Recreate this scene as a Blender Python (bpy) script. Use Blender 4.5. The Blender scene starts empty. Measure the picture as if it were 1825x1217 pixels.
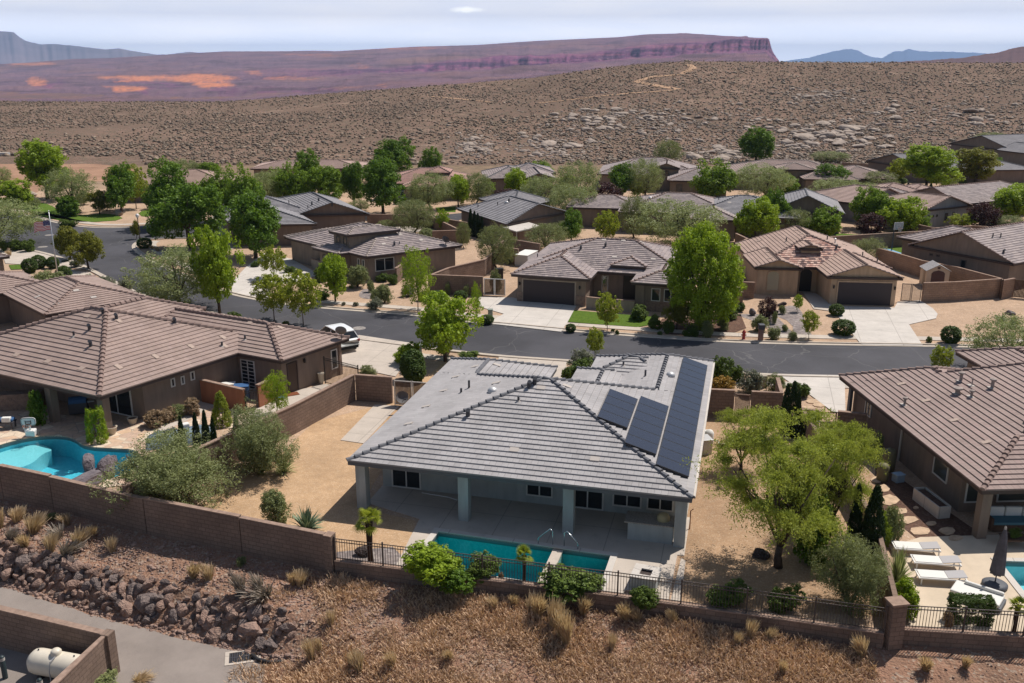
import bpy, bmesh, math, random
import numpy as np
from math import radians, sin, cos, tan, atan, atan2, hypot, pi, sqrt
from mathutils import Vector, Matrix, noise
from mathutils.geometry import delaunay_2d_cdt
RNG = random.Random(7); NR = np.random.RandomState(11)
SC = bpy.context.scene; COL = SC.collection
# ---------------------------------------------------------------- camera model (used to survey ground positions)
F = 1650.; CX = 912.5; CY = 608.5; YH = 110.; HC = 21.; PT = atan((CY-YH)/F)
def P(x, y, z=0.):
    u = (x-CX)/F; v = (y-CY)/F
    dy = cos(PT)-v*sin(PT); dz = -sin(PT)-v*cos(PT); t = (z-HC)/dz
    return (u*t, dy*t)
def ZY(X, Y, py):
    v = (py-CY)/F
    return HC-Y*(sin(PT)+v*cos(PT))/(cos(PT)-v*sin(PT))
def SCALE(X, Y, Z=0.): return F/(Y*cos(PT)+(HC-Z)*sin(PT))
# ---------------------------------------------------------------- materials
MATS = {}
def mat(name, col, rough=.85, spec=.3, metal=0., noise_s=None, noise_a=.15, bump=None, bump_s=20., bump_d=.02, col2=None, detail=4., coords='Object', transl=0., emis=None):
    if name in MATS: return MATS[name]
    m = bpy.data.materials.new(name); m.use_nodes = True; nt = m.node_tree; N = nt.nodes; L = nt.links
    b = N['Principled BSDF']; b.inputs['Base Color'].default_value = (*col, 1); b.inputs['Roughness'].default_value = rough
    b.inputs['Specular IOR Level'].default_value = spec; b.inputs['Metallic'].default_value = metal
    tc = N.new('ShaderNodeTexCoord')
    if noise_s:
        n = N.new('ShaderNodeTexNoise'); n.inputs['Scale'].default_value = noise_s; n.inputs['Detail'].default_value = detail; n.inputs['Roughness'].default_value = .6
        L.new(tc.outputs[coords], n.inputs['Vector'])
        r = N.new('ShaderNodeMapRange'); r.inputs[1].default_value = .3; r.inputs[2].default_value = .7; L.new(n.outputs['Fac'], r.inputs[0])
        mx = N.new('ShaderNodeMix'); mx.data_type = 'RGBA'
        c2 = col2 or tuple(c*(1-noise_a*2) for c in col); c1 = col if col2 else tuple(min(1, c*(1+noise_a)) for c in col)
        mx.inputs[6].default_value = (*c1, 1); mx.inputs[7].default_value = (*c2, 1)
        L.new(r.outputs[0], mx.inputs[0]); L.new(mx.outputs[2], b.inputs['Base Color'])
    if bump:
        n2 = N.new('ShaderNodeTexNoise'); n2.inputs['Scale'].default_value = bump_s; n2.inputs['Detail'].default_value = 3
        L.new(tc.outputs[coords], n2.inputs['Vector'])
        bp = N.new('ShaderNodeBump'); bp.inputs['Strength'].default_value = bump; bp.inputs['Distance'].default_value = bump_d
        L.new(n2.outputs['Fac'], bp.inputs['Height']); L.new(bp.outputs['Normal'], b.inputs['Normal'])
    if emis: b.inputs['Emission Color'].default_value = (*emis, 1); b.inputs['Emission Strength'].default_value = 1
    MATS[name] = m; return m
class NT:
    def __init__(s, m): s.nt = m.node_tree; s.N = s.nt.nodes; s.L = s.nt.links
    def math(s, op, a, b=None, c=None):
        n = s.N.new('ShaderNodeMath'); n.operation = op
        for i, v in enumerate((a, b, c)):
            if v is None: continue
            if isinstance(v, (int, float)): n.inputs[i].default_value = v
            else: s.L.new(v, n.inputs[i])
        return n.outputs[0]
    def mix(s, f, a, b, blend='MIX'):
        n = s.N.new('ShaderNodeMix'); n.data_type = 'RGBA'; n.blend_type = blend
        for i, v in ((0, f), (6, a), (7, b)):
            if isinstance(v, (int, float)): n.inputs[i].default_value = v
            elif isinstance(v, tuple): n.inputs[i].default_value = (*v, 1)
            else: s.L.new(v, n.inputs[i])
        return n.outputs[2]
    def noise(s, vec, sc, det=3., rough=.5):
        n = s.N.new('ShaderNodeTexNoise'); n.inputs['Scale'].default_value = sc; n.inputs['Detail'].default_value = det; n.inputs['Roughness'].default_value = rough
        if vec is not None: s.L.new(vec, n.inputs['Vector'])
        return n.outputs['Fac']
    def rng(s, v, a, b, c=0., d=1.):
        n = s.N.new('ShaderNodeMapRange')
        for i, q in ((1, a), (2, b), (3, c), (4, d)): n.inputs[i].default_value = q
        s.L.new(v, n.inputs[0]); return n.outputs[0]
    def bump(s, h, st, d, bsdf):
        n = s.N.new('ShaderNodeBump'); n.inputs['Strength'].default_value = st; n.inputs['Distance'].default_value = d
        s.L.new(h, n.inputs['Height']); s.L.new(n.outputs['Normal'], bsdf.inputs['Normal'])
    def tc(s, k):
        n = s.N.new('ShaderNodeTexCoord'); return n.outputs[k]
    def sep(s, v):
        n = s.N.new('ShaderNodeSeparateXYZ'); s.L.new(v, n.inputs[0]); return n.outputs
    def comb(s, x, y, z=0.):
        n = s.N.new('ShaderNodeCombineXYZ')
        for i, v in enumerate((x, y, z)):
            if isinstance(v, (int, float)): n.inputs[i].default_value = v
            else: s.L.new(v, n.inputs[i])
        return n.outputs[0]
def tile_mat(name, c1, c2, c3=None, w=.33, wave=0., rough=.75, joint=.25):
    k = 1.22; c1 = tuple(x*k for x in c1); c2 = tuple(x*k for x in c2); c3 = tuple(x*k for x in c3) if c3 else None
    # concrete roof tile: u runs along the eave in metres, v counts courses
    m = mat(name, c1, rough, .25); t = NT(m); b = t.N['Principled BSDF']
    uv = t.sep(t.tc('UV')); row = t.math('FLOOR', uv[1])
    off = t.math('MULTIPLY', t.math('MODULO', row, 2.), .5)
    uu = t.math('ADD', t.math('DIVIDE', uv[0], w), off); cid = t.math('FLOOR', uu); fr = t.math('FRACT', uu)
    wn = t.N.new('ShaderNodeTexWhiteNoise'); wn.noise_dimensions = '2D'; t.L.new(t.comb(cid, row), wn.inputs['Vector'])
    f = t.rng(wn.outputs['Value'], 0, 1)
    c = t.mix(f, c1, c2)
    if c3: c = t.mix(t.math('GREATER_THAN', wn.outputs['Value'], .72), c, c3)
    big = t.rng(t.noise(t.tc('Object'), .6, 4), .3, .7, .86, 1.08)
    gr = t.rng(t.noise(t.tc('Object'), 30, 2), .3, .7, .9, 1.08)
    c = t.mix(1., c, t.comb(big, big, big), 'MULTIPLY'); c = t.mix(1., c, t.comb(gr, gr, gr), 'MULTIPLY')
    e = t.math('MINIMUM', fr, t.math('SUBTRACT', 1., fr)); j = t.rng(e, 0., .06, 1-joint, 1.)
    c = t.mix(1., c, t.comb(j, j, j), 'MULTIPLY')
    t.L.new(c, b.inputs['Base Color'])
    h = t.math('MULTIPLY', t.rng(e, 0., .08), .5)
    if wave: h = t.math('ADD', h, t.math('MULTIPLY', t.math('ABSOLUTE', t.math('SINE', t.math('MULTIPLY', uv[0], pi/(w*.5)))), wave))
    t.bump(h, .6, .03, b)
    return m
def stucco(name, col):
    m = mat(name, col, .93, .1); t = NT(m); b = t.N['Principled BSDF']; o = t.tc('Object'); mp = t.N.new('ShaderNodeMapping'); mp.inputs['Scale'].default_value = (3, 3, .5); t.L.new(o, mp.inputs[0])
    g = t.rng(t.noise(mp.outputs[0], 1, 5, .6), .3, .7, .84, 1.08); g2 = t.rng(t.noise(o, .8, 4), .3, .7, .93, 1.06); c = t.mix(1., col, t.comb(g, g, g), 'MULTIPLY'); c = t.mix(1., c, t.comb(g2, g2, g2), 'MULTIPLY'); t.L.new(c, b.inputs['Base Color']); t.bump(t.noise(o, 60, 2), .35, .01, b); return m
def slab_mat(name, col, sp=2.6, rot=.25):
    m = mat(name, col, .9, .2); t = NT(m); b = t.N['Principled BSDF']; o = t.tc('Object'); mp = t.N.new('ShaderNodeMapping'); mp.inputs['Rotation'].default_value = (0, 0, rot); t.L.new(o, mp.inputs[0]); s = t.sep(mp.outputs[0])
    l = None
    for i in (0, 1):
        f = t.math('ABSOLUTE', t.math('SUBTRACT', t.math('FRACT', t.math('DIVIDE', s[i], sp)), .5)); q = t.math('GREATER_THAN', f, .5-.022/sp); l = q if l is None else t.math('MAXIMUM', l, q)
    g = t.rng(t.noise(o, .5, 6, .65), .3, .7, .86, 1.08); st = t.rng(t.noise(o, 1.7, 5, .7), .56, .75, 1., .8); g3 = t.rng(t.noise(o, 35, 2), .3, .7, .94, 1.05); c = col
    for k in (g, st, g3): c = t.mix(1., c, t.comb(k, k, k), 'MULTIPLY')
    t.L.new(t.mix(t.math('MULTIPLY', l, .5), c, (.2, .17, .15)), b.inputs['Base Color']); t.bump(t.noise(o, 30, 2), .1, .02, b); return m
def block_mat(name, c1, c2, mortar):
    m = mat(name, c1, .95, .1); t = NT(m); b = t.N['Principled BSDF']
    uv = t.N.new('ShaderNodeTexBrick'); t.L.new(t.tc('UV'), uv.inputs['Vector'])
    uv.inputs['Scale'].default_value = 1.; uv.inputs['Brick Width'].default_value = .4; uv.inputs['Row Height'].default_value = .2; uv.inputs['Mortar Size'].default_value = .012; uv.inputs['Bias'].default_value = 0.
    uv.inputs['Color1'].default_value = (*c1, 1); uv.inputs['Color2'].default_value = (*c2, 1); uv.inputs['Mortar'].default_value = (*mortar, 1)
    g = t.rng(t.noise(t.tc('Object'), .8, 5), .3, .7, .82, 1.12); g2 = t.rng(t.noise(t.tc('Object'), 25, 3), .3, .7, .85, 1.12)
    c = t.mix(1., uv.outputs['Color'], t.comb(g, g, g), 'MULTIPLY'); c = t.mix(1., c, t.comb(g2, g2, g2), 'MULTIPLY')
    t.L.new(c, b.inputs['Base Color'])
    t.bump(t.math('SUBTRACT', t.math('MULTIPLY', t.noise(t.tc('Object'), 18, 3), .5), uv.outputs['Fac']), .7, .02, b)
    return m
def gravel_mat(name, a, b_, c_, sc=9.):
    m = mat(name, a, .95, .1); t = NT(m); b = t.N['Principled BSDF']; o = t.tc('Object')
    v = t.N.new('ShaderNodeTexVoronoi'); v.inputs['Scale'].default_value = sc; t.L.new(o, v.inputs['Vector'])
    s = t.sep(v.outputs['Color'])
    c = t.mix(s[0], a, b_); c = t.mix(t.math('MULTIPLY', t.math('GREATER_THAN', s[1], .85), .6), c, c_)
    g = t.rng(t.noise(o, .35, 5, .6), .3, .7, .84, 1.12); g3 = t.rng(t.noise(o, 2.2, 4, .6), .3, .7, .88, 1.08)
    c = t.mix(1., c, t.comb(g, g, g), 'MULTIPLY'); c = t.mix(1., c, t.comb(g3, g3, g3), 'MULTIPLY')
    t.L.new(c, b.inputs['Base Color']); t.bump(v.outputs['Distance'], .4, .02, b); return m
def leaf_mat(name, c1, c2, tr=.35):
    m = mat(name, c1, .55, .25); t = NT(m); b = t.N['Principled BSDF']
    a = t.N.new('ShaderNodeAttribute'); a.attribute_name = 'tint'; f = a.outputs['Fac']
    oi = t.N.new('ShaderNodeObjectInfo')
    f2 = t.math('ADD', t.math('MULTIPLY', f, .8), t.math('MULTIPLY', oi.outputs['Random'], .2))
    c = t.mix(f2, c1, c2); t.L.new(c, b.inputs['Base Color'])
    tl = t.N.new('ShaderNodeBsdfTranslucent'); t.L.new(t.mix(.35, c, (c2[0]*1.3, c2[1]*1.3, c2[2]*.5)), tl.inputs['Color'])
    ms = t.N.new('ShaderNodeMixShader'); ms.inputs[0].default_value = tr
    t.L.new(b.outputs[0], ms.inputs[1]); t.L.new(tl.outputs[0], ms.inputs[2]); t.L.new(ms.outputs[0], t.N['Material Output'].inputs['Surface'])
    return m
# ---------------------------------------------------------------- mesh builder
class MB:
    def __init__(s): s.v = []; s.f = []; s.m = []; s.uv = []
    def face(s, pts, mi=0, uv=None):
        k = len(s.v); s.v += [tuple(p) for p in pts]; s.f.append(tuple(range(k, k+len(pts)))); s.m.append(mi)
        s.uv.append(uv or [(0, 0)]*len(pts))
    def mesh(s, vs, fs, mi=0):
        k = len(s.v); s.v += [tuple(p) for p in vs]
        for f in fs: s.f.append(tuple(i+k for i in f)); s.m.append(mi); s.uv.append([(0, 0)]*len(f))
    def box(s, x0, x1, y0, y1, z0, z1, mi=0, T=None):
        c = [(x0, y0, z0), (x1, y0, z0), (x1, y1, z0), (x0, y1, z0), (x0, y0, z1), (x1, y0, z1), (x1, y1, z1), (x0, y1, z1)]
        if T: c = [T(*q) for q in c]
        s.mesh(c, [(3, 2, 1, 0), (4, 5, 6, 7), (0, 1, 5, 4), (1, 2, 6, 5), (2, 3, 7, 6), (3, 0, 4, 7)], mi)
    def cbox(s, c, d, rz=0., mi=0, rx=0., ry=0.):
        M = Matrix.Translation(c) @ Matrix.Rotation(rz, 4, 'Z') @ Matrix.Rotation(ry, 4, 'Y') @ Matrix.Rotation(rx, 4, 'X')
        T = lambda x, y, z: tuple(M @ Vector((x, y, z)))
        s.box(-d[0]/2, d[0]/2, -d[1]/2, d[1]/2, -d[2]/2, d[2]/2, mi, T)
    def prism(s, poly, z0, z1, mi=0):
        n = len(poly); a = sum(poly[i][0]*poly[(i+1) % n][1]-poly[(i+1) % n][0]*poly[i][1] for i in range(n))
        if a < 0: poly = poly[::-1]
        s.mesh([(x, y, z0) for x, y in poly]+[(x, y, z1) for x, y in poly], [tuple(range(n-1, -1, -1)), tuple(range(n, 2*n))]+[(i, (i+1) % n, n+(i+1) % n, n+i) for i in range(n)], mi)
    def tube(s, pts, rad, n=6, mi=0, cap=True):
        pts = [Vector(p) for p in pts]; rad = rad if hasattr(rad, '__len__') else [rad]*len(pts); rings = []; vs = []
        for i, p in enumerate(pts):
            d = (pts[min(i+1, len(pts)-1)]-pts[max(i-1, 0)]); d = d.normalized() if d.length > 1e-9 else Vector((0, 0, 1))
            u = d.orthogonal() if i == 0 else (pu - d*pu.dot(d))
            u.normalize(); pu = u; w = d.cross(u)
            for k in range(n): a = 2*pi*k/n; vs.append(p+(u*cos(a)+w*sin(a))*rad[i])
        fs = []
        for i in range(len(pts)-1):
            for k in range(n): fs.append((i*n+k, i*n+(k+1) % n, (i+1)*n+(k+1) % n, (i+1)*n+k))
        if cap: fs.append(tuple(range(n-1, -1, -1))); fs.append(tuple(range((len(pts)-1)*n, len(pts)*n)))
        s.mesh(vs, fs, mi)
    def lathe(s, prof, n=16, c=(0, 0, 0), mi=0, axis='z'):
        vs = []; fs = []
        for r, z in prof:
            for k in range(n):
                a = 2*pi*k/n; q = (r*cos(a), r*sin(a), z)
                if axis == 'x': q = (z, r*cos(a), r*sin(a))
                vs.append((q[0]+c[0], q[1]+c[1], q[2]+c[2]))
        for i in range(len(prof)-1):
            for k in range(n): fs.append((i*n+k, i*n+(k+1) % n, (i+1)*n+(k+1) % n, (i+1)*n+k))
        s.mesh(vs, fs, mi)
    def build(s, name, mats, parent=None, loc=(0, 0, 0), smooth=False, bevel=0.):
        me = bpy.data.meshes.new(name); me.from_pydata(s.v, [], s.f); me.update()
        if not isinstance(mats, (list, tuple)): mats = [mats]
        for m in mats: me.materials.append(m)
        me.polygons.foreach_set('material_index', s.m)
        if any(u[0] != (0, 0) or (len(u) > 1 and u[1] != (0, 0)) for u in s.uv):
            uvl = me.uv_layers.new(name='UVMap'); fl = [c for u in s.uv for q in u for c in q]; uvl.data.foreach_set('uv', fl)
        if smooth: me.polygons.foreach_set('use_smooth', [True]*len(s.f))
        o = bpy.data.objects.new(name, me); o.location = loc; COL.objects.link(o)
        if parent: o.parent = parent
        if bevel: b = o.modifiers.new('b', 'BEVEL'); b.width = bevel; b.segments = 2; b.limit_method = 'ANGLE'
        return o
def npmesh(name, V, Fq, tint, mats, parent=None, loc=(0, 0, 0), midx=None):
    me = bpy.data.meshes.new(name); n = Fq.shape[1]
    me.vertices.add(len(V)); me.vertices.foreach_set('co', V.astype(np.float32).ravel())
    me.loops.add(Fq.size); me.loops.foreach_set('vertex_index', Fq.astype(np.int32).ravel())
    me.polygons.add(len(Fq)); me.polygons.foreach_set('loop_start', np.arange(0, Fq.size, n, dtype=np.int32)); me.polygons.foreach_set('loop_total', np.full(len(Fq), n, dtype=np.int32))
    if midx is not None: me.polygons.foreach_set('material_index', midx.astype(np.int32))
    me.update(calc_edges=True)
    if tint is not None:
        a = me.attributes.new('tint', 'FLOAT', 'FACE'); a.data.foreach_set('value', tint.astype(np.float32))
    for m in (mats if isinstance(mats, (list, tuple)) else [mats]): me.materials.append(m)
    o = bpy.data.objects.new(name, me); o.location = loc; COL.objects.link(o)
    if parent: o.parent = parent
    return o
def empty(name, loc=(0, 0, 0), rz=0.):
    o = bpy.data.objects.new(name, None); o.location = loc; o.rotation_euler = (0, 0, rz); o.empty_display_size = .3; COL.objects.link(o); return o
def tag(o, label=None, cat=None, group=None, kind=None):
    if label: o['label'] = label
    if cat: o['category'] = cat
    if group: o['group'] = group
    if kind: o['kind'] = kind
    return o
def copy_tree(o, parent=None):
    c = o.copy(); COL.objects.link(c)
    if parent: c.parent = parent
    for ch in o.children: copy_tree(ch, c)
    return c
def patch(name, poly, z, m, holes=(), parent=None, uvs=False, thick=0.):
    # a flat sheet (optionally a slab) with holes, triangulated
    vs = []; es = []
    for loop in [poly]+list(holes):
        k = len(vs); n = len(loop); vs += [Vector(q[:2]) for q in loop]; es += [(k+i, k+(i+1) % n) for i in range(n)]
    r = delaunay_2d_cdt(vs, es, [], 0, 1e-5)
    V, Fc = r[0], r[2]; keep = []
    def inside(p, lp):
        c = False; n = len(lp)
        for i in range(n):
            a, b = lp[i], lp[(i+1) % n]
            if (a[1] > p.y) != (b[1] > p.y) and p.x < (b[0]-a[0])*(p.y-a[1])/(b[1]-a[1])+a[0]: c = not c
        return c
    for f in Fc:
        g = sum((V[i] for i in f), Vector((0, 0)))/len(f)
        if inside(g, poly) and not any(inside(g, h) for h in holes):
            ar = sum(V[f[i]].x*V[f[(i+1) % len(f)]].y-V[f[(i+1) % len(f)]].x*V[f[i]].y for i in range(len(f)))
            keep.append(f if ar > 0 else f[::-1])
    mb = MB(); mb.mesh([(p.x, p.y, z) for p in V], keep)
    if thick:
        for lp in [poly]+list(holes):
            n = len(lp)
            for i in range(n): a, b = lp[i], lp[(i+1) % n]; mb.face([(a[0], a[1], z), (a[0], a[1], z-thick), (b[0], b[1], z-thick), (b[0], b[1], z)])
    o = mb.build(name, m, parent)
    return o
def pxpoly(pts, z=0.): return [P(x, y, z) for x, y in pts]
def smooth_line(pts, it=2, closed=False):
    for _ in range(it):
        out = []; n = len(pts)
        rng = range(n) if closed else range(n-1)
        if not closed: out.append(pts[0])
        for i in rng:
            a, b = pts[i], pts[(i+1) % n]
            out += [(a[0]*.75+b[0]*.25, a[1]*.75+b[1]*.25), (a[0]*.25+b[0]*.75, a[1]*.25+b[1]*.75)]
        if not closed: out.append(pts[-1])
        pts = out
    return pts
def offset_line(pts, d):
    out = []
    for i, p in enumerate(pts):
        a = pts[max(i-1, 0)]; b = pts[min(i+1, len(pts)-1)]; dx, dy = b[0]-a[0], b[1]-a[1]; l = hypot(dx, dy) or 1
        out.append((p[0]-dy/l*d, p[1]+dx/l*d))
    return out
def ribbon(mb, pts, d0, d1, z0, z1, mi=0):
    a = offset_line(pts, d0); b = offset_line(pts, d1)
    for i in range(len(pts)-1):
        T = [a[i], a[i+1], b[i+1], b[i]]
        mb.face([(q[0], q[1], z1) for q in (T if d1 > d0 else T[::-1])], mi)
        for (u, w) in ((a[i], a[i+1]), (b[i+1], b[i])): mb.face([(u[0], u[1], z0), (w[0], w[1], z0), (w[0], w[1], z1), (u[0], u[1], z1)], mi)
# ================================================================ PALETTE
GRAVEL = gravel_mat('tan_gravel', (.50, .345, .235), (.40, .275, .19), (.60, .47, .36), 20)
GRAVEL2 = gravel_mat('orange_gravel', (.52, .345, .205), (.44, .285, .165), (.62, .46, .32), 24)
RIVER = gravel_mat('grey_river_rock', (.30, .25, .23), (.20, .17, .165), (.42, .37, .34), 5)
BARK = gravel_mat('brown_bark_mulch', (.15, .085, .06), (.10, .06, .045), (.2, .13, .1), 12)
CONC = slab_mat('concrete', (.52, .45, .385))
CONC_W = slab_mat('white_concrete', (.58, .53, .48), 3.1)
KERB = mat('kerb_concrete', (.50, .43, .36), .9, .2, noise_s=1.5, noise_a=.08)
LAWN = mat('lawn_grass', (.125, .195, .026), .9, .1, noise_s=3., noise_a=.2, col2=(.09, .155, .022), bump=1., bump_s=40, bump_d=.06)
FLAG = None
def make_special():
    global ASPH, PAVER, PATH, DIRT, SCRUB, PLAIN, CLIFF, SUNLIT, FARBLUE, FARMESA, DARKHILL, FLAGST
    m = ASPH = mat('asphalt', (.05, .05, .055), .85, .35); t = NT(m); b = t.N['Principled BSDF']; o = t.tc('Object')
    v = t.noise(o, .12, 5, .6); g = t.rng(v, .35, .65, .72, 1.3); g2 = t.rng(t.noise(o, 60, 2), .3, .7, .75, 1.25)
    c = t.mix(1., (.060, .058, .066), t.comb(g, g, g), 'MULTIPLY'); c = t.mix(1., c, t.comb(g2, g2, g2), 'MULTIPLY')
    vo = t.N.new('ShaderNodeTexVoronoi'); vo.feature = 'DISTANCE_TO_EDGE'; vo.inputs['Scale'].default_value = .16
    wv = t.N.new('ShaderNodeVectorMath'); wv.operation = 'ADD'; nn = t.N.new('ShaderNodeTexNoise'); nn.inputs['Scale'].default_value = .5; t.L.new(o, nn.inputs['Vector']); t.L.new(o, wv.inputs[0]); t.L.new(nn.outputs['Color'], wv.inputs[1]); t.L.new(wv.outputs[0], vo.inputs['Vector'])
    cr = t.math('LESS_THAN', vo.outputs['Distance'], .004); c = t.mix(t.math('MULTIPLY', cr, .28), c, (.2, .19, .18))
    t.L.new(c, b.inputs['Base Color']); t.bump(t.noise(o, 80, 2), .3, .01, b)
    m = PATH = mat('worn_asphalt_path', (.25, .22, .20), .9, .2); t = NT(m); b = t.N['Principled BSDF']; o = t.tc('Object')
    g = t.rng(t.noise(o, .6, 5, .6), .3, .7, .85, 1.12); g2 = t.rng(t.noise(o, 70, 2), .3, .7, .8, 1.2)
    c = t.mix(1., (.265, .225, .20), t.comb(g, g, g), 'MULTIPLY'); c = t.mix(1., c, t.comb(g2, g2, g2), 'MULTIPLY'); t.L.new(c, b.inputs['Base Color']); t.bump(t.noise(o, 60, 2), .4, .01, b)
    m = DIRT = mat('red_brown_dirt', (.28, .16, .11), .95, .1); t = NT(m); b = t.N['Principled BSDF']; o = t.tc('Object')
    c = t.mix(t.rng(t.noise(o, .9, 6, .65), .38, .62), (.36, .205, .14), (.27, .165, .115)); c = t.mix(t.rng(t.noise(o, 6, 4, .6), .55, .7), c, (.36, .25, .18))
    vv = t.N.new('ShaderNodeTexVoronoi'); vv.inputs['Scale'].default_value = 9; t.L.new(o, vv.inputs['Vector']); ss = t.sep(vv.outputs['Color'])
    c = t.mix(t.math('MULTIPLY', t.math('GREATER_THAN', ss[0], .85), .7), c, (.42, .33, .26)); t.L.new(c, b.inputs['Base Color']); t.bump(t.math('ADD', t.noise(o, 7, 5, .7), t.math('MULTIPLY', vv.outputs['Distance'], .5)), .9, .12, b)
    m = SCRUB = mat('scrub_hill_soil', (.25, .17, .12), .95, .05); t = NT(m); b = t.N['Principled BSDF']; o = t.tc('Object')
    c = t.mix(t.rng(t.noise(o, .02, 6, .6), .35, .65), (.27, .17, .13), (.195, .125, .098)); c = t.mix(t.rng(t.noise(o, .5, 4, .7), .45, .62), c, (.15, .12, .085))
    c = t.mix(t.rng(t.noise(o, .09, 4, .6), .58, .72), c, (.36, .25, .19)); c = t.mix(t.rng(t.noise(o, 1.6, 3, .6), .48, .6, 0, .6), c, (.10, .085, .06)); gm = t.N.new('ShaderNodeMapping'); gm.inputs['Scale'].default_value = (.03, .008, .01); gm.inputs['Rotation'].default_value = (0, 0, .5); t.L.new(o, gm.inputs[0]); c = t.mix(t.rng(t.noise(gm.outputs[0], 1, 6, .6), .5, .62, 0, .4), c, (.14, .10, .075)); t.L.new(c, b.inputs['Base Color']); t.bump(t.noise(o, 1.2, 4, .7), .8, .4, b)
    for nm, ca, cb, cc, s in (('plain', (.23, .115, .10), (.155, .095, .085), (.36, .16, .10), .004), ('cliff', (.26, .085, .095), (.165, .06, .08), (.32, .13, .12), .008), ('sunlit', (.70, .235, .09), (.58, .19, .08), (.42, .17, .10), .01)):  # last entry: plain with sunlight put into its colour as orange
        m = mat('red_'+nm+'_rock', ca, .95, .05); t = NT(m); b = t.N['Principled BSDF']; o = t.tc('Object')
        c = t.mix(t.rng(t.noise(o, s, 8, .7), .38, .6), ca, cb); c = t.mix(t.rng(t.noise(o, s*4, 6, .7), .55, .68), c, cc)
        if nm != 'sunlit':
            sz = t.sep(o); st = t.math('SINE', t.math('ADD', t.math('MULTIPLY', sz[2], .33), t.math('MULTIPLY', t.noise(o, .002, 3), 9)))
            c = t.mix(t.rng(st, .3, 1, 0, .45 if nm == 'cliff' else .12), c, cb)
        sp = t.noise(o, .06, 2); c = t.mix(t.rng(sp, .55, .7, 0, .55), c, (.12, .09, .065))
        t.L.new(c, b.inputs['Base Color']); t.bump(t.noise(o, .02, 6, .7), .8, 12, b)
        if nm == 'plain': PLAIN = m
        elif nm == 'cliff': CLIFF = m
        else: SUNLIT = m
    FARBLUE = mat('haze_blue_mountain', (.14, .19, .34), .95, .05, noise_s=.0006, noise_a=.1)  # air haze is put into the mountain colour as blue
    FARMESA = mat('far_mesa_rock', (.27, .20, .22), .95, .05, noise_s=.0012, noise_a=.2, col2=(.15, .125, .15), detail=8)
    DARKHILL = mat('dark_basalt_hill', (.10, .06, .06), .95, .05, noise_s=.02, noise_a=.2, col2=(.16, .085, .08), detail=8)
    m = FLAGST = mat('flagstone_paving', (.60, .42, .29), .85, .25); t = NT(m); b = t.N['Principled BSDF']; o = t.tc('Object')
    v1 = t.N.new('ShaderNodeTexVoronoi'); v1.inputs['Scale'].default_value = 1.6; t.L.new(o, v1.inputs['Vector']); v2 = t.N.new('ShaderNodeTexVoronoi'); v2.feature = 'DISTANCE_TO_EDGE'; v2.inputs['Scale'].default_value = 1.6; t.L.new(o, v2.inputs['Vector'])
    s = t.sep(v1.outputs['Color']); c = t.mix(s[0], (.62, .43, .29), (.50, .36, .28)); c = t.mix(t.math('GREATER_THAN', s[1], .7), c, (.66, .53, .40)); g = t.rng(t.noise(o, 4, 4), .3, .7, .85, 1.1)
    c = t.mix(1., c, t.comb(g, g, g), 'MULTIPLY'); c = t.mix(t.math('LESS_THAN', v2.outputs['Distance'], .02), c, (.33, .27, .22)); t.L.new(c, b.inputs['Base Color'])
make_special()
WATER = bpy.data.materials.new('pool_water'); WATER.use_nodes = True
def mk_water():
    t = NT(WATER); t.N.remove(t.N['Principled BSDF']); out = t.N['Material Output']
    tr = t.N.new('ShaderNodeBsdfTransparent'); tr.inputs['Color'].default_value = (.62, .93, .95, 1)
    gl = t.N.new('ShaderNodeBsdfGlossy'); gl.inputs['Roughness'].default_value = .04
    fr = t.N.new('ShaderNodeFresnel'); fr.inputs['IOR'].default_value = 1.33; ms = t.N.new('ShaderNodeMixShader')
    n = t.noise(t.tc('Object'), 3., 3); bp = t.N.new('ShaderNodeBump'); bp.inputs['Strength'].default_value = .25; bp.inputs['Distance'].default_value = .04; t.L.new(n, bp.inputs['Height']); t.L.new(bp.outputs[0], gl.inputs['Normal']); t.L.new(bp.outputs[0], fr.inputs['Normal'])
    t.L.new(fr.outputs[0], ms.inputs[0]); t.L.new(tr.outputs[0], ms.inputs[1]); t.L.new(gl.outputs[0], ms.inputs[2]); t.L.new(ms.outputs[0], out.inputs['Surface'])
mk_water()
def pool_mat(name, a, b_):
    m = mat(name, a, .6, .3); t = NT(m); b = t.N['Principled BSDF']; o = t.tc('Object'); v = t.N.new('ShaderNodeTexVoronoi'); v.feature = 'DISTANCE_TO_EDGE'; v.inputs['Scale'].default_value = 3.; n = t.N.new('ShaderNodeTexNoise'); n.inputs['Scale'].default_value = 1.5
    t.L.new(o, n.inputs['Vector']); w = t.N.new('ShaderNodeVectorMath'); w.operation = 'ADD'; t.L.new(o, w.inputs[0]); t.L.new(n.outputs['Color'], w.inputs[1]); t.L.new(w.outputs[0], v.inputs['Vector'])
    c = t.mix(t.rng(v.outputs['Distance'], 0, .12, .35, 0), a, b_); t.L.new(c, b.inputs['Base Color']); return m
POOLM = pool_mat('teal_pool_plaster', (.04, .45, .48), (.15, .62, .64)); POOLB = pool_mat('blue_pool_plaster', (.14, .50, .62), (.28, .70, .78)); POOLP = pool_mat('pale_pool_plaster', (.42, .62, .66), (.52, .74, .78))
POOLT = mat('pool_edge_tile', (.10, .13, .14), .4, .5)
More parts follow.
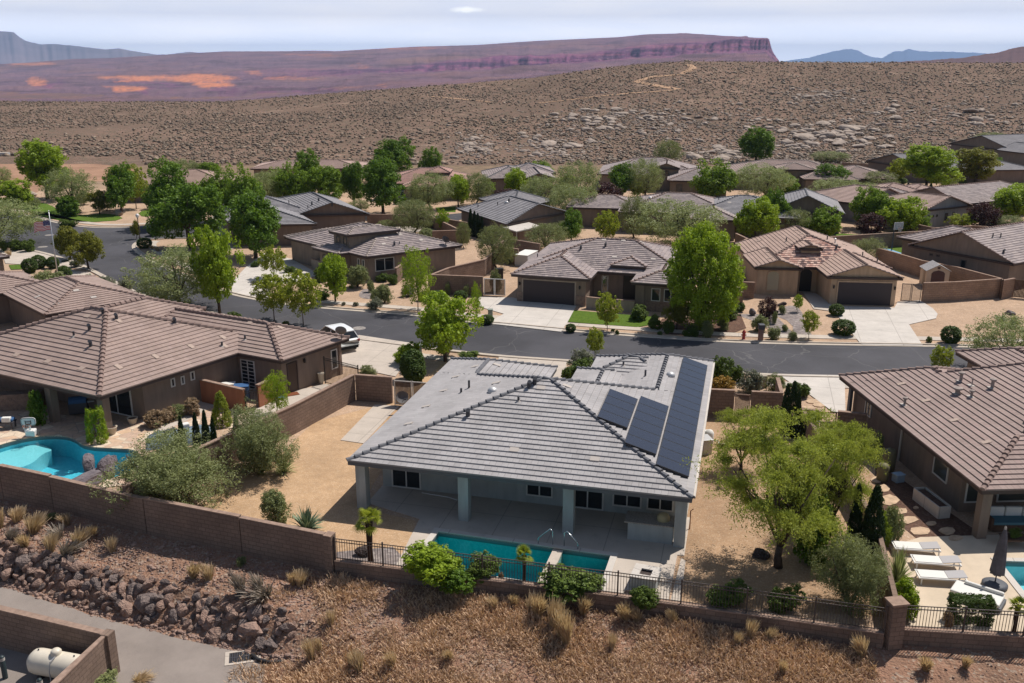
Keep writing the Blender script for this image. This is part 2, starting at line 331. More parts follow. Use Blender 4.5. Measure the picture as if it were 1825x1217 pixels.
# ================================================================ GROUND
WALL = [(-75, 60), (-60, 55.2), (-25.9, 43.0), (-22.76, 41.77), (-17.4, 39.4), (-12.2, 37.5), (-7.7, 35.8), (-1.24, 34.3), (4.28, 33.0), (9.2, 31.75), (14.15, 30.45), (14.9, 30.75), (19.3, 30.25), (40, 27.7), (75, 24)]
def ywall(x): return float(np.interp(x, [w[0] for w in WALL], [w[1] for w in WALL]))
def zfront(x, y):
    d = max(0., (ywall(x)-y)*.93)
    zl = float(np.interp(d, [0, 1.6, 2.8, 4.0, 4.4, 40], [-.35, -.6, -.82, -1.85, -2.03, -2.05]))
    zr = float(np.interp(d, [0, 1., 8, 14, 40], [-.38, -.5, -2.15, -2.4, -2.5]))
    t = min(1, max(0, (x+10.5)/5.)); t = t*t*(3-2*t); z = zl*(1-t)+zr*t
    bump = noise.noise(Vector((x*.6, y*.6, 0)))*.14+noise.noise(Vector((x*1.7, y*1.7, 4)))*.06
    amt = max(t, 1-min(1, max(0, (d-3.8)/.6))) if d > .3 else 0
    return z+bump*amt*min(1, d)
CREST = [(-400, 181), (0, 180), (400, 181), (470, 176), (600, 165), (800, 150), (950, 138), (1050, 124), (1130, 114), (1220, 108), (1400, 109.5), (1600, 111), (1825, 111), (2300, 110)]
YC = 430.
def crest_px(px): return float(np.interp(px, [c[0] for c in CREST], [c[1] for c in CREST]))
def hz(x, y):
    u = x/max(y, 1.); px = CX+F*u/cos(PT)*.985
    y0 = float(np.interp(px, [600, 1300], [198, 236]))
    if y <= y0: return 0.
    zc = ZY(u*YC, YC, crest_px(px))
    t = (y-y0)/(YC-y0)
    nz = noise.noise(Vector((x*.012, y*.012, 0)))*1.3+noise.noise(Vector((x*.05, y*.05, 3)))*.35
    if t <= 1: return zc*(t**1.25)+nz*min(1, t*3)*min(1, (1.02-t)*5)
    return zc-(t-1)**1.1*40+nz*.2-0.0
def ray_dir(px, py):
    u = (px-CX)/F; v = (py-CY)/F; return u, cos(PT)-v*sin(PT), -sin(PT)-v*cos(PT)
def hill_hit(px, py):
    dx, dy, dz = ray_dir(px, py); y = 150.; 
    while y < 470:
        t = y/dy; z = HC+dz*t
        if z <= hz(dx*t, y): return dx*t, y, hz(dx*t, y)
        y += 1.
    return None
def front_hit(px, py):
    dx, dy, dz = ray_dir(px, py); y = 24.
    while y < 60:
        t = y/dy; z = HC+dz*t
        if z <= (zfront(dx*t, y) if y < ywall(dx*t) else 0.): return dx*t, y, zfront(dx*t, y)
        y += .03
    return (0, 30, 0)
# pools are real basins sunk in the ground: their outlines are cut out of the sheet
def LW(o, ax, ay, pts):
    a, b = radians(ax), radians(ay); return [(o[0]+x*sin(a)+y*sin(b), o[1]+x*cos(a)+y*cos(b)) for x, y in pts]
MAINO = P(618, 822, 2.6)
pool1 = [P(783, 948), P(1088, 991), P(1075, 1064), P(762, 1012)]
def pool1_fix():
    a = P(782, 949); b = P(1088, 992); d = Vector((b[0]-a[0], b[1]-a[1])).normalized(); n = Vector((d.y, -d.x)); w = 3.05
    return [a, b, (b[0]+n.x*w, b[1]+n.y*w), (a[0]+n.x*w, a[1]+n.y*w)]
pool1 = pool1_fix()
pool2 = smooth_line(pxpoly([(-90, 815), (-20, 800), (40, 782), (95, 776), (130, 780), (150, 797), (200, 800), (245, 802), (258, 826), (215, 850), (150, 866), (118, 862), (60, 848), (0, 832), (-90, 812)][:-1]), 2, True)
pool3 = pxpoly([(1782, 1002), (1990, 1006), (2010, 1100), (1838, 1072)])
POOLS = [pool1, pool2, pool3]
def build_ground():
    near = [(-230, 110), (-75, 60.1)]+[(w[0], w[1]+.05) for w in WALL]+[(230, 60), (260, 198), (-260, 198)]
    mb = MB()
    o = patch('ground', near, 0, GRAVEL, holes=POOLS)
    me = o.data; mb.mesh([tuple(v.co) for v in me.vertices], [tuple(p.vertices) for p in me.polygons], 0)
    bpy.data.objects.remove(o)
    # front slope
    xs = list(np.arange(-75, 76, 2.5)); xs = sorted(set([round(float(x), 2) for x in xs] + [round(float(x), 2) for x in np.arange(-27, 27, .5)]+[w[0] for w in WALL])); ds = [0, .001, .3, .6, 1, 1.4, 1.8, 2.2, 2.6, 3, 3.4, 3.8, 4.2, 4.6, 5, 5.4, 6, 6.6, 7.2, 8, 9, 10, 12, 16, 26, 44]
    vs = []; nx = len(xs)
    for d in ds:
        for x in xs: y = ywall(x)+.05-d; vs.append((x, y, zfront(x, y) if d > 0 else 0.))
    fs = [(j*nx+i, (j+1)*nx+i, (j+1)*nx+i+1, j*nx+i+1) for j in range(len(ds)-1) for i in range(nx-1)]
    mb.mesh(vs, fs, 1)
    # hill
    rows = list(np.arange(197.9, 236, 6))+list(np.arange(240, 440, 4))+[445, 460, 480, 520, 600, 760, 1000, 1500]
    us = np.linspace(-1., 1., 221); vs = []
    for y in rows:
        for u in us: x = u*y*1.25; z = hz(x, y) if y > 199 else -.02; vs.append((x, y, max(z, -70)))
    n = len(us); fs = [(j*n+i, j*n+i+1, (j+1)*n+i+1, (j+1)*n+i) for j in range(len(rows)-1) for i in range(n-1)]
    mb.mesh(vs, fs, 2)
    # valley floor reaching past the far hills
    vs = []; R = [900, 3000, 8000, 16000, 26000]; k = 0
    for y in R:
        for u in (-1.6, -.8, 0, .8, 1.6): vs.append((u*y, y, -72-1.))
    mb.mesh(vs, [(j*5+i, j*5+i+1, (j+1)*5+i+1, (j+1)*5+i) for j in range(4) for i in range(4)], 3)
    o = mb.build('ground', [GRAVEL, DIRT, SCRUB, PLAIN]); tag(o, kind='structure', label='tan gravel and red dirt ground of the valley', cat='ground')
    pl = [i for i, p in enumerate(o.data.polygons) if p.material_index in (2,)]
    for i in pl: o.data.polygons[i].use_smooth = True
build_ground()
def blend_far():
    t = NT(GRAVEL); b = t.N['Principled BSDF']; src = b.inputs['Base Color'].links[0].from_socket; o = t.tc('Object'); y = t.sep(o)[1]
    f = t.rng(t.math('ADD', y, t.math('MULTIPLY', t.noise(o, .05, 4), 60)), 190, 205); c = t.mix(t.rng(t.noise(o, .5, 4, .7), .4, .6), (.26, .18, .12), (.17, .125, .08)); t.L.new(t.mix(f, src, c), b.inputs['Base Color'])
blend_far()
# ---------------------------------------------------------------- roads and kerbs
ROADPX_FAR1 = [(-160, 372), (0, 379), (52, 385), (96, 397), (136, 404), (185, 407), (237, 405), (300, 402), (420, 400)]
ROADPX_CORN = [(420, 424), (300, 424), (250, 427), (232, 437), (240, 450), (275, 470), (330, 497), (400, 524), (480, 540)]
ROADPX_FAR2 = [(480, 540), (560, 549), (650, 556), (740, 563), (820, 574), (900, 580), (1000, 590), (1100, 598), (1200, 605), (1300, 611), (1432, 615), (1644, 618), (1825, 622), (2300, 640)]
ROADPX_NEAR = [(-160, 425), (-60, 432), (0, 436), (63, 445), (130, 463), (163, 478), (211, 503), (262, 528), (320, 544), (381, 556), (470, 574), (560, 589), (617, 599), (709, 611), (753, 617), (820, 625), (891, 633), (1015, 641), (1160, 652), (1317, 663), (1394, 667), (1496, 669), (1700, 672), (2300, 690)]
far1 = smooth_line(pxpoly(ROADPX_FAR1), 2); corn = smooth_line(pxpoly(ROADPX_CORN), 2); far2 = smooth_line(pxpoly(ROADPX_FAR2), 2); nearl = smooth_line(pxpoly(ROADPX_NEAR), 2)
farl = far1+corn+far2[1:]
road = patch('road', farl+nearl[::-1], .004, ASPH); tag(road, 'dark asphalt residential street curving through the houses', 'road', kind='structure')
def gutters():
    mb = MB(); ribbon(mb, far1, 0, .45, -.05, .03); ribbon(mb, far1, .45, .62, -.05, .11); ribbon(mb, corn+far2[1:], 0, .45, -.05, .03); ribbon(mb, corn+far2[1:], .45, .62, -.05, .11)
    ribbon(mb, nearl, 0, -.45, -.05, .03); ribbon(mb, nearl, -.45, -.62, -.05, .11)
    tag(mb.build('kerb', KERB), 'pale concrete kerb and gutter along the street', 'kerb', kind='structure')
    mb = MB(); ribbon(mb, (corn+far2[1:])[10:], 1.75, 2.75, -.05, .05); ribbon(mb, far1, 1.9, 3.05, -.05, .05); ribbon(mb, nearl, -1.75, -2.75, -.05, .05)
    tag(mb.build('sidewalk', CONC), 'pale concrete sidewalk behind the kerb', 'sidewalk', kind='structure')
gutters()
def sheet(name, px, m, z=.012, label=None, cat=None, sm=0, closed=True, kind='structure', holes=()):
    pts = pxpoly(px)
    if sm: pts = smooth_line(pts, sm, True)
    o = patch(name, pts, z, m, holes=holes, thick=.03); tag(o, label, cat, kind=kind); return o
DRV = .055
sheet('driveway', [(925, 534), (1027, 546), (1012, 574), (1000, 592), (878, 578), (880, 570), (898, 560), (850, 546), (853, 530), (914, 531)], CONC_W, DRV, 'white concrete driveway of the brown hip roofed house')
sheet('driveway', [(1484, 546), (1594, 549), (1600, 538), (1640, 536), (1662, 550), (1671, 560), (1668, 568), (1620, 579), (1645, 617), (1535, 615), (1487, 556)], CONC_W, DRV, 'white concrete driveway of the tan gabled house', sm=0)
sheet('walkway', [(1430, 520), (1455, 524), (1484, 545), (1487, 556), (1450, 551)], CONC, .06, 'concrete entry walk of the tan gabled house')
sheet('driveway', [(600, 610), (640, 598), (753, 615), (720, 650), (705, 672), (600, 650)], CONC, DRV, 'concrete driveway with the white car on it')
sheet('driveway', [(1385, 668), (1505, 670), (1507, 738), (1483, 734), (1440, 702)], CONC_W, DRV, 'white concrete driveway beside the brown house at right')
sheet('driveway', [(890, 634), (1012, 643), (1000, 680), (880, 672)], CONC, DRV, 'concrete driveway in front of the grey house')
sheet('driveway', [(440, 475), (470, 452), (520, 462), (570, 490), (520, 505), (485, 508), (478, 538), (412, 520), (418, 498)], CONC_W, DRV, 'concrete driveway of the grey hip roofed house with the tower')
sheet('driveway', [(370, 440), (380, 375), (410, 375), (425, 440), (400, 450)], CONC, DRV, 'concrete driveway behind the big trees')
sheet('driveway', [(0, 445), (60, 447), (135, 466), (168, 482), (130, 478), (60, 473), (10, 470)], CONC, DRV, 'concrete driveway at the left edge of the street')
sheet('driveway', [(110, 482), (160, 486), (180, 500), (120, 505), (90, 498)], CONC, .06, 'concrete pad beside the flagpole')
sheet('driveway', [(1770, 312), (1840, 302), (1900, 330), (1825, 326)], CONC_W, .05, 'white concrete driveway far back at right')
sheet('driveway', [(225, 525), (262, 528), (280, 545), (255, 556), (228, 552)], CONC_W, DRV, 'concrete driveway behind the brown roofs')
sheet('street_strip', [(700, 392), (900, 372), (910, 381), (818, 392), (820, 402), (760, 398)], ASPH, .03, 'strip of asphalt street behind the houses')
sheet('street_strip', [(700, 402), (760, 404), (815, 410), (700, 416)], CONC, .02, 'patch of pale gravel yard behind the wall')
sheet('lawn', [(1016, 553), (1171, 566), (1165, 578), (1135, 584), (1005, 575)], LAWN, .05, 'bright green rectangular lawn beside the white driveway')
sheet('lawn', [(20, 362), (55, 358), (95, 366), (105, 381), (140, 384), (200, 380), (225, 392), (150, 397), (95, 392), (40, 375)], LAWN, .05, 'green lawn across the street at left', sm=1)
sheet('lawn', [(245, 378), (275, 372), (280, 382), (255, 388)], LAWN, .05, 'small green lawn beside the street lamp', sm=1)
sheet('lawn', [(16, 473), (45, 472), (46, 480), (20, 481)], LAWN, .065, 'small lawn between clipped shrubs')
sheet('lawn', [(108, 500), (145, 502), (140, 512), (108, 512)], LAWN, .07, 'small lawn behind the flagpole')
sheet('lawn', [(1570, 444), (1624, 436), (1640, 462), (1600, 459)], LAWN, .03, 'lawn beside the blue sports court')
sheet('lawn', [(1470, 415), (1530, 418), (1520, 424), (1480, 424)], LAWN, .03, 'dark lawn behind the tan gabled house')
sheet('lawn', [(776, 370), (812, 368), (812, 378), (780, 378)], LAWN, .03, 'far lawn beside the grey airy tree')
sheet('dune_soil', [(-40, 282), (40, 284), (170, 292), (240, 300), (240, 325), (110, 322), (60, 345), (-40, 352)], mat('sandy_soil', (.36, .215, .145), .95, .05, noise_s=.2, noise_a=.15, detail=6), .02, 'bare sandy soil at the foot of the hill')
# back yards
sheet('yard_gravel', [(560, 752), (700, 716), (800, 640), (640, 905), (741, 928), (715, 1015), (594, 996), (594, 952), (350, 905), (420, 860), (500, 810)], GRAVEL2, .008, 'orange gravel yard beside the grey house')
sheet('yard_gravel', [(1242, 740), (1440, 745), (1560, 850), (1580, 1100), (1195, 1075), (1215, 960), (1238, 860)], gravel_mat('brown_gravel', (.42, .275, .17), (.34, .22, .135), (.5, .38, .27), 22), .008, 'brown gravel yard under the green trees')
# patio of the grey house with the pool cut out
def LP(pts): return LW(MAINO, 104.3, 14.3, pts)
a_, b_ = 104.3, 14.3
cop = [(-.3, .3), (.3, .3), (.3, -.3), (-.3, -.3)]
pp = LP([(.6, 3.2), (16.1, 3.2), (16.1, -.6), (16.3, -5.6)])
patio = patch('patio', [LP([(.55, .9)])[0], LP([(.55, 3.3)])[0], LP([(16.2, 3.3)])[0], LP([(16.2, -.4)])[0], P(1207, 990), P(1190, 1078), P(1060, 1062), P(700, 1020), P(748, 925)], .03, CONC, holes=[pool1], thick=.05)
tag(patio, 'pale concrete patio around the teal pool', 'patio', kind='structure')
sheet('concrete_pad', [(607, 785), (668, 722), (713, 724), (700, 735), (648, 791)], CONC, .04, 'pale concrete slab beside the grey roof')
sheet('driveway', [(1195, 1070), (1214, 995), (1222, 1000), (1212, 1080)], CONC, .02, 'patio edging strip')
bpy.data.objects.remove(bpy.data.objects['driveway.%03d' % 10]) if False else None
patio2 = patch('patio', [P(-120, 800), P(-60, 720), P(240, 755), P(250, 748), P(365, 700), P(412, 700), P(450, 735), P(580, 690), P(650, 668), P(560, 726), P(435, 765), P(385, 762), P(362, 775), P(300, 790), P(260, 812), P(262, 838), P(215, 866), P(140, 876), P(-120, 822)], .03, FLAGST, holes=[pool2], thick=.05)
tag(patio2, 'peach flagstone patio around the curved blue pool', 'patio', kind='structure')
sheet('walkway', [(250, 752), (365, 705), (405, 712), (330, 752), (290, 770)], CONC, .045, 'smooth concrete walk along the brown wall')
sheet('walkway', [(440, 738), (512, 700), (580, 685), (600, 688), (510, 735), (455, 745)], CONC, .045, 'concrete side walk behind the brown house')
patio3 = patch('patio', [P(1585, 975), P(1640, 958), P(1900, 950), P(2000, 1130), P(1620, 1122), P(1615, 1030)], .03, mat('peach_concrete', (.60, .49, .37), .9, .2, noise_s=1, noise_a=.06), holes=[pool3], thick=.05)
tag(patio3, 'peach concrete pool deck with loungers', 'patio', kind='structure')
sheet('mulch_bed', [(1560, 820), (1600, 850), (1760, 960), (1640, 965), (1560, 900)], BARK, .02, 'brown mulch beside the right house')
sheet('mulch_bed', [(1310, 560), (1380, 560), (1420, 600), (1395, 598), (1350, 575)], RIVER, .02, 'grey river rock bed')
sheet('rock_bed', [(1400, 545), (1420, 545), (1432, 560), (1437, 585), (1450, 600), (1415, 602), (1412, 575), (1375, 560)], RIVER, .02, 'grey river rock stream bed in the front yard', sm=1)
sheet('rock_bed', [(640, 522), (650, 514), (680, 516), (700, 528), (660, 534), (640, 530)], RIVER, .02, 'grey rock bed under shrubs', sm=1)
sheet('rock_bed', [(590, 985), (700, 975), (720, 995), (705, 1010), (594, 997)], RIVER, .02, 'river rock beside the palm', sm=0)
sheet('planting_bed', [(1165, 590), (1180, 568), (1320, 560), (1330, 585), (1290, 600), (1200, 596)], BARK, .02, 'dark planting bed under the big tree')
# path
path = patch('path', [P(x, y, -2.) for x, y in [(-260, 1015), (0, 1043), (70, 1060), (150, 1083), (230, 1100), (300, 1116), (420, 1150), (470, 1170), (520, 1190), (560, 1260), (300, 1420), (-260, 1300)]], -1.99, PATH); tag(path, 'worn grey asphalt path at the foot of the rocks', 'path', kind='structure')
# ================================================================ FAR LAND
def I(x, tab): return float(np.interp(x, [t[0] for t in tab], [t[1] for t in tab]))
SKY_ = [(-400, 118), (0, 114), (40, 112), (130, 105), (200, 103), (300, 97), (400, 91.5), (520, 91), (560, 90), (600, 91), (740, 83), (850, 80), (950, 73), (1100, 66), (1150, 61), (1220, 59), (1290, 64), (1365, 68), (1368, 70), (1374, 90), (1381, 100), (1391, 112), (1400, 125)]
CT_ = [(-400, 150), (0, 148), (300, 144), (690, 127), (800, 117), (900, 108), (1040, 98), (1130, 88), (1220, 80), (1290, 74), (1365, 69), (1369, 76), (1376, 93), (1384, 104), (1391, 113), (1400, 127)]
CF_ = [(-400, 154), (0, 152), (300, 149), (690, 132), (800, 126), (900, 121), (1040, 112), (1130, 105), (1220, 97), (1290, 92), (1365, 88), (1372, 95), (1379, 102), (1386, 108), (1391, 115), (1400, 130)]
def mesa():
    cols = np.concatenate([np.arange(-420, 1340, 4.), np.arange(1340, 1402, 2.)]); V = []; mi = []; nr = None
    for px in cols:
        u = (px-CX)/F; ct, cf, sk = I(px, CT_), I(px, CF_), I(px, SKY_); b0 = crest_px(px)+45
        rows = [(900, b0)]; 
        lo = max(crest_px(px)+4, cf+4)
        for k in range(14): t = k/13; rows.append((1500+t*1900, lo+12-(lo+12-(cf+5))*t))
        for k in range(5): t = (k+1)/6; rows.append((3400+t*500, cf+5-5*t))
        nj = noise.noise(Vector((px*.045, 0, 0)))*120+abs(noise.noise(Vector((px*.15, 1, 0))))*110+noise.noise(Vector((px*.5, 2, 0)))*30
        D0 = 3950+nj*min(1., max(0., (px-450)/400.))
        for k in range(7): t = k/6; rows.append((D0+t*60+(25 if k >= 3 else 0), cf+(ct-cf)*t))
        for k in range(12): t = (k+1)/12; rows.append((D0+90+t*1900, ct+(sk-ct)*t**.8))
        rows.append((7500, sk+25)); nr = len(rows)
        for k, (D, py) in enumerate(rows):
            X = u*D*cos(PT); z = ZY(X, D, py)
            if 0 < k < nr-2:
                a = 1. if px < 1330 else .25
                z += a*(noise.noise(Vector((X*.002, D*.002, 1)))*16+noise.noise(Vector((X*.008, D*.006, 2)))*10+abs(noise.noise(Vector((X*.03, D*.02, 2))))*7)*(.35 if D < 2600 else 1.)*(0.4 if k > nr-6 else 1)
                if D < 3400: z += 7*sin(X*.004+D*.008+3*noise.noise(Vector((X*.001, D*.001, 7))))*(D/3400.)*.5
            V.append((X, D, z))
    nc = len(cols); Fc = []; MI = []
    for i in range(nc-1):
        for k in range(nr-1):
            Fc.append((i*nr+k, (i+1)*nr+k, (i+1)*nr+k+1, i*nr+k+1)); px = cols[i]; D = V[i*nr+k][1]
            m = 0
            MI.append(0)
    me = bpy.data.meshes.new('red_mesa'); me.from_pydata(V, [], Fc); me.update()
    LIT, CL_ = [], []
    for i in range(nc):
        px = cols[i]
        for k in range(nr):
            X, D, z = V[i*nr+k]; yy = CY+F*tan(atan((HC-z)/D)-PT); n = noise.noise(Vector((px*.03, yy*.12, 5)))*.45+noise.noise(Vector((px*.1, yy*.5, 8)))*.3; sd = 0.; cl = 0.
            for cx, cy, rx, ry, am in ((235, 140, 75, 6, 1), (350, 139, 72, 9, 1), (215, 158, 44, 6., .9), (375, 150, 38, 6, 1), (62, 145, 22, 8, .9), (450, 131, 45, 4, .7), (60, 114, 50, 3, .7), (690, 86, 140, 3, .5), (560, 98, 70, 2.5, .5), (680, 152, 12, 5, .5), (625, 158, 34, 5, .4), (640, 118, 22, 6, .4), (520, 140, 60, 5, .5), (1080, 82, 40, 3, .35)):  # patches where sun breaks through cloud, painted into the land
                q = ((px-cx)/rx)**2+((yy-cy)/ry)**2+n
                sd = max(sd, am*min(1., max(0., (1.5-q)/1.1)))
            if 20 <= k <= 27: cl = min(1., max(0., (px-380)/350.))
            elif 14 <= k < 20: cl = .75*min(1., max(0., (px-600)/400.))
            elif k > 27: cl = .35*min(1., max(0., (px-1000)/300.))
            for cx, cy, rx, ry in ((190, 153, 118, 8), (330, 161, 85, 8), (480, 160, 110, 4)):
                q = abs(((px-cx)/rx)**2+((yy-cy)/ry)**2-1+n*.4); cl = max(cl, .8*max(0., 1-q/.4)*(yy < cy+5))
            LIT.append(sd); CL_.append(cl)
    me.attributes.new('sunlit_patch', 'FLOAT', 'POINT').data.foreach_set('value', LIT); me.attributes.new('cliff', 'FLOAT', 'POINT').data.foreach_set('value', CL_)
    m_ = mat('red_land', (.2, .1, .1), .95, .05); t = NT(m_); b_ = t.N['Principled BSDF']; o = t.tc('Object')
    sa = t.N.new('ShaderNodeAttribute'); sa.attribute_name = 'sunlit_patch'; ca = t.N.new('ShaderNodeAttribute'); ca.attribute_name = 'cliff'
    pl = t.mix(t.rng(t.noise(o, .004, 8, .7), .38, .6), (.27, .15, .18), (.18, .105, .135)); pl = t.mix(t.rng(t.noise(o, .0015, 6, .6), .5, .68, 0, .7), pl, (.30, .15, .11))
    mp = t.N.new('ShaderNodeMapping'); mp.inputs['Scale'].default_value = (.003, .003, .07); t.L.new(o, mp.inputs[0]); st = t.noise(mp.outputs[0], 1., 7, .65); pl = t.mix(t.rng(st, .52, .62, 0, .75), pl, (.115, .065, .075)); pl = t.mix(t.rng(st, .44, .36, 0, .5), pl, (.32, .19, .165))
    cl = t.mix(t.rng(t.noise(o, .012, 8, .75), .38, .62), (.32, .105, .20), (.19, .07, .14)); cl = t.mix(t.rng(st, .5, .58, 0, .85), cl, (.09, .04, .09)); cl = t.mix(t.rng(st, .45, .38, 0, .6), cl, (.36, .15, .17)); cl = t.mix(t.rng(t.noise(o, .05, 4, .7), .55, .7, 0, .5), cl, (.38, .18, .19))
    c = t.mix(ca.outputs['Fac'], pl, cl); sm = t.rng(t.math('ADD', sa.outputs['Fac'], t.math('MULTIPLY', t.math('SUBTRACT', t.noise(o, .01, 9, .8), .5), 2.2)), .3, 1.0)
    c = t.mix(sm, c, t.mix(t.noise(o, .03, 4), (.85, .33, .15), (.66, .22, .11))); c = t.mix(t.rng(t.noise(o, .09, 5, .7), .5, .62, 0, .5), c, (.12, .09, .08)); c = t.mix(t.rng(t.noise(o, .05, 5, .8), .58, .68, 0, .5), c, (.42, .27, .24)); t.L.new(c, b_.inputs['Base Color']); t.bump(t.noise(o, .02, 8, .75), 1., 16, b_)  # bright orange mix is sunlight put into the land colour
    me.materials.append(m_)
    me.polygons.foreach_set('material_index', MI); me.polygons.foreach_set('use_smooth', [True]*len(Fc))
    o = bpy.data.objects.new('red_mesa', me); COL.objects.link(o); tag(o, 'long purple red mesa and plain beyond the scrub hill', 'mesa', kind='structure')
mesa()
def ridge(name, label, D, prof, m, base=125, depth=.25, rough=1., step=3.):
    cols = np.arange(prof[0][0], prof[-1][0]+.1, step); V = []
    for px in cols:
        u = (px-CX)/F; top = I(px, prof); r = noise.noise(Vector((px*.08, 3, 0)))*.9*rough+noise.noise(Vector((px*.3, 5, 0)))*.5*rough
        gully = noise.noise(Vector((px*.12, 9, 0)))
        for k, (t, f) in enumerate(((1-depth, 0), (1-depth*.6, .25), (1-depth*.35, .5), (1-depth*.15, .72), (1-depth*.08, .8), (1, 1), (1+depth*.6, .6), (1+depth, 0))):
            Dk = D*t*(1+gully*.008*(1 if 0 < k < 5 else 0)); X = u*Dk*cos(PT); py = base+(top+r*(1 if k >= 3 else 0)-base)*f; z = ZY(X, Dk, py); V.append((X, Dk, z))
    n = 8; Fc = [(i*n+k, (i+1)*n+k, (i+1)*n+k+1, i*n+k+1) for i in range(len(cols)-1) for k in range(n-1)]
    me = bpy.data.meshes.new(name); me.from_pydata(V, [], Fc); me.materials.append(m); me.polygons.foreach_set('use_smooth', [True]*len(Fc)); me.update()
    o = bpy.data.objects.new(name, me); COL.objects.link(o); tag(o, label, 'mountain', kind='structure')
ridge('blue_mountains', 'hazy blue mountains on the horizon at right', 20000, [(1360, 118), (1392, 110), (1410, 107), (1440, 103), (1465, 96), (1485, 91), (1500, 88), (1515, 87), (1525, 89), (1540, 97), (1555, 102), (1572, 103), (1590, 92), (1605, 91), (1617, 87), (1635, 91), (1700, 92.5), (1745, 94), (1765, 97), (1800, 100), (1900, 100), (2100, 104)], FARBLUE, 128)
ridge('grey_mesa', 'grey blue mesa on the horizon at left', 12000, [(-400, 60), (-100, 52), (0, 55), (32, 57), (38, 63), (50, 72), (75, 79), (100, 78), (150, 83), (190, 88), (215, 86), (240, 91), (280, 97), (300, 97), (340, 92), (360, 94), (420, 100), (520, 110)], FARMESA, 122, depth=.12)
ridge('dark_hill', 'dark rocky hill at the right end of the horizon', 2600, [(1540, 122), (1575, 111), (1640, 108), (1714, 103), (1750, 97), (1779, 93), (1800, 86), (1816, 83), (1850, 84), (1950, 90), (2100, 96)], DARKHILL, 130, rough=1.2)
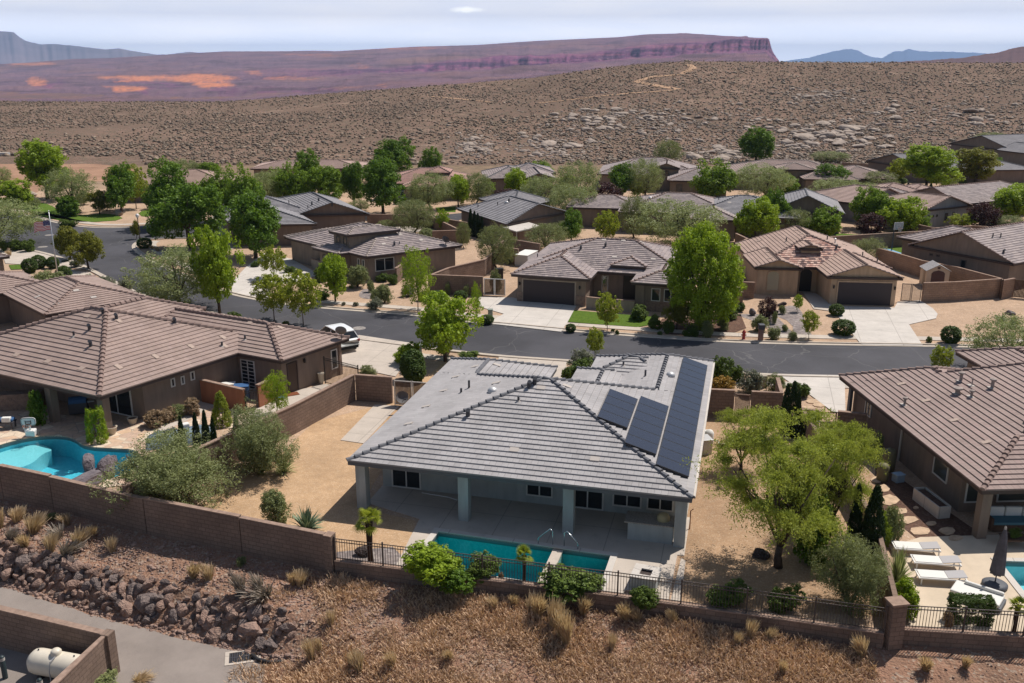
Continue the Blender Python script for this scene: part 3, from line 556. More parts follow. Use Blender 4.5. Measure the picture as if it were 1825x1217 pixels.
# ---------------------------------------------------------------- world, sun, air
SUN_AZ, SUN_EL = radians(50), radians(58)
def world():
    w = bpy.data.worlds.new('World'); SC.world = w; w.use_nodes = True; nt = w.node_tree; N, L = nt.nodes, nt.links
    bg = N['Background']; sky = N.new('ShaderNodeTexSky'); sky.sky_type = 'NISHITA'; sky.sun_disc = False; sky.sun_elevation = SUN_EL; sky.sun_rotation = SUN_AZ; sky.air_density = 1.; sky.dust_density = 1.; sky.ozone_density = 1.
    tc = N.new('ShaderNodeTexCoord'); sp = N.new('ShaderNodeSeparateXYZ'); L.new(tc.outputs['Generated'], sp.inputs[0])
    # thin high cloud: flattened noise over the sky direction
    dv = N.new('ShaderNodeVectorMath'); dv.operation = 'DIVIDE'; ad = N.new('ShaderNodeMath'); ad.operation = 'ADD'; ad.inputs[1].default_value = .06; L.new(sp.outputs[2], ad.inputs[0])
    cb = N.new('ShaderNodeCombineXYZ'); [L.new(ad.outputs[0], cb.inputs[i]) for i in range(3)]; L.new(tc.outputs['Generated'], dv.inputs[0]); L.new(cb.outputs[0], dv.inputs[1])
    n = N.new('ShaderNodeTexNoise'); n.inputs['Scale'].default_value = .55; n.inputs['Detail'].default_value = 8; n.inputs['Roughness'].default_value = .62; L.new(dv.outputs[0], n.inputs['Vector'])
    r = N.new('ShaderNodeMapRange'); r.inputs[1].default_value = .42; r.inputs[2].default_value = .75; r.inputs[3].default_value = CLOUD0; r.inputs[4].default_value = CLOUD1; L.new(n.outputs['Fac'], r.inputs[0])
    # one small puff of cloud
    pv = Vector(ray_dir(833, 17)).normalized(); sb = N.new('ShaderNodeVectorMath'); sb.operation = 'SUBTRACT'; sb.inputs[1].default_value = pv; L.new(tc.outputs['Generated'], sb.inputs[0])
    sc = N.new('ShaderNodeVectorMath'); sc.operation = 'MULTIPLY'; sc.inputs[1].default_value = (58, 58, 330); L.new(sb.outputs[0], sc.inputs[0]); ln = N.new('ShaderNodeVectorMath'); ln.operation = 'LENGTH'; L.new(sc.outputs[0], ln.inputs[0])
    n3 = N.new('ShaderNodeTexNoise'); n3.inputs['Scale'].default_value = 90; n3.inputs['Detail'].default_value = 5; L.new(tc.outputs['Generated'], n3.inputs['Vector'])
    s3 = N.new('ShaderNodeMath'); s3.operation = 'MULTIPLY_ADD'; s3.inputs[1].default_value = 1.6; L.new(n3.outputs['Fac'], s3.inputs[0]); L.new(ln.outputs['Value'], s3.inputs[2])
    r3 = N.new('ShaderNodeMapRange'); r3.inputs[1].default_value = 1.1; r3.inputs[2].default_value = 1.9; r3.inputs[3].default_value = .9; r3.inputs[4].default_value = 0; L.new(s3.outputs[0], r3.inputs[0])
    mxm = N.new('ShaderNodeMath'); mxm.operation = 'MAXIMUM'; L.new(r.outputs[0], mxm.inputs[0]); L.new(r3.outputs[0], mxm.inputs[1])
    mx = N.new('ShaderNodeMix'); mx.data_type = 'RGBA'; L.new(mxm.outputs[0], mx.inputs[0]); L.new(sky.outputs[0], mx.inputs[6]); mx.inputs[7].default_value = (*CLOUDC, 1)
    # bright milky band of far cloud low over the horizon
    lr = N.new('ShaderNodeMapRange'); lr.interpolation_type = 'SMOOTHSTEP'; lr.inputs[1].default_value = .05; lr.inputs[2].default_value = .14; lr.inputs[3].default_value = .97; lr.inputs[4].default_value = 0; L.new(sp.outputs[2], lr.inputs[0])
    fy = N.new('ShaderNodeMapRange'); fy.interpolation_type = 'SMOOTHSTEP'; fy.inputs[1].default_value = -.1; fy.inputs[2].default_value = .6; L.new(sp.outputs[1], fy.inputs[0]); fm = N.new('ShaderNodeMath'); fm.operation = 'MULTIPLY'; L.new(fy.outputs[0], fm.inputs[0]); L.new(lr.outputs[0], fm.inputs[1])
    m2 = N.new('ShaderNodeMix'); m2.data_type = 'RGBA'; L.new(fm.outputs[0], m2.inputs[0]); L.new(mx.outputs[2], m2.inputs[6])
    n9 = N.new('ShaderNodeTexNoise'); n9.inputs['Scale'].default_value = 5; n9.inputs['Detail'].default_value = 7; m9 = N.new('ShaderNodeMapping'); m9.inputs['Scale'].default_value = (1, 1, 7); L.new(tc.outputs['Generated'], m9.inputs[0]); L.new(m9.outputs[0], n9.inputs['Vector'])
    r9 = N.new('ShaderNodeMapRange'); r9.inputs[1].default_value = .4; r9.inputs[2].default_value = .65; L.new(n9.outputs['Fac'], r9.inputs[0]); m8 = N.new('ShaderNodeMix'); m8.data_type = 'RGBA'; L.new(r9.outputs[0], m8.inputs[0]); m8.inputs[6].default_value = (LOWC[0]*.93, LOWC[1]*.95, LOWC[2]*.99, 1); m8.inputs[7].default_value = (LOWC[0]*1.05, LOWC[1]*1.03, LOWC[2]*1., 1)
    hb = N.new('ShaderNodeMapRange'); hb.inputs[1].default_value = 0; hb.inputs[2].default_value = .045; hb.inputs[3].default_value = 2.6; hb.inputs[4].default_value = 1.; L.new(sp.outputs[2], hb.inputs[0])
    mh = N.new('ShaderNodeMix'); mh.data_type = 'RGBA'; mh.blend_type = 'MULTIPLY'; mh.inputs[0].default_value = 1; hc = N.new('ShaderNodeCombineXYZ'); [L.new(hb.outputs[0], hc.inputs[i]) for i in range(3)]; L.new(m8.outputs[2], mh.inputs[6]); L.new(hc.outputs[0], mh.inputs[7]); L.new(mh.outputs[2], m2.inputs[7])
    m3 = N.new('ShaderNodeMix'); m3.data_type = 'RGBA'; L.new(r3.outputs[0], m3.inputs[0]); L.new(m2.outputs[2], m3.inputs[6]); m3.inputs[7].default_value = (21, 21, 21, 1)
    L.new(m3.outputs[2], bg.inputs['Color']); bg.inputs['Strength'].default_value = SKYSTR
    ld = bpy.data.lights.new('sun', 'SUN'); ld.energy = SUNE; ld.angle = radians(.5); ld.color = (1, .945, .87); lo = bpy.data.objects.new('sun', ld); COL.objects.link(lo)
    d = Vector((sin(SUN_AZ)*cos(SUN_EL), cos(SUN_AZ)*cos(SUN_EL), sin(SUN_EL))); lo.rotation_euler = d.to_track_quat('Z', 'Y').to_euler(); lo.location = (0, 0, 100)
SKYSTR, SUNE, CLOUD0, CLOUD1, CLOUDC = .065, 4.5, .0, .3, (9., 9.6, 10.6)
LOWC = (15.2, 15.4, 16.9)
world()
def haze():
    m = bpy.data.materials.new('haze_air'); m.use_nodes = True; N, L = m.node_tree.nodes, m.node_tree.links; N.remove(N['Principled BSDF'])
    v = N.new('ShaderNodeVolumePrincipled'); v.inputs['Color'].default_value = (.46, .66, 1., 1); v.inputs['Density'].default_value = HAZED; v.inputs['Anisotropy'].default_value = 0
    L.new(v.outputs[0], N['Material Output'].inputs['Volume'])
    mb = MB(); mb.box(-45000, 45000, -300, 26000, -74.5, 450); o = mb.build('haze', m); tag(o, 'pale blue air that far hills fade into', 'haze', kind='stuff')
HAZED = 6.5e-5
haze()
cam = bpy.data.cameras.new('camera'); cam.sensor_width = 36; cam.lens = F/1825*36; cam.clip_end = 120000; cam.clip_start = .5
co = bpy.data.objects.new('camera', cam); co.location = (0, 0, HC); co.rotation_euler = (pi/2-PT, 0, 0); COL.objects.link(co); SC.camera = co
SC.view_settings.view_transform = 'Standard'; SC.view_settings.look = 'None'; SC.view_settings.gamma = 1; SC.view_settings.exposure = .12
SC.render.engine = 'CYCLES'
# ================================================================ HOUSES
TILE_GREY = tile_mat('grey_roof_tile', (.285, .27, .27), (.35, .33, .33), (.315, .30, .30), w=.3)
TILE_MID = tile_mat('grey_brown_roof_tile', (.25, .205, .20), (.33, .275, .255), (.21, .175, .175), w=.3)
TILE_SLATE = tile_mat('slate_grey_roof_tile', (.185, .175, .185), (.27, .255, .26), (.22, .21, .22), w=.3)
TILE_BROWN = tile_mat('brown_roof_tile', (.26, .19, .165), (.32, .24, .21), (.285, .21, .18), w=.3, wave=.35)
TILE_TAUPE = tile_mat('taupe_roof_tile', (.245, .18, .16), (.30, .225, .20), (.27, .195, .175), w=.3, wave=.2)
TILE_TAN = tile_mat('tan_brown_roof_tile', (.31, .215, .175), (.37, .265, .215), (.33, .23, .19), w=.3)
TILE_PINK = tile_mat('pink_brown_roof_tile', (.33, .235, .20), (.40, .29, .25), (.35, .25, .22), w=.3)
TILE_RED = tile_mat('red_brown_roof_tile', (.33, .19, .16), (.38, .24, .20), (.29, .18, .15), w=.3)
TILE_BARREL = tile_mat('mixed_barrel_roof_tile', (.36, .19, .15), (.62, .46, .38), (.13, .08, .075), w=.3, wave=1., joint=.6)
CAP_GREY = mat('grey_ridge_tile', (.16, .16, .175), .8, .25, noise_s=4, noise_a=.12)
CAP_BROWN = mat('brown_ridge_tile', (.27, .19, .165), .8, .25, noise_s=4, noise_a=.15)
CAP_LIGHT = mat('light_ridge_tile', (.36, .30, .27), .8, .25, noise_s=4, noise_a=.15)
ST_GREY = stucco('pale_grey_stucco', (.40, .42, .41)); ST_BROWN = stucco('brown_stucco', (.235, .18, .145)); ST_TAUPE = stucco('taupe_stucco', (.26, .205, .165)); ST_TAN = stucco('tan_stucco', (.48, .35, .245)); ST_DARK = stucco('dark_taupe_stucco', (.21, .165, .14)); ST_LIGHT = stucco('light_beige_stucco', (.36, .30, .25)); ST_BLUE = stucco('blue_grey_stucco', (.30, .29, .30)); ST_RED = stucco('red_brown_stucco', (.33, .145, .085))
TRIMD = mat('dark_brown_trim', (.075, .052, .045), .7, .3); TRIMG = mat('grey_trim', (.12, .125, .135), .7, .3); TRIMW = mat('white_vinyl_frame', (.62, .60, .57), .5, .4); TRIMB = mat('bronze_frame', (.10, .085, .075), .5, .4)
GDOOR = mat('dark_garage_door', (.055, .043, .045), .6, .3, bump=.3, bump_s=12); GDOORP = mat('pale_garage_door', (.42, .32, .28), .7, .3)
GLASS = mat('window_glass', (.02, .024, .028), .06, .6); GLASSL = mat('reflective_window_glass', (.12, .13, .12), .05, .8, metal=.5)
STONE = mat('stacked_stone', (.20, .14, .115), .9, .15, noise_s=5, noise_a=.3, col2=(.34, .25, .19), bump=1, bump_s=10, bump_d=.06)
METAL_D = mat('dark_flue_metal', (.05, .05, .06), .5, .5); METAL_L = mat('pale_flue_metal', (.55, .54, .54), .45, .5, metal=.3); VENTP = mat('pale_vent_tile', (.47, .42, .38), .8, .2); VENTT = mat('tan_vent_tile', (.43, .33, .275), .8, .2)
WOODG = mat('brown_wood_slat', (.12, .07, .045), .8, .2, noise_s=3, noise_a=.2); BLACKM = mat('black_metal', (.02, .018, .018), .5, .4); BRONZEM = mat('bronze_fence_metal', (.07, .055, .05), .55, .4); WHITEM = mat('white_metal', (.75, .74, .72), .4, .4)
def clip(poly, fn):
    out = []
    for i in range(len(poly)):
        a, b = poly[i], poly[(i+1) % len(poly)]; fa, fb = fn(a), fn(b)
        if fa >= -1e-9: out.append(a)
        if (fa > 1e-9 and fb < -1e-9) or (fa < -1e-9 and fb > 1e-9): t = fa/(fa-fb); out.append((a[0]+(b[0]-a[0])*t, a[1]+(b[1]-a[1])*t))
    return out
class House:
    def __init__(s, name, label, O, ax, ay, ze=2.6, tile=TILE_MID, cap=None, wall=ST_TAUPE, trim=TRIMD, lift=.05, expo=.34, cat='house', group=None):
        s.O = O; a, b = radians(ax), radians(ay); s.ux = (sin(a), cos(a)); s.uy = (sin(b), cos(b)); s.ze = ze; s.az = ax
        s.root = empty(name, (O[0], O[1], 0)); tag(s.root, label, cat, group); s.tile = tile; s.wall_m = wall; s.trim_m = trim; s.cap_m = cap or CAP_BROWN
        s.roof = MB(); s.caps = MB(); s.fas = MB(); s.walls = MB(); s.k = 0; s.lift = lift; s.expo = expo; s.mats = [tile]; s.capr = .1; s.planes = []; s.segs = []; s.capl = []
    def T(s, x, y, z): return (x*s.ux[0]+y*s.uy[0], x*s.ux[1]+y*s.uy[1], z)
    def W(s, x, y): return (s.O[0]+x*s.ux[0]+y*s.uy[0], s.O[1]+x*s.ux[1]+y*s.uy[1])
    def loc(s, pt):
        dx, dy = pt[0]-s.O[0], pt[1]-s.O[1]; D = s.ux[0]*s.uy[1]-s.ux[1]*s.uy[0]
        return ((dx*s.uy[1]-dy*s.uy[0])/D, (s.ux[0]*dy-s.ux[1]*dx)/D)
    def block(s, x0, x1, y0, y1, sl=(.3, .3, .3, .3), ov=(.5, .5, .5, .5), z=None, wall=True, mats=None, zb=0., soff=True, caps=True, wallz=None):
        """slopes for the eaves at x0, x1, y0, y1; None makes that side a gable"""
        z = s.ze if z is None else z; k = s.k; s.k += 1; e = .0035*k; x0 += e; y0 += e; x1 -= e; y1 -= e; z -= e*.8
        d = [lambda p: p[0]-x0, lambda p: x1-p[0], lambda p: p[1]-y0, lambda p: y1-p[1]]
        rect = [(x0, y0), (x1, y0), (x1, y1), (x0, y1)]; hf = [(lambda p, i=i: sl[i]*d[i](p)) for i in range(4)]; act = [i for i in range(4) if sl[i] is not None]
        H = lambda p: z+min(hf[i](p) for i in act)
        s.planes.append((x0, x1, y0, y1, H))
        polys = {}
        for i in act:
            p = rect
            for j in act:
                if j != i and p: p = clip(p, lambda q: hf[j](q)-hf[i](q))
            if len(p) >= 3: polys[i] = p
        for i, poly in polys.items():
            mi = (mats or {}).get(i, 0); dm = max(d[i](q) for q in poly); n = max(1, int(math.ceil(dm/s.expo))); along = 1 if i < 2 else 0
            for c in range(n):
                a0, a1 = c*s.expo, min(dm, (c+1)*s.expo)
                st = clip(clip(poly, lambda q: d[i](q)-a0), lambda q: a1-d[i](q))
                if len(st) < 3: continue
                pts = []; uv = []
                for q in st:
                    t = (d[i](q)-a0)/s.expo; pts.append(s.T(q[0], q[1], z+hf[i](q)+s.lift*(1-t)+.02)); uv.append((q[along]+.13*k, c+min(.98, max(.02, t))))
                A = sum(pts[j][0]*pts[(j+1) % len(pts)][1]-pts[(j+1) % len(pts)][0]*pts[j][1] for j in range(len(pts)))
                if A < 0: pts = pts[::-1]; uv = uv[::-1]
                s.roof.face(pts, mi, uv)
                low = [q for q in st if abs(d[i](q)-a0) < 1e-6]
                if len(low) >= 2:
                    a, b = min(low, key=lambda q: q[along]), max(low, key=lambda q: q[along]); zz = z+sl[i]*a0
                    s.roof.face([s.T(a[0], a[1], zz+s.lift+.02), s.T(a[0], a[1], zz-.005), s.T(b[0], b[1], zz-.005), s.T(b[0], b[1], zz+s.lift+.02)], mi, [(a[along], c+.5)]*4)
        # hips and ridges
        if caps:
            segs = []
            ks = list(polys)
            for a_ in range(len(ks)):
                p = polys[ks[a_]]
                for m in range(len(p)):
                    q, r = p[m], p[(m+1) % len(p)]
                    if hypot(q[0]-r[0], q[1]-r[1]) < .3: continue
                    mid = ((q[0]+r[0])/2, (q[1]+r[1])/2)
                    for b_ in range(len(ks)):
                        if b_ <= a_: continue
                        if abs(hf[ks[b_]](mid)-hf[ks[a_]](mid)) < 1e-5: segs.append((q, r))
                    if d[0](mid) < 1e-6 and sl[0] is None or d[1](mid) < 1e-6 and sl[1] is None or d[2](mid) < 1e-6 and sl[2] is None or d[3](mid) < 1e-6 and sl[3] is None: segs.append((q, r, 1))
            s.segs += [(k, H)+tuple(sg) for sg in segs]
        # fascia / soffit board
        if soff:
            t = .2; ins = .03
            s.fas.box(x0+ins, x1-ins, y0+ins, y1-ins, z-t-.003*k, z-.01, 0, s.T)
        if wall:
            X0, X1, Y0, Y1 = x0+ov[0], x1-ov[1], y0+ov[2], y1-ov[3]; zt = z-.1; b = s.walls; R = [(X0, Y0), (X1, Y0), (X1, Y1), (X0, Y1)]
            for i in range(4):
                p, q = R[i], R[(i+1) % 4]; si = {0: 2, 1: 1, 2: 3, 3: 0}[i]
                pts = [(p[0], p[1], zb), (q[0], q[1], zb), (q[0], q[1], zt), (p[0], p[1], zt)]
                if sl[si] is None:
                    al = 0 if si >= 2 else 1; N = 9; top = []
                    for m in range(N): f = m/(N-1); w = (q[0]+(p[0]-q[0])*f, q[1]+(p[1]-q[1])*f); top.append((w[0], w[1], H(w)-.03))
                    # exact apex
                    best = max(np.linspace(0, 1, 201), key=lambda f: H((q[0]+(p[0]-q[0])*f, q[1]+(p[1]-q[1])*f)))
                    w = (q[0]+(p[0]-q[0])*best, q[1]+(p[1]-q[1])*best); top = [top[0], (w[0], w[1], H(w)-.03), top[-1]]
                    pts = [(p[0], p[1], zb), (q[0], q[1], zb)]+top
                b.face([s.T(*v) for v in pts])
        return H
    def docaps(s):
        for sg in s.segs:
            k, H, q, r = sg[:4]
            if H(q) > H(r)+1e-6 or (abs(H(q)-H(r)) < 1e-6 and q > r): q, r = r, q
            L = hypot(q[0]-r[0], q[1]-r[1]); n = max(2, int(L/.3)); run = []
            def vis(t):
                p = (q[0]+(r[0]-q[0])*t, q[1]+(r[1]-q[1])*t); z = H(p)
                return all(j == k or not (P_[0] <= p[0] <= P_[1] and P_[2] <= p[1] <= P_[3]) or P_[4](p) < z-.035 for j, P_ in enumerate(s.planes))
            st = None
            for i in range(n+1):
                v = vis(min(.999, max(.001, i/n)))
                if v and st is None: st = i/n
                if (not v or i == n) and st is not None:
                    en = i/n if v else (i-1)/n
                    if en > st:
                        a = (q[0]+(r[0]-q[0])*st, q[1]+(r[1]-q[1])*st); b = (q[0]+(r[0]-q[0])*en, q[1]+(r[1]-q[1])*en)
                        s.caps = MB(); s.capline(Vector(s.T(*a, H(a)+.05)), Vector(s.T(*b, H(b)+.05)), .8 if len(sg) == 5 else 1.); s.capl.append(s.caps)
                    st = None
    def capline(s, A, B, sc=1.):
        L = (B-A).length; n = max(1, int(L/.42)); d = (B-A)/n; u = d.normalized(); side = u.cross(Vector((0, 0, 1))).normalized(); up = side.cross(u); r = s.capr*sc
        for i in range(n):
            p = A+d*i; q = A+d*(i+1.12) if i < n-1 else B
            vs = []
            for (o, rr, hh) in ((p, r*1.15, .065*sc), (q, r*.9, .0)):
                for a in (0, 50, 90, 130, 180): vs.append(o+side*cos(radians(a))*rr*1.15+up*(sin(radians(a))*rr+hh-.05))
            s.caps.mesh(vs, [(j, j+1, j+6, j+5) for j in range(4)]+[(4, 3, 2, 1, 0)], 0)
    def height(s, x, y): return max([H((x, y)) for x0, x1, y0, y1, H in s.planes if x0 <= x <= x1 and y0 <= y <= y1] or [s.ze])
    def on_roof(s, px, py):
        dx, dy, dz = ray_dir(px, py); Y = 20.
        z0 = 9.; t = (z0-HC)/dz
        for i in range(900):
            z = 9.-i*.01; t = (z-HC)/dz; x, y = s.loc((dx*t, dy*t))
            if any(a <= x <= b and c <= y <= d_ for a, b, c, d_, H in s.planes) and s.height(x, y) >= z: return x, y, z
        return None
    def vent(s, px, py, kind='pipe', h=.45, r=.06, m=None):
        q = s.on_roof(px, py)
        if not q: return
        x, y, z = q; w = s.T(x, y, z); mb = MB()
        if kind == 'pipe':
            mb.tube([(w[0], w[1], w[2]-.1), (w[0], w[1], w[2]+h)], r, 8); mb.lathe([(r*2.6, z-.03), (r*1.1, z+.09)], 10, (w[0], w[1], 0), 1); s.add('vent_pipe', mb, [m or METAL_D, VENTP])
        elif kind == 'cap':
            mb.tube([(w[0], w[1], w[2]-.1), (w[0], w[1], w[2]+h)], r, 8); mb.lathe([(.001, z+h+.12), (r*2, z+h+.05), (r*2, z+h-.03), (r, z+h-.04)], 10, (w[0], w[1], 0)); mb.cbox((w[0], w[1], z+.04), (.4, .4, .03), radians(-s.az), 1); s.add('vent_pipe', mb, [m or METAL_L, VENTP])
        elif kind == 'dome':
            mb.lathe([(.26, z), (.28, z+.1), (.22, z+.22), (.1, z+.28), (.001, z+.3)], 12, (w[0], w[1], 0)); s.add('solar_tube', mb, METAL_L, True)
        elif kind == 'ell':
            mb.tube([(w[0], w[1], z-.1), (w[0], w[1], z+.3), (w[0]+.02, w[1]-.15, z+.42)], .11, 8); s.add('vent_pipe', mb, METAL_D)
        else:   # flat vent tile
            e = .22; T = lambda u, v, zz: s.T(x+u, y+v, s.height(x+u, y+v)+zz)
            vs = [T(-e, -.14, .09), (T(e, -.14, .09)), (T(e, .14, .09)), T(-e, .14, .09)]; lo = [(a, b, c-.08) for a, b, c in vs]
            mb.mesh(vs+lo, [(0, 1, 2, 3), (0, 4, 5, 1), (1, 5, 6, 2), (2, 6, 7, 3), (3, 7, 4, 0)]); s.add('roof_vent', mb, m or VENTP)
    def add(s, name, mb, m, smooth=False, parent=None): return mb.build(name, m, parent or s.root, smooth=smooth)
    def PW(s, px, py, axis, c):
        # where the sight line meets the wall plane local x=c or y=c
        dx, dy, dz = ray_dir(px, py); D = s.ux[0]*s.uy[1]-s.ux[1]*s.uy[0]
        def lc(t): return s.loc((dx*t, dy*t))
        i = 0 if axis == 'x' else 1; a = lc(0)[i]; b = lc(1)[i]-a; t = (c-a)/b; q = lc(t); return q[1-i], HC+dz*t
    def panel(s, axis, c, a, b, z0, z1, out, style='window', name='window', glass=None, frame=None, mull=1, rows=0):
        """framed opening on wall plane; out = +1/-1 outward direction along the axis"""
        glass = glass or GLASS; frame = frame or TRIMB; fb = MB(); gb = MB(); w = .07; a, b = min(a, b), max(a, b)
        def bx(mb, u0, u1, v0, v1, d0, d1, mi=0):
            lo, hi = sorted((c+out*d0, c+out*d1))
            if axis == 'x': mb.box(lo, hi, u0, u1, v0, v1, mi, s.T)
            else: mb.box(u0, u1, lo, hi, v0, v1, mi, s.T)
        if style == 'garage':
            bx(gb, a, b, z0, z1, .0, .035)
            n = 4
            for i in range(1, n): zz = z0+(z1-z0)*i/n; bx(gb, a+.01, b-.01, zz-.012, zz+.012, .035, .042, 0)
            o = s.add('garage_door', gb, glass); mb = MB()
            bx(mb, a-.12, a, z0, z1+.12, 0, .07); bx(mb, b, b+.12, z0, z1+.12, 0, .07); bx(mb, a, b, z1, z1+.12, 0, .068); s.add('door_frame', mb, frame, parent=o); return o
        bx(gb, a+w, b-w, z0+w, z1-w, .0, .02)
        bx(fb, a, a+w, z0, z1, 0, .06); bx(fb, b-w, b, z0, z1, 0, .06); bx(fb, a+w, b-w, z0, z0+w, 0, .058); bx(fb, a+w, b-w, z1-w, z1, 0, .058)
        for i in range(mull): u = a+(b-a)*(i+1)/(mull+1); bx(fb, u-.03, u+.03, z0+w, z1-w, 0, .055)
        for i in range(rows): v = z0+(z1-z0)*(i+1)/(rows+1); bx(fb, a+w, b-w, v-.02, v+.02, 0, .05)
        o = s.add(name, fb, frame); s.add('pane', gb, glass, parent=o); return o
    def pxpanel(s, axis, c, p0, p1, out, **k):
        a, z1 = s.PW(*p0, axis, c); b, z0 = s.PW(*p1, axis, c); return s.panel(axis, c, a, b, max(0.02, z0), z1, out, **k)
    def lamp(s, axis, c, a, z, out):
        x, y = (c+out*.1, a) if axis == 'x' else (a, c+out*.1); w = s.T(x, y, z); mb = MB(); mb.lathe([(.02, z-.16), (.075, z-.13), (.09, z+.08), (.03, z+.16), (.001, z+.18)], 8, (w[0], w[1], 0)); s.add('wall_lamp', mb, BLACKM)
    def done(s):
        s.docaps()
        r = s.roof.build('roof', [s.tile]+s.mats[1:], s.root)
        for c in s.capl: c.build('ridge_tiles', s.cap_m, r)
        s.fas.build('fascia', s.trim_m, r)
        if s.walls.v: s.walls.build('wall', s.wall_m, s.root)
        return s
# ---- grey main house with the pool
h = main = House('grey_house', 'large grey tiled house with solar panels beside the rectangular teal pool', MAINO, 104.3, 14.3, tile=TILE_GREY, cap=CAP_GREY, wall=ST_GREY, trim=TRIMG, lift=.055)
h.block(0, 16.4, 0, 13.6, (.3, .3, .325, .387), ov=(.6, .35, 2.92, .5))
h.block(0, 6.95, 6, 16.45, (.3, .245, None, .40), ov=(.6, .5, .4, .5))
h.block(10.85, 16.4, 8, 20.1, (.3, .3, None, .43), ov=(.5, .35, .4, .5))
h.block(9.0, 14.2, 15.2, 19.3, (.33, .33, .33, .42), ov=(.5, .6, .8, .5), z=2.62)
h.block(8.2, 11.8, 11, 16.6, (.24, .24, None, .4), ov=(.5, .5, .4, .5), z=2.6)
w0 = 2.92
for px0, px1, mull in (((698, 836), (751, 874), 1), ((938, 865), (985, 887), 1), ((1019, 874), (1075, 917), 1), ((1092, 883), (1143, 906), 1), ((1153, 890), (1200, 912), 1)):
    dx = 'sliding_door' if px1[1]-px0[1] > 32 else 'window'
    a, z1 = h.PW(px0[0], px0[1], 'y', w0); b, z0 = h.PW(px1[0], px1[1], 'y', w0)
    if dx == 'sliding_door': z0, z1 = .06, 2.15
    else: z1 = z1+.25
    h.panel('y', w0, a, b, z0, z1, -1, name=dx, frame=TRIMW, mull=mull)
for x in (.3, 5.5, 10.55, 15.65):
    mb = MB(); mb.box(x, x+.5, .25, .75, .03, 2.42, 0, h.T); h.add('column', mb, ST_GREY)
mb = MB(); mb.box(.32, 16.0, .27, .72, 2.30, 2.46, 0, h.T); h.add('beam', mb, ST_GREY)
mb = MB(); mb.box(15.98, 16.06, 3.2, 19.3, .05, .25, 0, h.T); mb.box(16.36, 16.5, .3, 20, 2.5, 2.6, 0, h.T); h.add('gutter', mb, CONC_W)
for i, (px, py) in enumerate(((812, 673), (790, 698), (759, 726), (728, 757), (846, 655), (886, 652), (884, 684), (964, 693), (1060, 820), (916, 804), (1011, 690), (784, 757+60))):
    if i < 11: h.vent(px, py, 'tile')
for px, py, k, hh in ((836, 693, 'pipe', .5), (822, 701, 'pipe', .3), (878, 699, 'dome', 0), (1195, 671, 'dome', 0), (943, 692, 'ell', 0), (924, 716, 'pipe', .3), (953, 686, 'ell', 0), (1150, 672, 'pipe', .45), (1111, 652, 'pipe', .3), (834, 743, 'ell', 0)): h.vent(px, py, k, hh)
h.done()
PANEL = mat('solar_cell', (.022, .026, .045), .18, .6); PANELF = mat('solar_frame', (.012, .013, .02), .4, .5); RAIL = mat('solar_gap', (.35, .36, .40), .5, .4)
def solar(lbl, x0, x1, y0, y1, nx, ny, sx=0.):
    t = empty('solar_array', (main.O[0], main.O[1], 0)); tag(t, lbl, 'solar panels', 'solar panel arrays on the grey roof')
    def Z(x, y): return 2.6+.3*(16.4-x)+.20
    w = (x1-x0)/nx; l = (y1-y0)/ny
    for i in range(nx):
        for j in range(ny):
            mb = MB(); a, b = x0+i*w+.012, x0+(i+1)*w-.012; c, d = y0+j*l+.012, y0+(j+1)*l-.012
            P4 = [(a, c), (b, c), (b, d), (a, d)]; mb.mesh([main.T(x, y, Z(x, y)) for x, y in P4]+[main.T(x, y, Z(x, y)-.045) for x, y in P4], [(0, 1, 2, 3), (0, 4, 5, 1), (1, 5, 6, 2), (2, 6, 7, 3), (3, 7, 4, 0)], 1)
            g = .03; P4 = [(a+g, c+g), (b-g, c+g), (b-g, d-g), (a+g, d-g)]; mb.mesh([main.T(x, y, Z(x, y)+.003) for x, y in P4], [(0, 1, 2, 3)], 0)
            mb.build('solar_panel', [PANEL, PANELF], t)
    mb = MB(); mb.mesh([main.T(x, y, Z(x, y)-q) for q in (.05, .17) for x, y in ((x0+.1, y0+.03), (x1-.1, y0+.03), (x1-.1, y0+.06), (x0+.1, y0+.06))], [(0, 4, 5, 1), (1, 5, 6, 2), (2, 6, 7, 3), (3, 7, 4, 0)], 0); mb.build('mounting_skirt', PANELF, t)
solar('smallest solar array, nearest the roof peak of the grey house', 11.37, 12.9, 4.5, 8.7, 1, 4)
solar('middle solar array of three on the grey roof', 12.97, 14.5, 2.75, 9.3, 1, 6)
solar('longest solar array running along the right eave of the grey house', 14.58, 16.11, 1.7, 18.4, 1, 16)
# ---- left brown house
h = B = House('brown_house', 'large brown tiled house beside the curved blue pool at left', P(177, 708, 2.6), 117, 34, tile=TILE_BROWN, cap=CAP_BROWN, wall=ST_BROWN, lift=.055); h.capr = .13
h.block(-16.5, 0, 0, 13.9, (.36, .41, .46, .384), ov=(.5, .55, 3.2, .5))
h.block(-9, 3.65, 10.0, 16.3, (None, .31, .4, .4), ov=(.5, .5, .45, .5))
h.block(-16.6, -10.9, 8, 17.4, (.4, .4, None, .4), ov=(.5,)*4, z=2.7)
h.block(-15.8, -11.3, 9, 15.3, (.44, .44, None, .44), ov=(.5,)*4, z=2.72)
for x in (-.75, -5.3): mb = MB(); mb.box(x, x+.45, .35, .8, .03, 2.42, 0, h.T); h.add('column', mb, ST_BROWN)
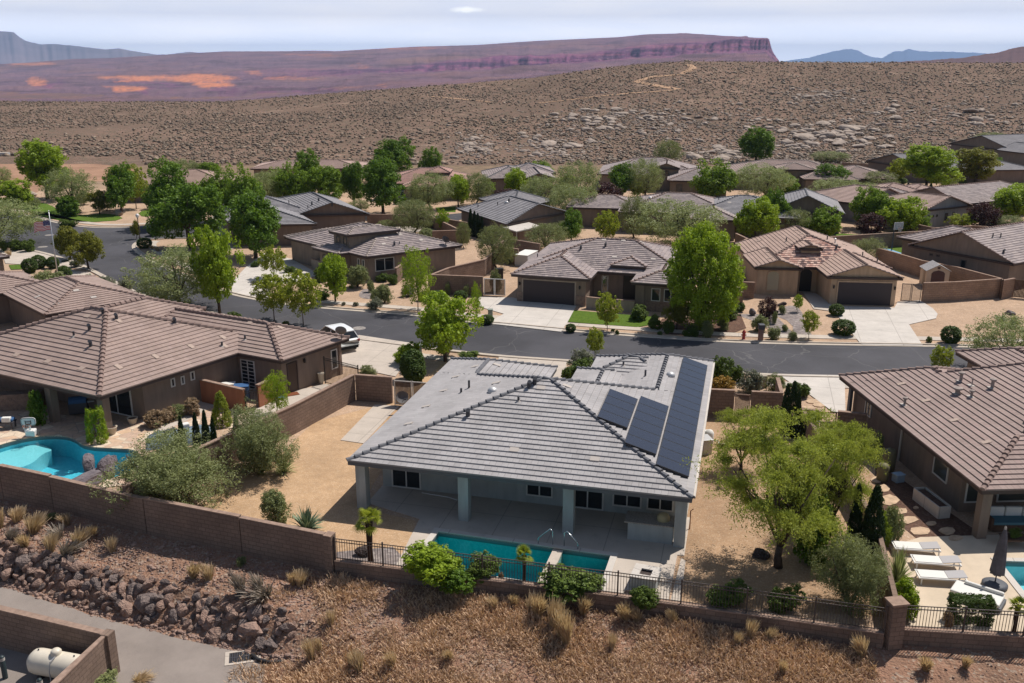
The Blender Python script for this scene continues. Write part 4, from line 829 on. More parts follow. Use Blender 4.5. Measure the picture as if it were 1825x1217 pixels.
# inner recess at the corner
for p0, p1 in (((303, 675), (312, 688)), ((321, 671), (329, 684)), ((338, 663), (347, 676))): h.pxpanel('x', -.55, p0, p1, 1, mull=0, frame=TRIMW)
h.panel('y', 3.2, -4.2, -1.6, .05, 2.1, -1, name='sliding_door', frame=TRIMW); h.panel('y', 3.2, -8.2, -5.8, .9, 2.1, -1, frame=TRIMW)
h.panel('y', 10.45, -.3, .9, .05, 2.1, -1, name='glass_door', frame=TRIMW, mull=1, rows=7)
h.panel('x', 3.15, 10.9, 11.8, .05, 2.1, 1, name='side_door', glass=mat('brown_door', (.06, .035, .025), .5, .4), frame=TRIMD, mull=0)
h.panel('x', 3.15, 14.9, 15.5, .6, 2.0, 1, frame=TRIMW, mull=0)
h.lamp('x', 3.15, 12.4, 1.95, 1)
mb = MB(); mb.box(2.9, 3.22, 15.65, 15.9, 0, 2.45, 0, h.T); h.add('stone_pier', mb, STONE)
for px, py in ((29, 634), (85, 646), (145, 659), (212, 656), (278, 637), (341, 619), (398, 603), (401, 618), (445, 577), (500, 585), (156, 565), (212, 573)): h.vent(px, py, 'tile', m=VENTT)
for px, py, k in ((184, 560, 'ell'), (208, 570, 'ell'), (160, 589, 'ell'), (132, 600, 'pipe'), (162, 618, 'ell'), (312, 577, 'ell'), (437, 606, 'pipe'), (396, 618, 'pipe')): h.vent(px, py, k, .35, .07, METAL_D)
# satellite dish at the gable end
mb = MB(); d0 = Vector(h.T(3.55, 15.6, 2.9)); mb.tube([d0-Vector((0, 0, .4)), d0+Vector((0, 0, .25))], .03, 6)
M = Matrix.Translation(d0+Vector((0, -.1, .42))) @ Matrix.Rotation(radians(-60), 4, 'X'); vs = []; n = 14
for r, zz in ((.001, -.1), (.16, -.08), (.3, -.02), (.4, .05)):
    for k in range(n): vs.append(M @ Vector((r*cos(2*pi*k/n), r*sin(2*pi*k/n), zz)))
mb.mesh(vs, [(i*n+k, i*n+(k+1) % n, (i+1)*n+(k+1) % n, (i+1)*n+k) for i in range(3) for k in range(n)]); h.add('satellite_dish', mb, mat('dish_grey', (.16, .15, .15), .6, .3))
h.done()
# ---- right taupe house
h = U = House('taupe_house', 'taupe tiled house at the right edge with flues and pool deck', P(1750, 875, 2.6), 87, -3.8, tile=TILE_TAUPE, cap=CAP_BROWN, wall=ST_BROWN, lift=.055); h.capr = .11
h.block(0, 20, 0, 14.5, (.26, .26, .26, .65), ov=(.85, .5, 3., .5)); h.block(0, 9.1, 4, 15.9, (.26, .26, None, .53), ov=(.85, .5, .5, .5)); h.block(9.6, 15.2, 11, 20.2, (.28, .28, None, .4), ov=(.6,)*4, z=2.65)
mb = MB(); mb.box(.3, .75, .3, .75, .03, 2.42, 0, h.T); h.add('column', mb, ST_BROWN); mb = MB(); mb.box(.3, 19, .32, .7, 2.28, 2.45, 0, h.T); h.add('beam', mb, TRIMD)
mb = MB(); mb.box(.45, .62, 15.0, 15.3, 0, 2.4, 0, h.T); h.add('downspout', mb, TRIMG); mb = MB(); mb.box(.74, .82, 9.0, 9.1, 0, 2.4, 0, h.T); h.add('downspout', mb, CONC_W)
h.panel('x', .85, 4.2, 5.6, .9, 2.1, -1, frame=TRIMW, glass=GLASSL, mull=0); h.panel('x', .85, 12.9, 13.7, 1.0, 1.9, -1, frame=TRIMW, mull=1)
h.panel('y', 3., 1.1, 2.4, .5, 2.1, -1, frame=TRIMW, mull=0, glass=GLASSL); h.panel('y', 3., 2.7, 6.5, .5, 2.1, -1, frame=TRIMW, mull=1, glass=GLASSL); h.panel('y', 3., 7, 11, .05, 2.1, -1, name='sliding_door', frame=TRIMW, mull=2)
for px, py in ((1606, 686), (1650, 716), (1700, 751), (1757, 790)): h.vent(px, py, 'tile', m=VENTT)
for px, py, r, hh in ((1612, 722, .07, .4), (1706, 703, .13, .35), (1731, 708, .07, .35), (1712, 680, .09, .5), (1768, 692, .09, .5), (1732, 688, .03, .4)): h.vent(px, py, 'cap', hh, r, CAP_LIGHT)
h.done()
# ---- brown hip house with wide dark garage (centre)
h = HI = House('hip_roofed_house', 'brown grey hip roofed house with wide dark garage and green front lawn', P(910, 489, 2.6), 107, 16, tile=TILE_MID, cap=CAP_BROWN, wall=ST_TAUPE)
h.block(0, 15.9, 3.4, 15.2, (.32, .32, .33, .33), ov=(.5, .5, .9, .5)); h.block(0, 7.35, 0, 9, (.3, .3, .27, None), ov=(.5, .5, .55, .5)); h.block(8.4, 11.7, 4.0, 8.5, (.3, .3, .3, None), ov=(.25, .25, .3, .3), z=3.15); h.block(10.9, 15.9, .1, 9, (.3, .3, .33, None), ov=(.5,)*4, z=2.58)
h.panel('y', .55, 1.05, 5.85, .03, 2.1, -1, style='garage', glass=GDOOR, frame=ST_LIGHT); h.lamp('y', .55, .72, 1.7, -1); h.lamp('y', .55, 6.3, 1.7, -1)
for a, b in ((.5, .98), (5.98, 6.85)): mb = MB(); mb.box(a-.03, b+.03, .48, .7, 0, .95, 0, h.T); h.add('stone_base', mb, STONE)
h.panel('y', 4.3, 7.6, 8.2, .5, 2.1, -1, frame=TRIMW, mull=0, glass=GLASSL); h.panel('y', 4.3, 9.6, 10.9, .03, 2.3, -1, name='front_door', glass=mat('black_door', (.012, .01, .01), .4, .4), frame=TRIMD, mull=0)
mb = MB(); mb.box(11.3, 12.1, .5, .72, 0, 2.4, 0, h.T); h.add('column', mb, ST_TAUPE); mb = MB(); mb.box(12.2, 15.4, .5, .7, 0, .95, 0, h.T); h.add('stone_base', mb, STONE)
h.panel('y', .6, 12.7, 13.5, .95, 2.1, -1, frame=TRIMW, mull=0); h.panel('y', .6, 13.8, 15.0, .95, 2.1, -1, frame=TRIMW, mull=1)
for px, py in ((1076, 429), (1111, 430), (994, 442), (981, 451), (963, 463), (1008, 457), (1164, 463), (1095, 459), (1168, 484), (1144, 433)): h.vent(px, py, 'tile')
for px, py, k in ((1035, 445, 'ell'), (1079, 440, 'ell'), (958, 459, 'pipe')): h.vent(px, py, k, .4, .05)
h.done()
# ---- tan gabled house (right of centre)
h = HJ = House('gabled_house', 'tan stucco gabled house with arched window and dark garage door', P(1345, 477, 2.6), 96, 3, tile=TILE_TAN, cap=CAP_BROWN, wall=ST_TAN); h.mats = [TILE_TAN, TILE_BARREL]
h.block(.3, 12.6, .6, 12, (.32, .32, .32, None), ov=(.5, .5, 1.2, .4), mats={2: 1}); h.block(0, 4.45, 0, 6, (.34, .34, None, None), ov=(.35, .35, .25, .4)); h.block(5.75, 12.35, -3.2, 6, (.34, .34, None, None), ov=(.45, .45, .25, .4)); h.block(4.6, 6.9, 2.9, 5.4, (.3, .3, None, None), ov=(.3, .3, .25, .2), z=3.95, zb=2.9)
h.panel('y', -2.95, 6.85, 11.5, .03, 2.1, -1, style='garage', glass=GDOOR, frame=ST_TAN); h.lamp('y', -2.95, 6.45, 1.65, -1); h.lamp('y', -2.95, 11.75, 1.65, -1)
def arch(h, c, u0, u1, z0, z1, name, glass, frame, out=-1):
    mb = MB(); fb = MB(); r = (u1-u0)/2; cx = (u0+u1)/2; prof = [(u0, z0), (u1, z0)]+[(cx+r*cos(a), z1-r*.75+r*.75*sin(a)) for a in np.linspace(0, pi, 11)]
    y = c+out*.02; mb.face([h.T(u, y, z) for u, z in prof])
    for i in range(len(prof)):
        a, b = prof[i], prof[(i+1) % len(prof)]; g = lambda q, k: (cx+(q[0]-cx)*k, (z0+z1)/2+(q[1]-(z0+z1)/2)*(1+(k-1)*.8))
        p = [a, b, g(b, 1.12), g(a, 1.12)]; fb.mesh([h.T(u, c+out*.06, z) for u, z in p]+[h.T(u, c, z) for u, z in p], [(0, 1, 2, 3), (0, 4, 5, 1), (1, 5, 6, 2), (2, 6, 7, 3), (3, 7, 4, 0)])
    o = h.add(name, fb, frame); h.add('pane', mb, glass, parent=o)
arch(h, .25, 1.3, 2.35, .45, 2.25, 'arched_window', mat('reflection_tinted_glass', (.34, .31, .23), .15, .5), ST_TAN); mb = MB();  # pane colour carries a painted reflection of the ground in front
arch(h, 1.8, 4.65, 5.75, .03, 2.2, 'entry_door', mat('black_door', (0, 0, 0)), ST_TAN)
h.panel('y', 3.15, 5.2, 6.2, 3.75, 4.1, -1, name='louver', glass=mat('louver_brown', (.2, .13, .1), .8, .2), frame=ST_TAN, mull=0, rows=4)
for px, py in ((1418, 411), (1426, 418), (1353, 430), (1361, 441), (1369, 450), (1372, 461), (1542, 471), (1505, 437), (1525, 451)): h.vent(px, py, 'tile', m=VENTT)
for px, py, k in ((1401, 431, 'pipe'), (1474, 428, 'pipe'), (1488, 434, 'cap'), (1537, 457, 'pipe'), (1563, 468, 'pipe'), (1490, 444, 'ell')): h.vent(px, py, k, .45, .06)
h.done()
# ---- grey hip house with tower (left of centre)
h = HD = House('tower_house', 'grey streaked hip roofed house with a short tower, brown walls', P(653, 458, 2.6), 57, -45, tile=TILE_MID, cap=CAP_LIGHT, wall=ST_TAUPE)
h.block(0, 10.9, 0, 14.5, (.33, .33, .33, .33)); h.block(-1.1, 5, 3.0, 7.7, (.3, .3, .3, .3), z=2.58); h.block(.2, 8, 9.3, 15.4, (.3, None, .3, .3), z=2.62); h.block(.3, 6.2, 3.4, 6.9, (.22,)*4, ov=(.35,)*4, z=4.3)
h.panel('y', .5, 1.2, 3.3, .9, 2.2, -1, frame=TRIMW); h.panel('x', .5, 1.1, 1.5, 1.1, 2.1, -1, frame=TRIMW, mull=0); h.panel('x', .5, 1.9, 2.3, 1.1, 2.1, -1, frame=TRIMW, mull=0)
h.panel('x', -.6, 3.9, 6.6, .7, 2.0, -1, frame=TRIMB); h.panel('x', .7, 9.9, 13.8, .03, 2.15, -1, style='garage', glass=GDOOR, frame=ST_TAUPE)
for y in (4.2, 5.4): h.panel('x', .65, y, y+.6, 3.2, 3.95, -1, frame=TRIMB, mull=0)
for px, py in ((684, 436), (688, 425), (713, 419), (751, 429), (716, 412)): h.vent(px, py, 'tile')
h.vent(703, 438, 'ell'); h.vent(712, 436, 'pipe', .35, .05)
mb = MB(); d0 = Vector(h.T(9.3, .5, 2.7)); mb.tube([d0, d0+Vector((0, 0, .5))], .04, 6); vs = []
M = Matrix.Translation(d0+Vector((0, -.1, .65))) @ Matrix.Rotation(radians(-65), 4, 'X') @ Matrix.Rotation(radians(20), 4, 'Y')
for r, zz in ((.001, -.1), (.2, -.07), (.42, .05)):
    for k in range(n): vs.append(M @ Vector((r*cos(2*pi*k/n), r*sin(2*pi*k/n), zz)))
mb.mesh(vs, [(i*n+k, i*n+(k+1) % n, (i+1)*n+(k+1) % n, (i+1)*n+k) for i in range(2) for k in range(n)]); h.add('satellite_dish', mb, METAL_D)
h.done()
# ---- right background house K
h = House('gabled_house', 'taupe house with broad gable wall behind the small garden shed', P(1807, 471, 2.6), 57.7, -32.3, tile=TILE_MID, cap=CAP_BROWN, wall=ST_TAUPE)
h.block(0, 22, 0, 11.4, (None, None, .385, .385), ov=(.3, .3, .5, .5)); h.block(3, 11, 5, 15, (.36, .36, .36, .36)); h.block(5, 12, -2, 6, (.34, .34, .34, None))
for p0, p1 in (((1657, 451), (1662, 456)), ((1669, 453), (1674, 458)), ((1713, 462), (1720, 482))): h.pxpanel('x', .3, p0, p1, -1, mull=0)
for px, py, k in ((1769, 424, 'pipe'), (1783, 424, 'pipe'), (1788, 452, 'ell')): h.vent(px, py, k, .5, .06)
h.done()
# ---- brown roofs left
h = House('brown_roofed_house', 'brown tiled house behind the left brown house, four roof vents', P(80, 562, 2.6), 47, -45, tile=TILE_BROWN, cap=CAP_BROWN, wall=ST_DARK)
h.block(0, 8., 0, 11, (.27, .3, .27, .3)); h.block(-7, 4, 9.5, 17, (.3, .3, .3, .3), z=2.65)
for px, py in ((67, 530), (136, 519), (167, 531), (100, 542)): h.vent(px, py, 'tile', m=VENTP)
h.done()
h = House('stucco_house', 'corner of a grey brown house at the left edge behind round clipped shrubs', P(18, 457, 2.6), 50, -50, tile=TILE_MID, wall=ST_DARK)
h.block(-9, 0, 0, 9, (.3, .3, .3, .3)); h.done()
def simple(name, label, O, ax, ay, blocks, tile, wall, cap=None, wins=(), vents=(), ze=2.6, trim=TRIMD):
    h = House(name, label, O, ax, ay, ze=ze, tile=tile, wall=wall, cap=cap, expo=.36, lift=.05, trim=trim)
    for b in blocks: h.block(*b[:4], b[4], **(b[5] if len(b) > 5 else {}))
    for w in wins: h.panel(*w[:7], **(w[7] if len(w) > 7 else {}))
    for px, py, k in vents: h.vent(px, py, k, .45, .06)
    h.done(); return h
g = None
simple('gabled_house', 'slate grey house with broad gable behind the tower roofed house', P(527, 384, 2.6), 84, -26, [(0, 9.2, 0, 15, (.33, .33, None, .33)), (-9, .8, -7.2, 3, (.3, .3, .3, None)), (-8, 3, 1, 12, (.3, .3, .3, .3))], TILE_SLATE, ST_DARK, CAP_GREY, vents=((515, 363, 'pipe'), (549, 372, 'pipe'), (568, 359, 'ell'), (592, 366, 'ell'), (556, 366, 'ell')))
hh = simple('gabled_house', 'slate grey gabled house with white patio awning', P(902, 400, 2.6), 40, -28, [(0, 12.3, 0, 13.8, (.28, .28, None, .28), dict(ov=(.5, .5, .3, .5))), (7, 16, 8, 18, (.28,)*4)], TILE_SLATE, ST_DARK, CAP_GREY, vents=((852, 370, 'pipe'), (903, 362, 'dome'), (907, 360, 'ell'), (887, 366, 'pipe')))
mb = MB(); mb.box(-.4, 4.3, -3.1, .2, 2.2, 2.32, 0, hh.T); [mb.tube([hh.T(x, -2.9, 0), hh.T(x, -2.9, 2.2)], .05, 6) for x in (-.2, 4.1)]; hh.add('patio_awning', mb, CONC_W)
simple('hip_roofed_house', 'grey tiled house with dark gable behind the dense green trees', P(1395, 378, 2.6), 104, 14, [(-1.8, 7.6, 0, 12, (.46, .46, None, .4)), (-11.5, 2, -5, 7, (.3,)*4)], TILE_SLATE, ST_DARK, CAP_GREY, vents=((1281, 357, 'pipe'), (1300, 362, 'tile')))
simple('hip_roofed_house', 'dark hip roofed house behind the broad grey green tree', (13.5, 118.), 100, 10, [(0, 15, 0, 12, (.3,)*4), (-7, 3, 3, 11, (.3,)*4), (9, 15, -4, 4, (.3, .3, .3, None))], TILE_MID, ST_TAUPE, vents=((1180, 347, 'pipe'), (1159, 354, 'dome')))
simple('gabled_house', 'pink brown tiled house with blue grey wall and small square windows', P(1650, 375, 2.6), 61, -42, [(0, 9.3, 0, 10, (.32, .32, None, .32), dict(ov=(.5, .5, .3, .5))), (-1, 9, 8, 19, (.36, .36, None, .3)), (-2.8, .8, .2, 4, (None, None, .3, .3), dict(ov=(.3, .3, .3, .3)))], TILE_PINK, ST_BLUE,
    wins=[('y', .3, 1.0+i*.8, 1.35+i*.8, 1.5, 1.85, -1, dict(mull=0)) for i in range(3)]+[('y', .3, 4.4, 5.0, .7, 1.9, -1, dict(mull=0)), ('y', .3, 5.9, 6.3, 1.5, 1.9, -1, dict(mull=0))])
simple('gabled_house', 'taupe tiled house with gable wall behind the row of small cypresses', (60.5, 124.5), 62, -20, [(0, 20, 0, 11, (None, .3, .3, .3), dict(ov=(.3, .5, .5, .5))), (-8, 1, 7, 15, (.3,)*4)], TILE_MID, ST_TAUPE)
simple('gabled_house', 'big grey house with long taupe side wall at the foot of the hill', P(1805, 276, 2.6), 70, -15.3, [(0, 26, 0, 19, (None, .25, .25, .25), dict(ov=(.3, .5, .5, .5))), (-1.5, 8, -5, 3, (.3, .3, None, None)), (10, 18, -6, 4, (.3, .3, None, None))], TILE_SLATE, ST_TAUPE, CAP_GREY, ze=3.4)
simple('gabled_house', 'grey roofed house with small dormer between the yellow green trees', P(1638, 300, 2.6), 85, -20, [(0, 18, 0, 14, (None, .27, .27, .27), dict(ov=(.3, .5, .5, .5))), (9, 14, 2, 7, (.3, .3, None, None), dict(z=3.3)), (8, 19, -4, 4, (.3, .3, .3, None))], TILE_SLATE, ST_DARK, CAP_GREY)
simple('hip_roofed_house', 'wide taupe house with square turret below the boulder field', (37.5, 160.), 97, 7, [(0, 20, 0, 13, (.28,)*4), (7.5, 13.5, -2, 4, (.28,)*4, dict(z=3.7)), (11, 20, -6, 4, (.34, .34, .34, None)), (16, 26, -4, 8, (.28,)*4)], TILE_TAUPE, ST_TAUPE, CAP_LIGHT)
simple('dormer_house', 'taupe tiled house with a gabled dormer below the rocky hill', (14.5, 160.), 100, 10, [(0, 18, 0, 14, (.32,)*4), (9.5, 14, -1, 5, (.34, .34, None, None), dict(z=3.9, ov=(.4,)*4)), (12, 22, -7, 4, (.3,)*4)], TILE_MID, ST_TAUPE, wins=[('y', -.6, 11.3, 12.2, 2.7, 3.5, -1, dict(mull=0)), ('y', -6.5, 13.5, 14.5, .8, 2, -1, {}), ('y', -6.5, 17, 18, .8, 2, -1, {})])
simple('gabled_house', 'low taupe house with two dark trimmed gables beside grey airy trees', (-4.5, 153.), 75, -5, [(0, 9, 0, 11, (.3,)*4), (4, 13, 5, 14, (.3,)*4), (6, 12, -3, 6, (.34, .34, None, None))], TILE_MID, ST_DARK, CAP_GREY)
simple('hip_roofed_house', 'red brown hip roofed house with small turret behind the dense trees', (-21., 147.), 92, 2, [(0, 14, 0, 12, (.3,)*4), (7, 11, 3, 8, (.36,)*4, dict(z=4.0)), (4, 9, -4, 3, (.3,)*4)], TILE_RED, ST_TAUPE, wins=[('y', -3.5, 5.5, 7, .7, 2.1, -1, {})])
simple('gabled_house', 'house with pale garage door half hidden by the big green trees', (-47.2, 141.), 80, -10, [(0, 6.6, 0, 12, (.34, .34, None, .3), dict(ov=(.3,)*4)), (-13, 4, 5, 17, (.28,)*4)], TILE_TAN, ST_DARK, wins=[('y', .3, 2.3, 5.6, .03, 2.1, -1, dict(style='garage', glass=GDOORP, frame=ST_DARK))])
simple('hip_roofed_house', 'low tan roofed house at the foot of the hill behind trees', (-47., 168.), 88, -2, [(0, 20, 0, 10, (.2,)*4)], TILE_PINK, ST_TAUPE)
simple('hip_roofed_house', 'tan roofed house beyond the pink brown roof, mostly hidden', (52., 133.), 88, -2, [(0, 9, 0, 9, (.28,)*4), (6, 12, 2, 9, (.3,)*4)], TILE_PINK, ST_TAUPE)
# ================================================================ VEGETATION
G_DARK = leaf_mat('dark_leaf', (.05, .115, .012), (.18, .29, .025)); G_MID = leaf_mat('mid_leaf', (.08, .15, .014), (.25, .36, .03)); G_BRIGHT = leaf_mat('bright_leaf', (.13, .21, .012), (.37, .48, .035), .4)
G_YEL = leaf_mat('yellow_green_leaf', (.15, .20, .018), (.38, .42, .055), .45); G_MESQ = leaf_mat('grey_green_leaf', (.15, .185, .07), (.37, .41, .18), .3); G_OLIVE = leaf_mat('olive_leaf', (.12, .15, .055), (.32, .345, .145), .25)
G_VERDE = leaf_mat('palo_verde_leaf', (.18, .225, .035), (.43, .475, .09), .4); G_PLUM = leaf_mat('plum_leaf', (.03, .012, .014), (.10, .035, .035), .2); G_CYP = leaf_mat('cypress_leaf', (.012, .03, .010), (.04, .075, .02), .1); G_AUT = leaf_mat('amber_leaf', (.11, .13, .015), (.28, .27, .035), .35)
G_SHRUB = leaf_mat('shrub_leaf', (.05, .095, .016), (.17, .23, .035), .2); G_HEDGE = leaf_mat('hedge_leaf', (.04, .08, .014), (.11, .16, .03), .15); G_SAGE = leaf_mat('sage_leaf', (.12, .13, .09), (.26, .27, .18), .2); G_AGAVE = leaf_mat('agave_leaf', (.10, .15, .09), (.27, .32, .20), .1); G_LIME = leaf_mat('lime_leaf', (.12, .19, .015), (.34, .42, .05), .4)
G_STRAW = leaf_mat('straw_blade', (.34, .24, .14), (.70, .54, .36), .3); G_BRUSH = leaf_mat('dry_brush', (.30, .185, .13), (.74, .52, .34), .2); G_PINK = leaf_mat('pinkish_shrub_leaf', (.20, .135, .085), (.42, .30, .18), .2); G_ORANGE = leaf_mat('orange_flower_shrub', (.16, .12, .015), (.45, .24, .03), .2); G_DEAD = leaf_mat('grey_twigs', (.20, .16, .13), (.42, .36, .30), .1)
BARKM = mat('grey_brown_bark', (.095, .07, .055), .95, .1, noise_s=6, noise_a=.25); BARKL = mat('pale_bark', (.20, .16, .13), .95, .1, noise_s=6, noise_a=.2); PALMB = mat('palm_trunk_fibre', (.085, .05, .035), .95, .1, noise_s=14, noise_a=.3, bump=1, bump_s=30, bump_d=.04)
def rv(n): v = NR.normal(size=(n, 3)); return v/np.linalg.norm(v, axis=1)[:, None]
def leaves(cent, rad, cnt, size, asp=.55, out=.6, up=.0, tints=None, flat=1., droop=0.):
    """leaf quads scattered over many small clumps"""
    C = np.repeat(cent, cnt, axis=0); R = np.repeat(rad, cnt); n = len(C); d = rv(n); r = R*(NR.uniform(.35, 1., n)**.6); p = C+d*r[:, None]*np.array([1, 1, flat])
    p[:, 2] -= droop*R*NR.uniform(0, 1, n)
    nm = rv(n)*(1-out)+d*out; nm[:, 2] += up; nm /= np.linalg.norm(nm, axis=1)[:, None]
    a = rv(n); u = np.cross(nm, a); u /= np.linalg.norm(u, axis=1)[:, None]; w = np.cross(nm, u); s = size*NR.uniform(.6, 1.35, n)
    u = u*s[:, None]*.5; w = w*(s*asp)[:, None]*.5; V = np.stack([p-u, p-w, p+u, p+w], axis=1).reshape(-1, 3); Fq = np.arange(4*n).reshape(-1, 4)
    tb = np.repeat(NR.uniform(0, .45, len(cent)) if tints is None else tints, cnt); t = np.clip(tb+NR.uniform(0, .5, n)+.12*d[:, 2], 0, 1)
    return V, Fq, t
def crown_pts(n, shape, ir=.45):
    out = []
    while len(out) < n:
        p = NR.uniform(-1, 1, 3); r = np.linalg.norm(p)
        if r > 1 or r < ir: continue
        out.append(shape(p))
    return np.array(out)
def taper(h, trunk_h, r0, spread, nb=7, seed=0, lean=.1, top=.8, mb=None, fork=False):
    rg = random.Random(seed); mb = mb or MB(); lx, ly = rg.uniform(-lean, lean), rg.uniform(-lean, lean)
    T = [Vector((0, 0, -.15)), Vector((lx*.3, ly*.3, trunk_h*.5)), Vector((lx, ly, trunk_h)), Vector((lx*1.5, ly*1.2, h*.62)), Vector((lx*1.2, ly*1.8, h*top))]
    mb.tube(T, [r0*1.35, r0, r0*.85, r0*.5, r0*.12], 8)
    for i in range(nb):
        a = 2*pi*i/nb+rg.uniform(-.4, .4); z0 = trunk_h*rg.uniform(.85, 1.5); b = Vector((lx, ly, min(z0, h*.6))); e = Vector((cos(a)*spread*rg.uniform(.55, .85), sin(a)*spread*rg.uniform(.55, .85), h*rg.uniform(.6, .85)))
        m = b.lerp(e, .5)+Vector((rg.uniform(-.2, .2), rg.uniform(-.2, .2), rg.uniform(0, .3))); mb.tube([b, m, e], [r0*.5, r0*.3, r0*.08], 6)
        for k in range(2): f = m.lerp(e, rg.uniform(0, .4)); g = f+Vector((rg.uniform(-1, 1), rg.uniform(-1, 1), rg.uniform(.2, .9)))*spread*.35; mb.tube([f, g], [r0*.2, r0*.05], 5)
    return mb
PROTO = {}
LOW = dict(ash=1.1, ashlight=1.2, ashmid=1., amber=1.3, full=.3, young=1.3, youngy=1.4, airy=.7, mesq=.9, mesqo=.5, verde=2.0, plum=.4)
def proto(kind, var):
    key = (kind, var)
    if key in PROTO: return PROTO[key]
    NR.seed(hash_(kind)*31+var); rg = random.Random(hash_(kind)+var*7); parts = []
    def crown(V, Fq, t, m, nm='crown'):
        V = np.array(V, dtype=float)
        if kind not in ('palm', 'straw', 'brush'):
            r_ = np.percentile(np.hypot(V[:, 0], V[:, 1]), 97); zt = np.percentile(V[:, 2], 99.5); zb = np.percentile(V[:, 2], .5); zl = LOW.get(kind, .05)
            V[:, :2] *= 2.55/r_; V[:, 2] = zl+(V[:, 2]-zb)*(6.-zl)/(zt-zb)
        o = npmesh(nm, V, Fq, t, m); COL.objects.unlink(o); parts.append((nm, o.data))
    def trunk(mb, m=BARKM, nm='trunk'): o = mb.build(nm, m, smooth=True); COL.objects.unlink(o); parts.append((nm, o.data))
    W, H = 1., 1.   # nominal: crown radius and height are written for a 5 m wide, 6 m tall plant
    if kind in ('ash', 'ashlight', 'ashmid', 'amber'):
        m = {'ash': G_DARK, 'ashlight': G_BRIGHT, 'ashmid': G_MID, 'amber': G_AUT}[kind]; lob = [(rg.uniform(-1.1, 1.1), rg.uniform(-1.1, 1.1), rg.uniform(2.6, 5.), rg.uniform(1., 1.5)) for _ in range(7)]+[(0, 0, 4.6, 1.5)]
        C = []
        for x, y, z, r in lob: C.append(crown_pts(44, lambda p: np.array([x+p[0]*r, y+p[1]*r, z+p[2]*r*.9]), .62))
        C = np.concatenate(C); V, Fq, t = leaves(C, NR.uniform(.2, .42, len(C)), 44, .19, out=.5, up=.25); crown(V, Fq, t, m); trunk(taper(6, 1.6, .14, 2.2, 7, var))
    elif kind == 'full':   # dense bright tree with foliage close to the ground
        C = crown_pts(700, lambda p: np.array([p[0]*2.4*(1-.12*(p[2] > .3)*p[2]), p[1]*2.4, 3.35+p[2]*2.65]), .55); C += NR.normal(size=C.shape)*.12
        V, Fq, t = leaves(C, NR.uniform(.2, .42, len(C)), 56, .155, out=.5, up=.2); crown(V, Fq, t, G_BRIGHT); trunk(taper(6, .8, .14, 2.2, 9, var))
    elif kind in ('young', 'youngy'):
        C = crown_pts(190, lambda p: np.array([p[0]*2.3, p[1]*2.3, 3.9+p[2]*2.1]), .35); C += NR.normal(size=C.shape)*.2; V, Fq, t = leaves(C, NR.uniform(.2, .45, len(C)), 40, .23, out=.4, up=.2); crown(V, Fq, t, G_YEL if kind == 'youngy' else G_BRIGHT); trunk(taper(6, 1.7, .07, 2., 6, var), BARKL)
    elif kind == 'airy':
        C = crown_pts(230, lambda p: np.array([p[0]*2.2, p[1]*2.2, 3.6+p[2]*2.4]), .1); C += NR.normal(size=C.shape)*.3; V, Fq, t = leaves(C, NR.uniform(.2, .5, len(C)), 36, .17, out=.3, up=.1); crown(V, Fq, t, G_BRIGHT); trunk(taper(6, 1.2, .07, 1.9, 8, var, top=.95), BARKL)
    elif kind in ('mesq', 'mesqo'):
        C = crown_pts(400, lambda p: np.array([p[0]*2.6, p[1]*2.6, 3.7+p[2]*2.2]), .5); C += NR.normal(size=C.shape)*.18; V, Fq, t = leaves(C, NR.uniform(.2, .5, len(C)), 56, .13, asp=.4, out=.25, up=.25); crown(V, Fq, t, G_MESQ if kind == 'mesq' else G_OLIVE)
        mb = taper(6, .9, .13, 2.4, 8, var, lean=.4); trunk(mb)
    elif kind == 'verde':
        cs = []; 
        for i in range(36):
            a = rg.uniform(0, 2*pi); r = rg.uniform(.2, 1.9); cs.append((cos(a)*r, sin(a)*r, 3.2+rg.uniform(-.7, 2.1)*(1-.25*r/1.8)))
        V_, F_, T_ = [], [], []; k = 0
        for cx, cy, cz in cs:   # sprays of fine twigs with tiny leaves
            n = 28; d = rv(n); d[:, 2] = np.abs(d[:, 2])*.7-.18; d[:, 0] += cx*.25; d[:, 1] += cy*.25; L = NR.uniform(.5, 1.05, n)
            for j in range(n):
                q = np.linspace(0, 1, 13)[1:]; pts = np.array([cx, cy, cz])+np.outer(q, d[j]*L[j]); pts[:, 2] -= q**2*.28*L[j]; V, Fq, t = leaves(pts, np.full(12, .12), 5, .085, asp=.3, out=.1, up=.2); V_.append(V); F_.append(Fq+k); T_.append(t); k += len(V)
        crown(np.concatenate(V_), np.concatenate(F_), np.concatenate(T_), G_VERDE)
        mb = MB(); 
        for s_ in range(6):
            a = s_*1.05+rg.uniform(-.3, .3); b = Vector((0, 0, .9)); e = Vector((cos(a)*1.7, sin(a)*1.7, 4.4)); m_ = Vector((cos(a)*.6, sin(a)*.6, 2.3)); mb.tube([b, m_, e], [.09, .055, .015], 6)
            for c in cs:
                if rg.random() < .3: mb.tube([m_, m_.lerp(Vector(c), .6)+Vector((0, 0, -.2)), Vector(c)], [.04, .025, .01], 5)
        mb.tube([(0, 0, -.1), (.05, 0, .5), (0, 0, 1.)], [.17, .13, .11], 8); trunk(mb)
    elif kind == 'bigolive':
        lob = [(rg.uniform(-1.5, 1.5), rg.uniform(-1.5, 1.5), rg.uniform(1.2, 4.2), rg.uniform(.9, 1.5)) for _ in range(13)]; C = np.concatenate([crown_pts(85, lambda p: np.array([x+p[0]*r, y+p[1]*r, max(.1, z+p[2]*r*1.2)]), .4) for x, y, z, r in lob]); C += NR.normal(size=C.shape)*.12
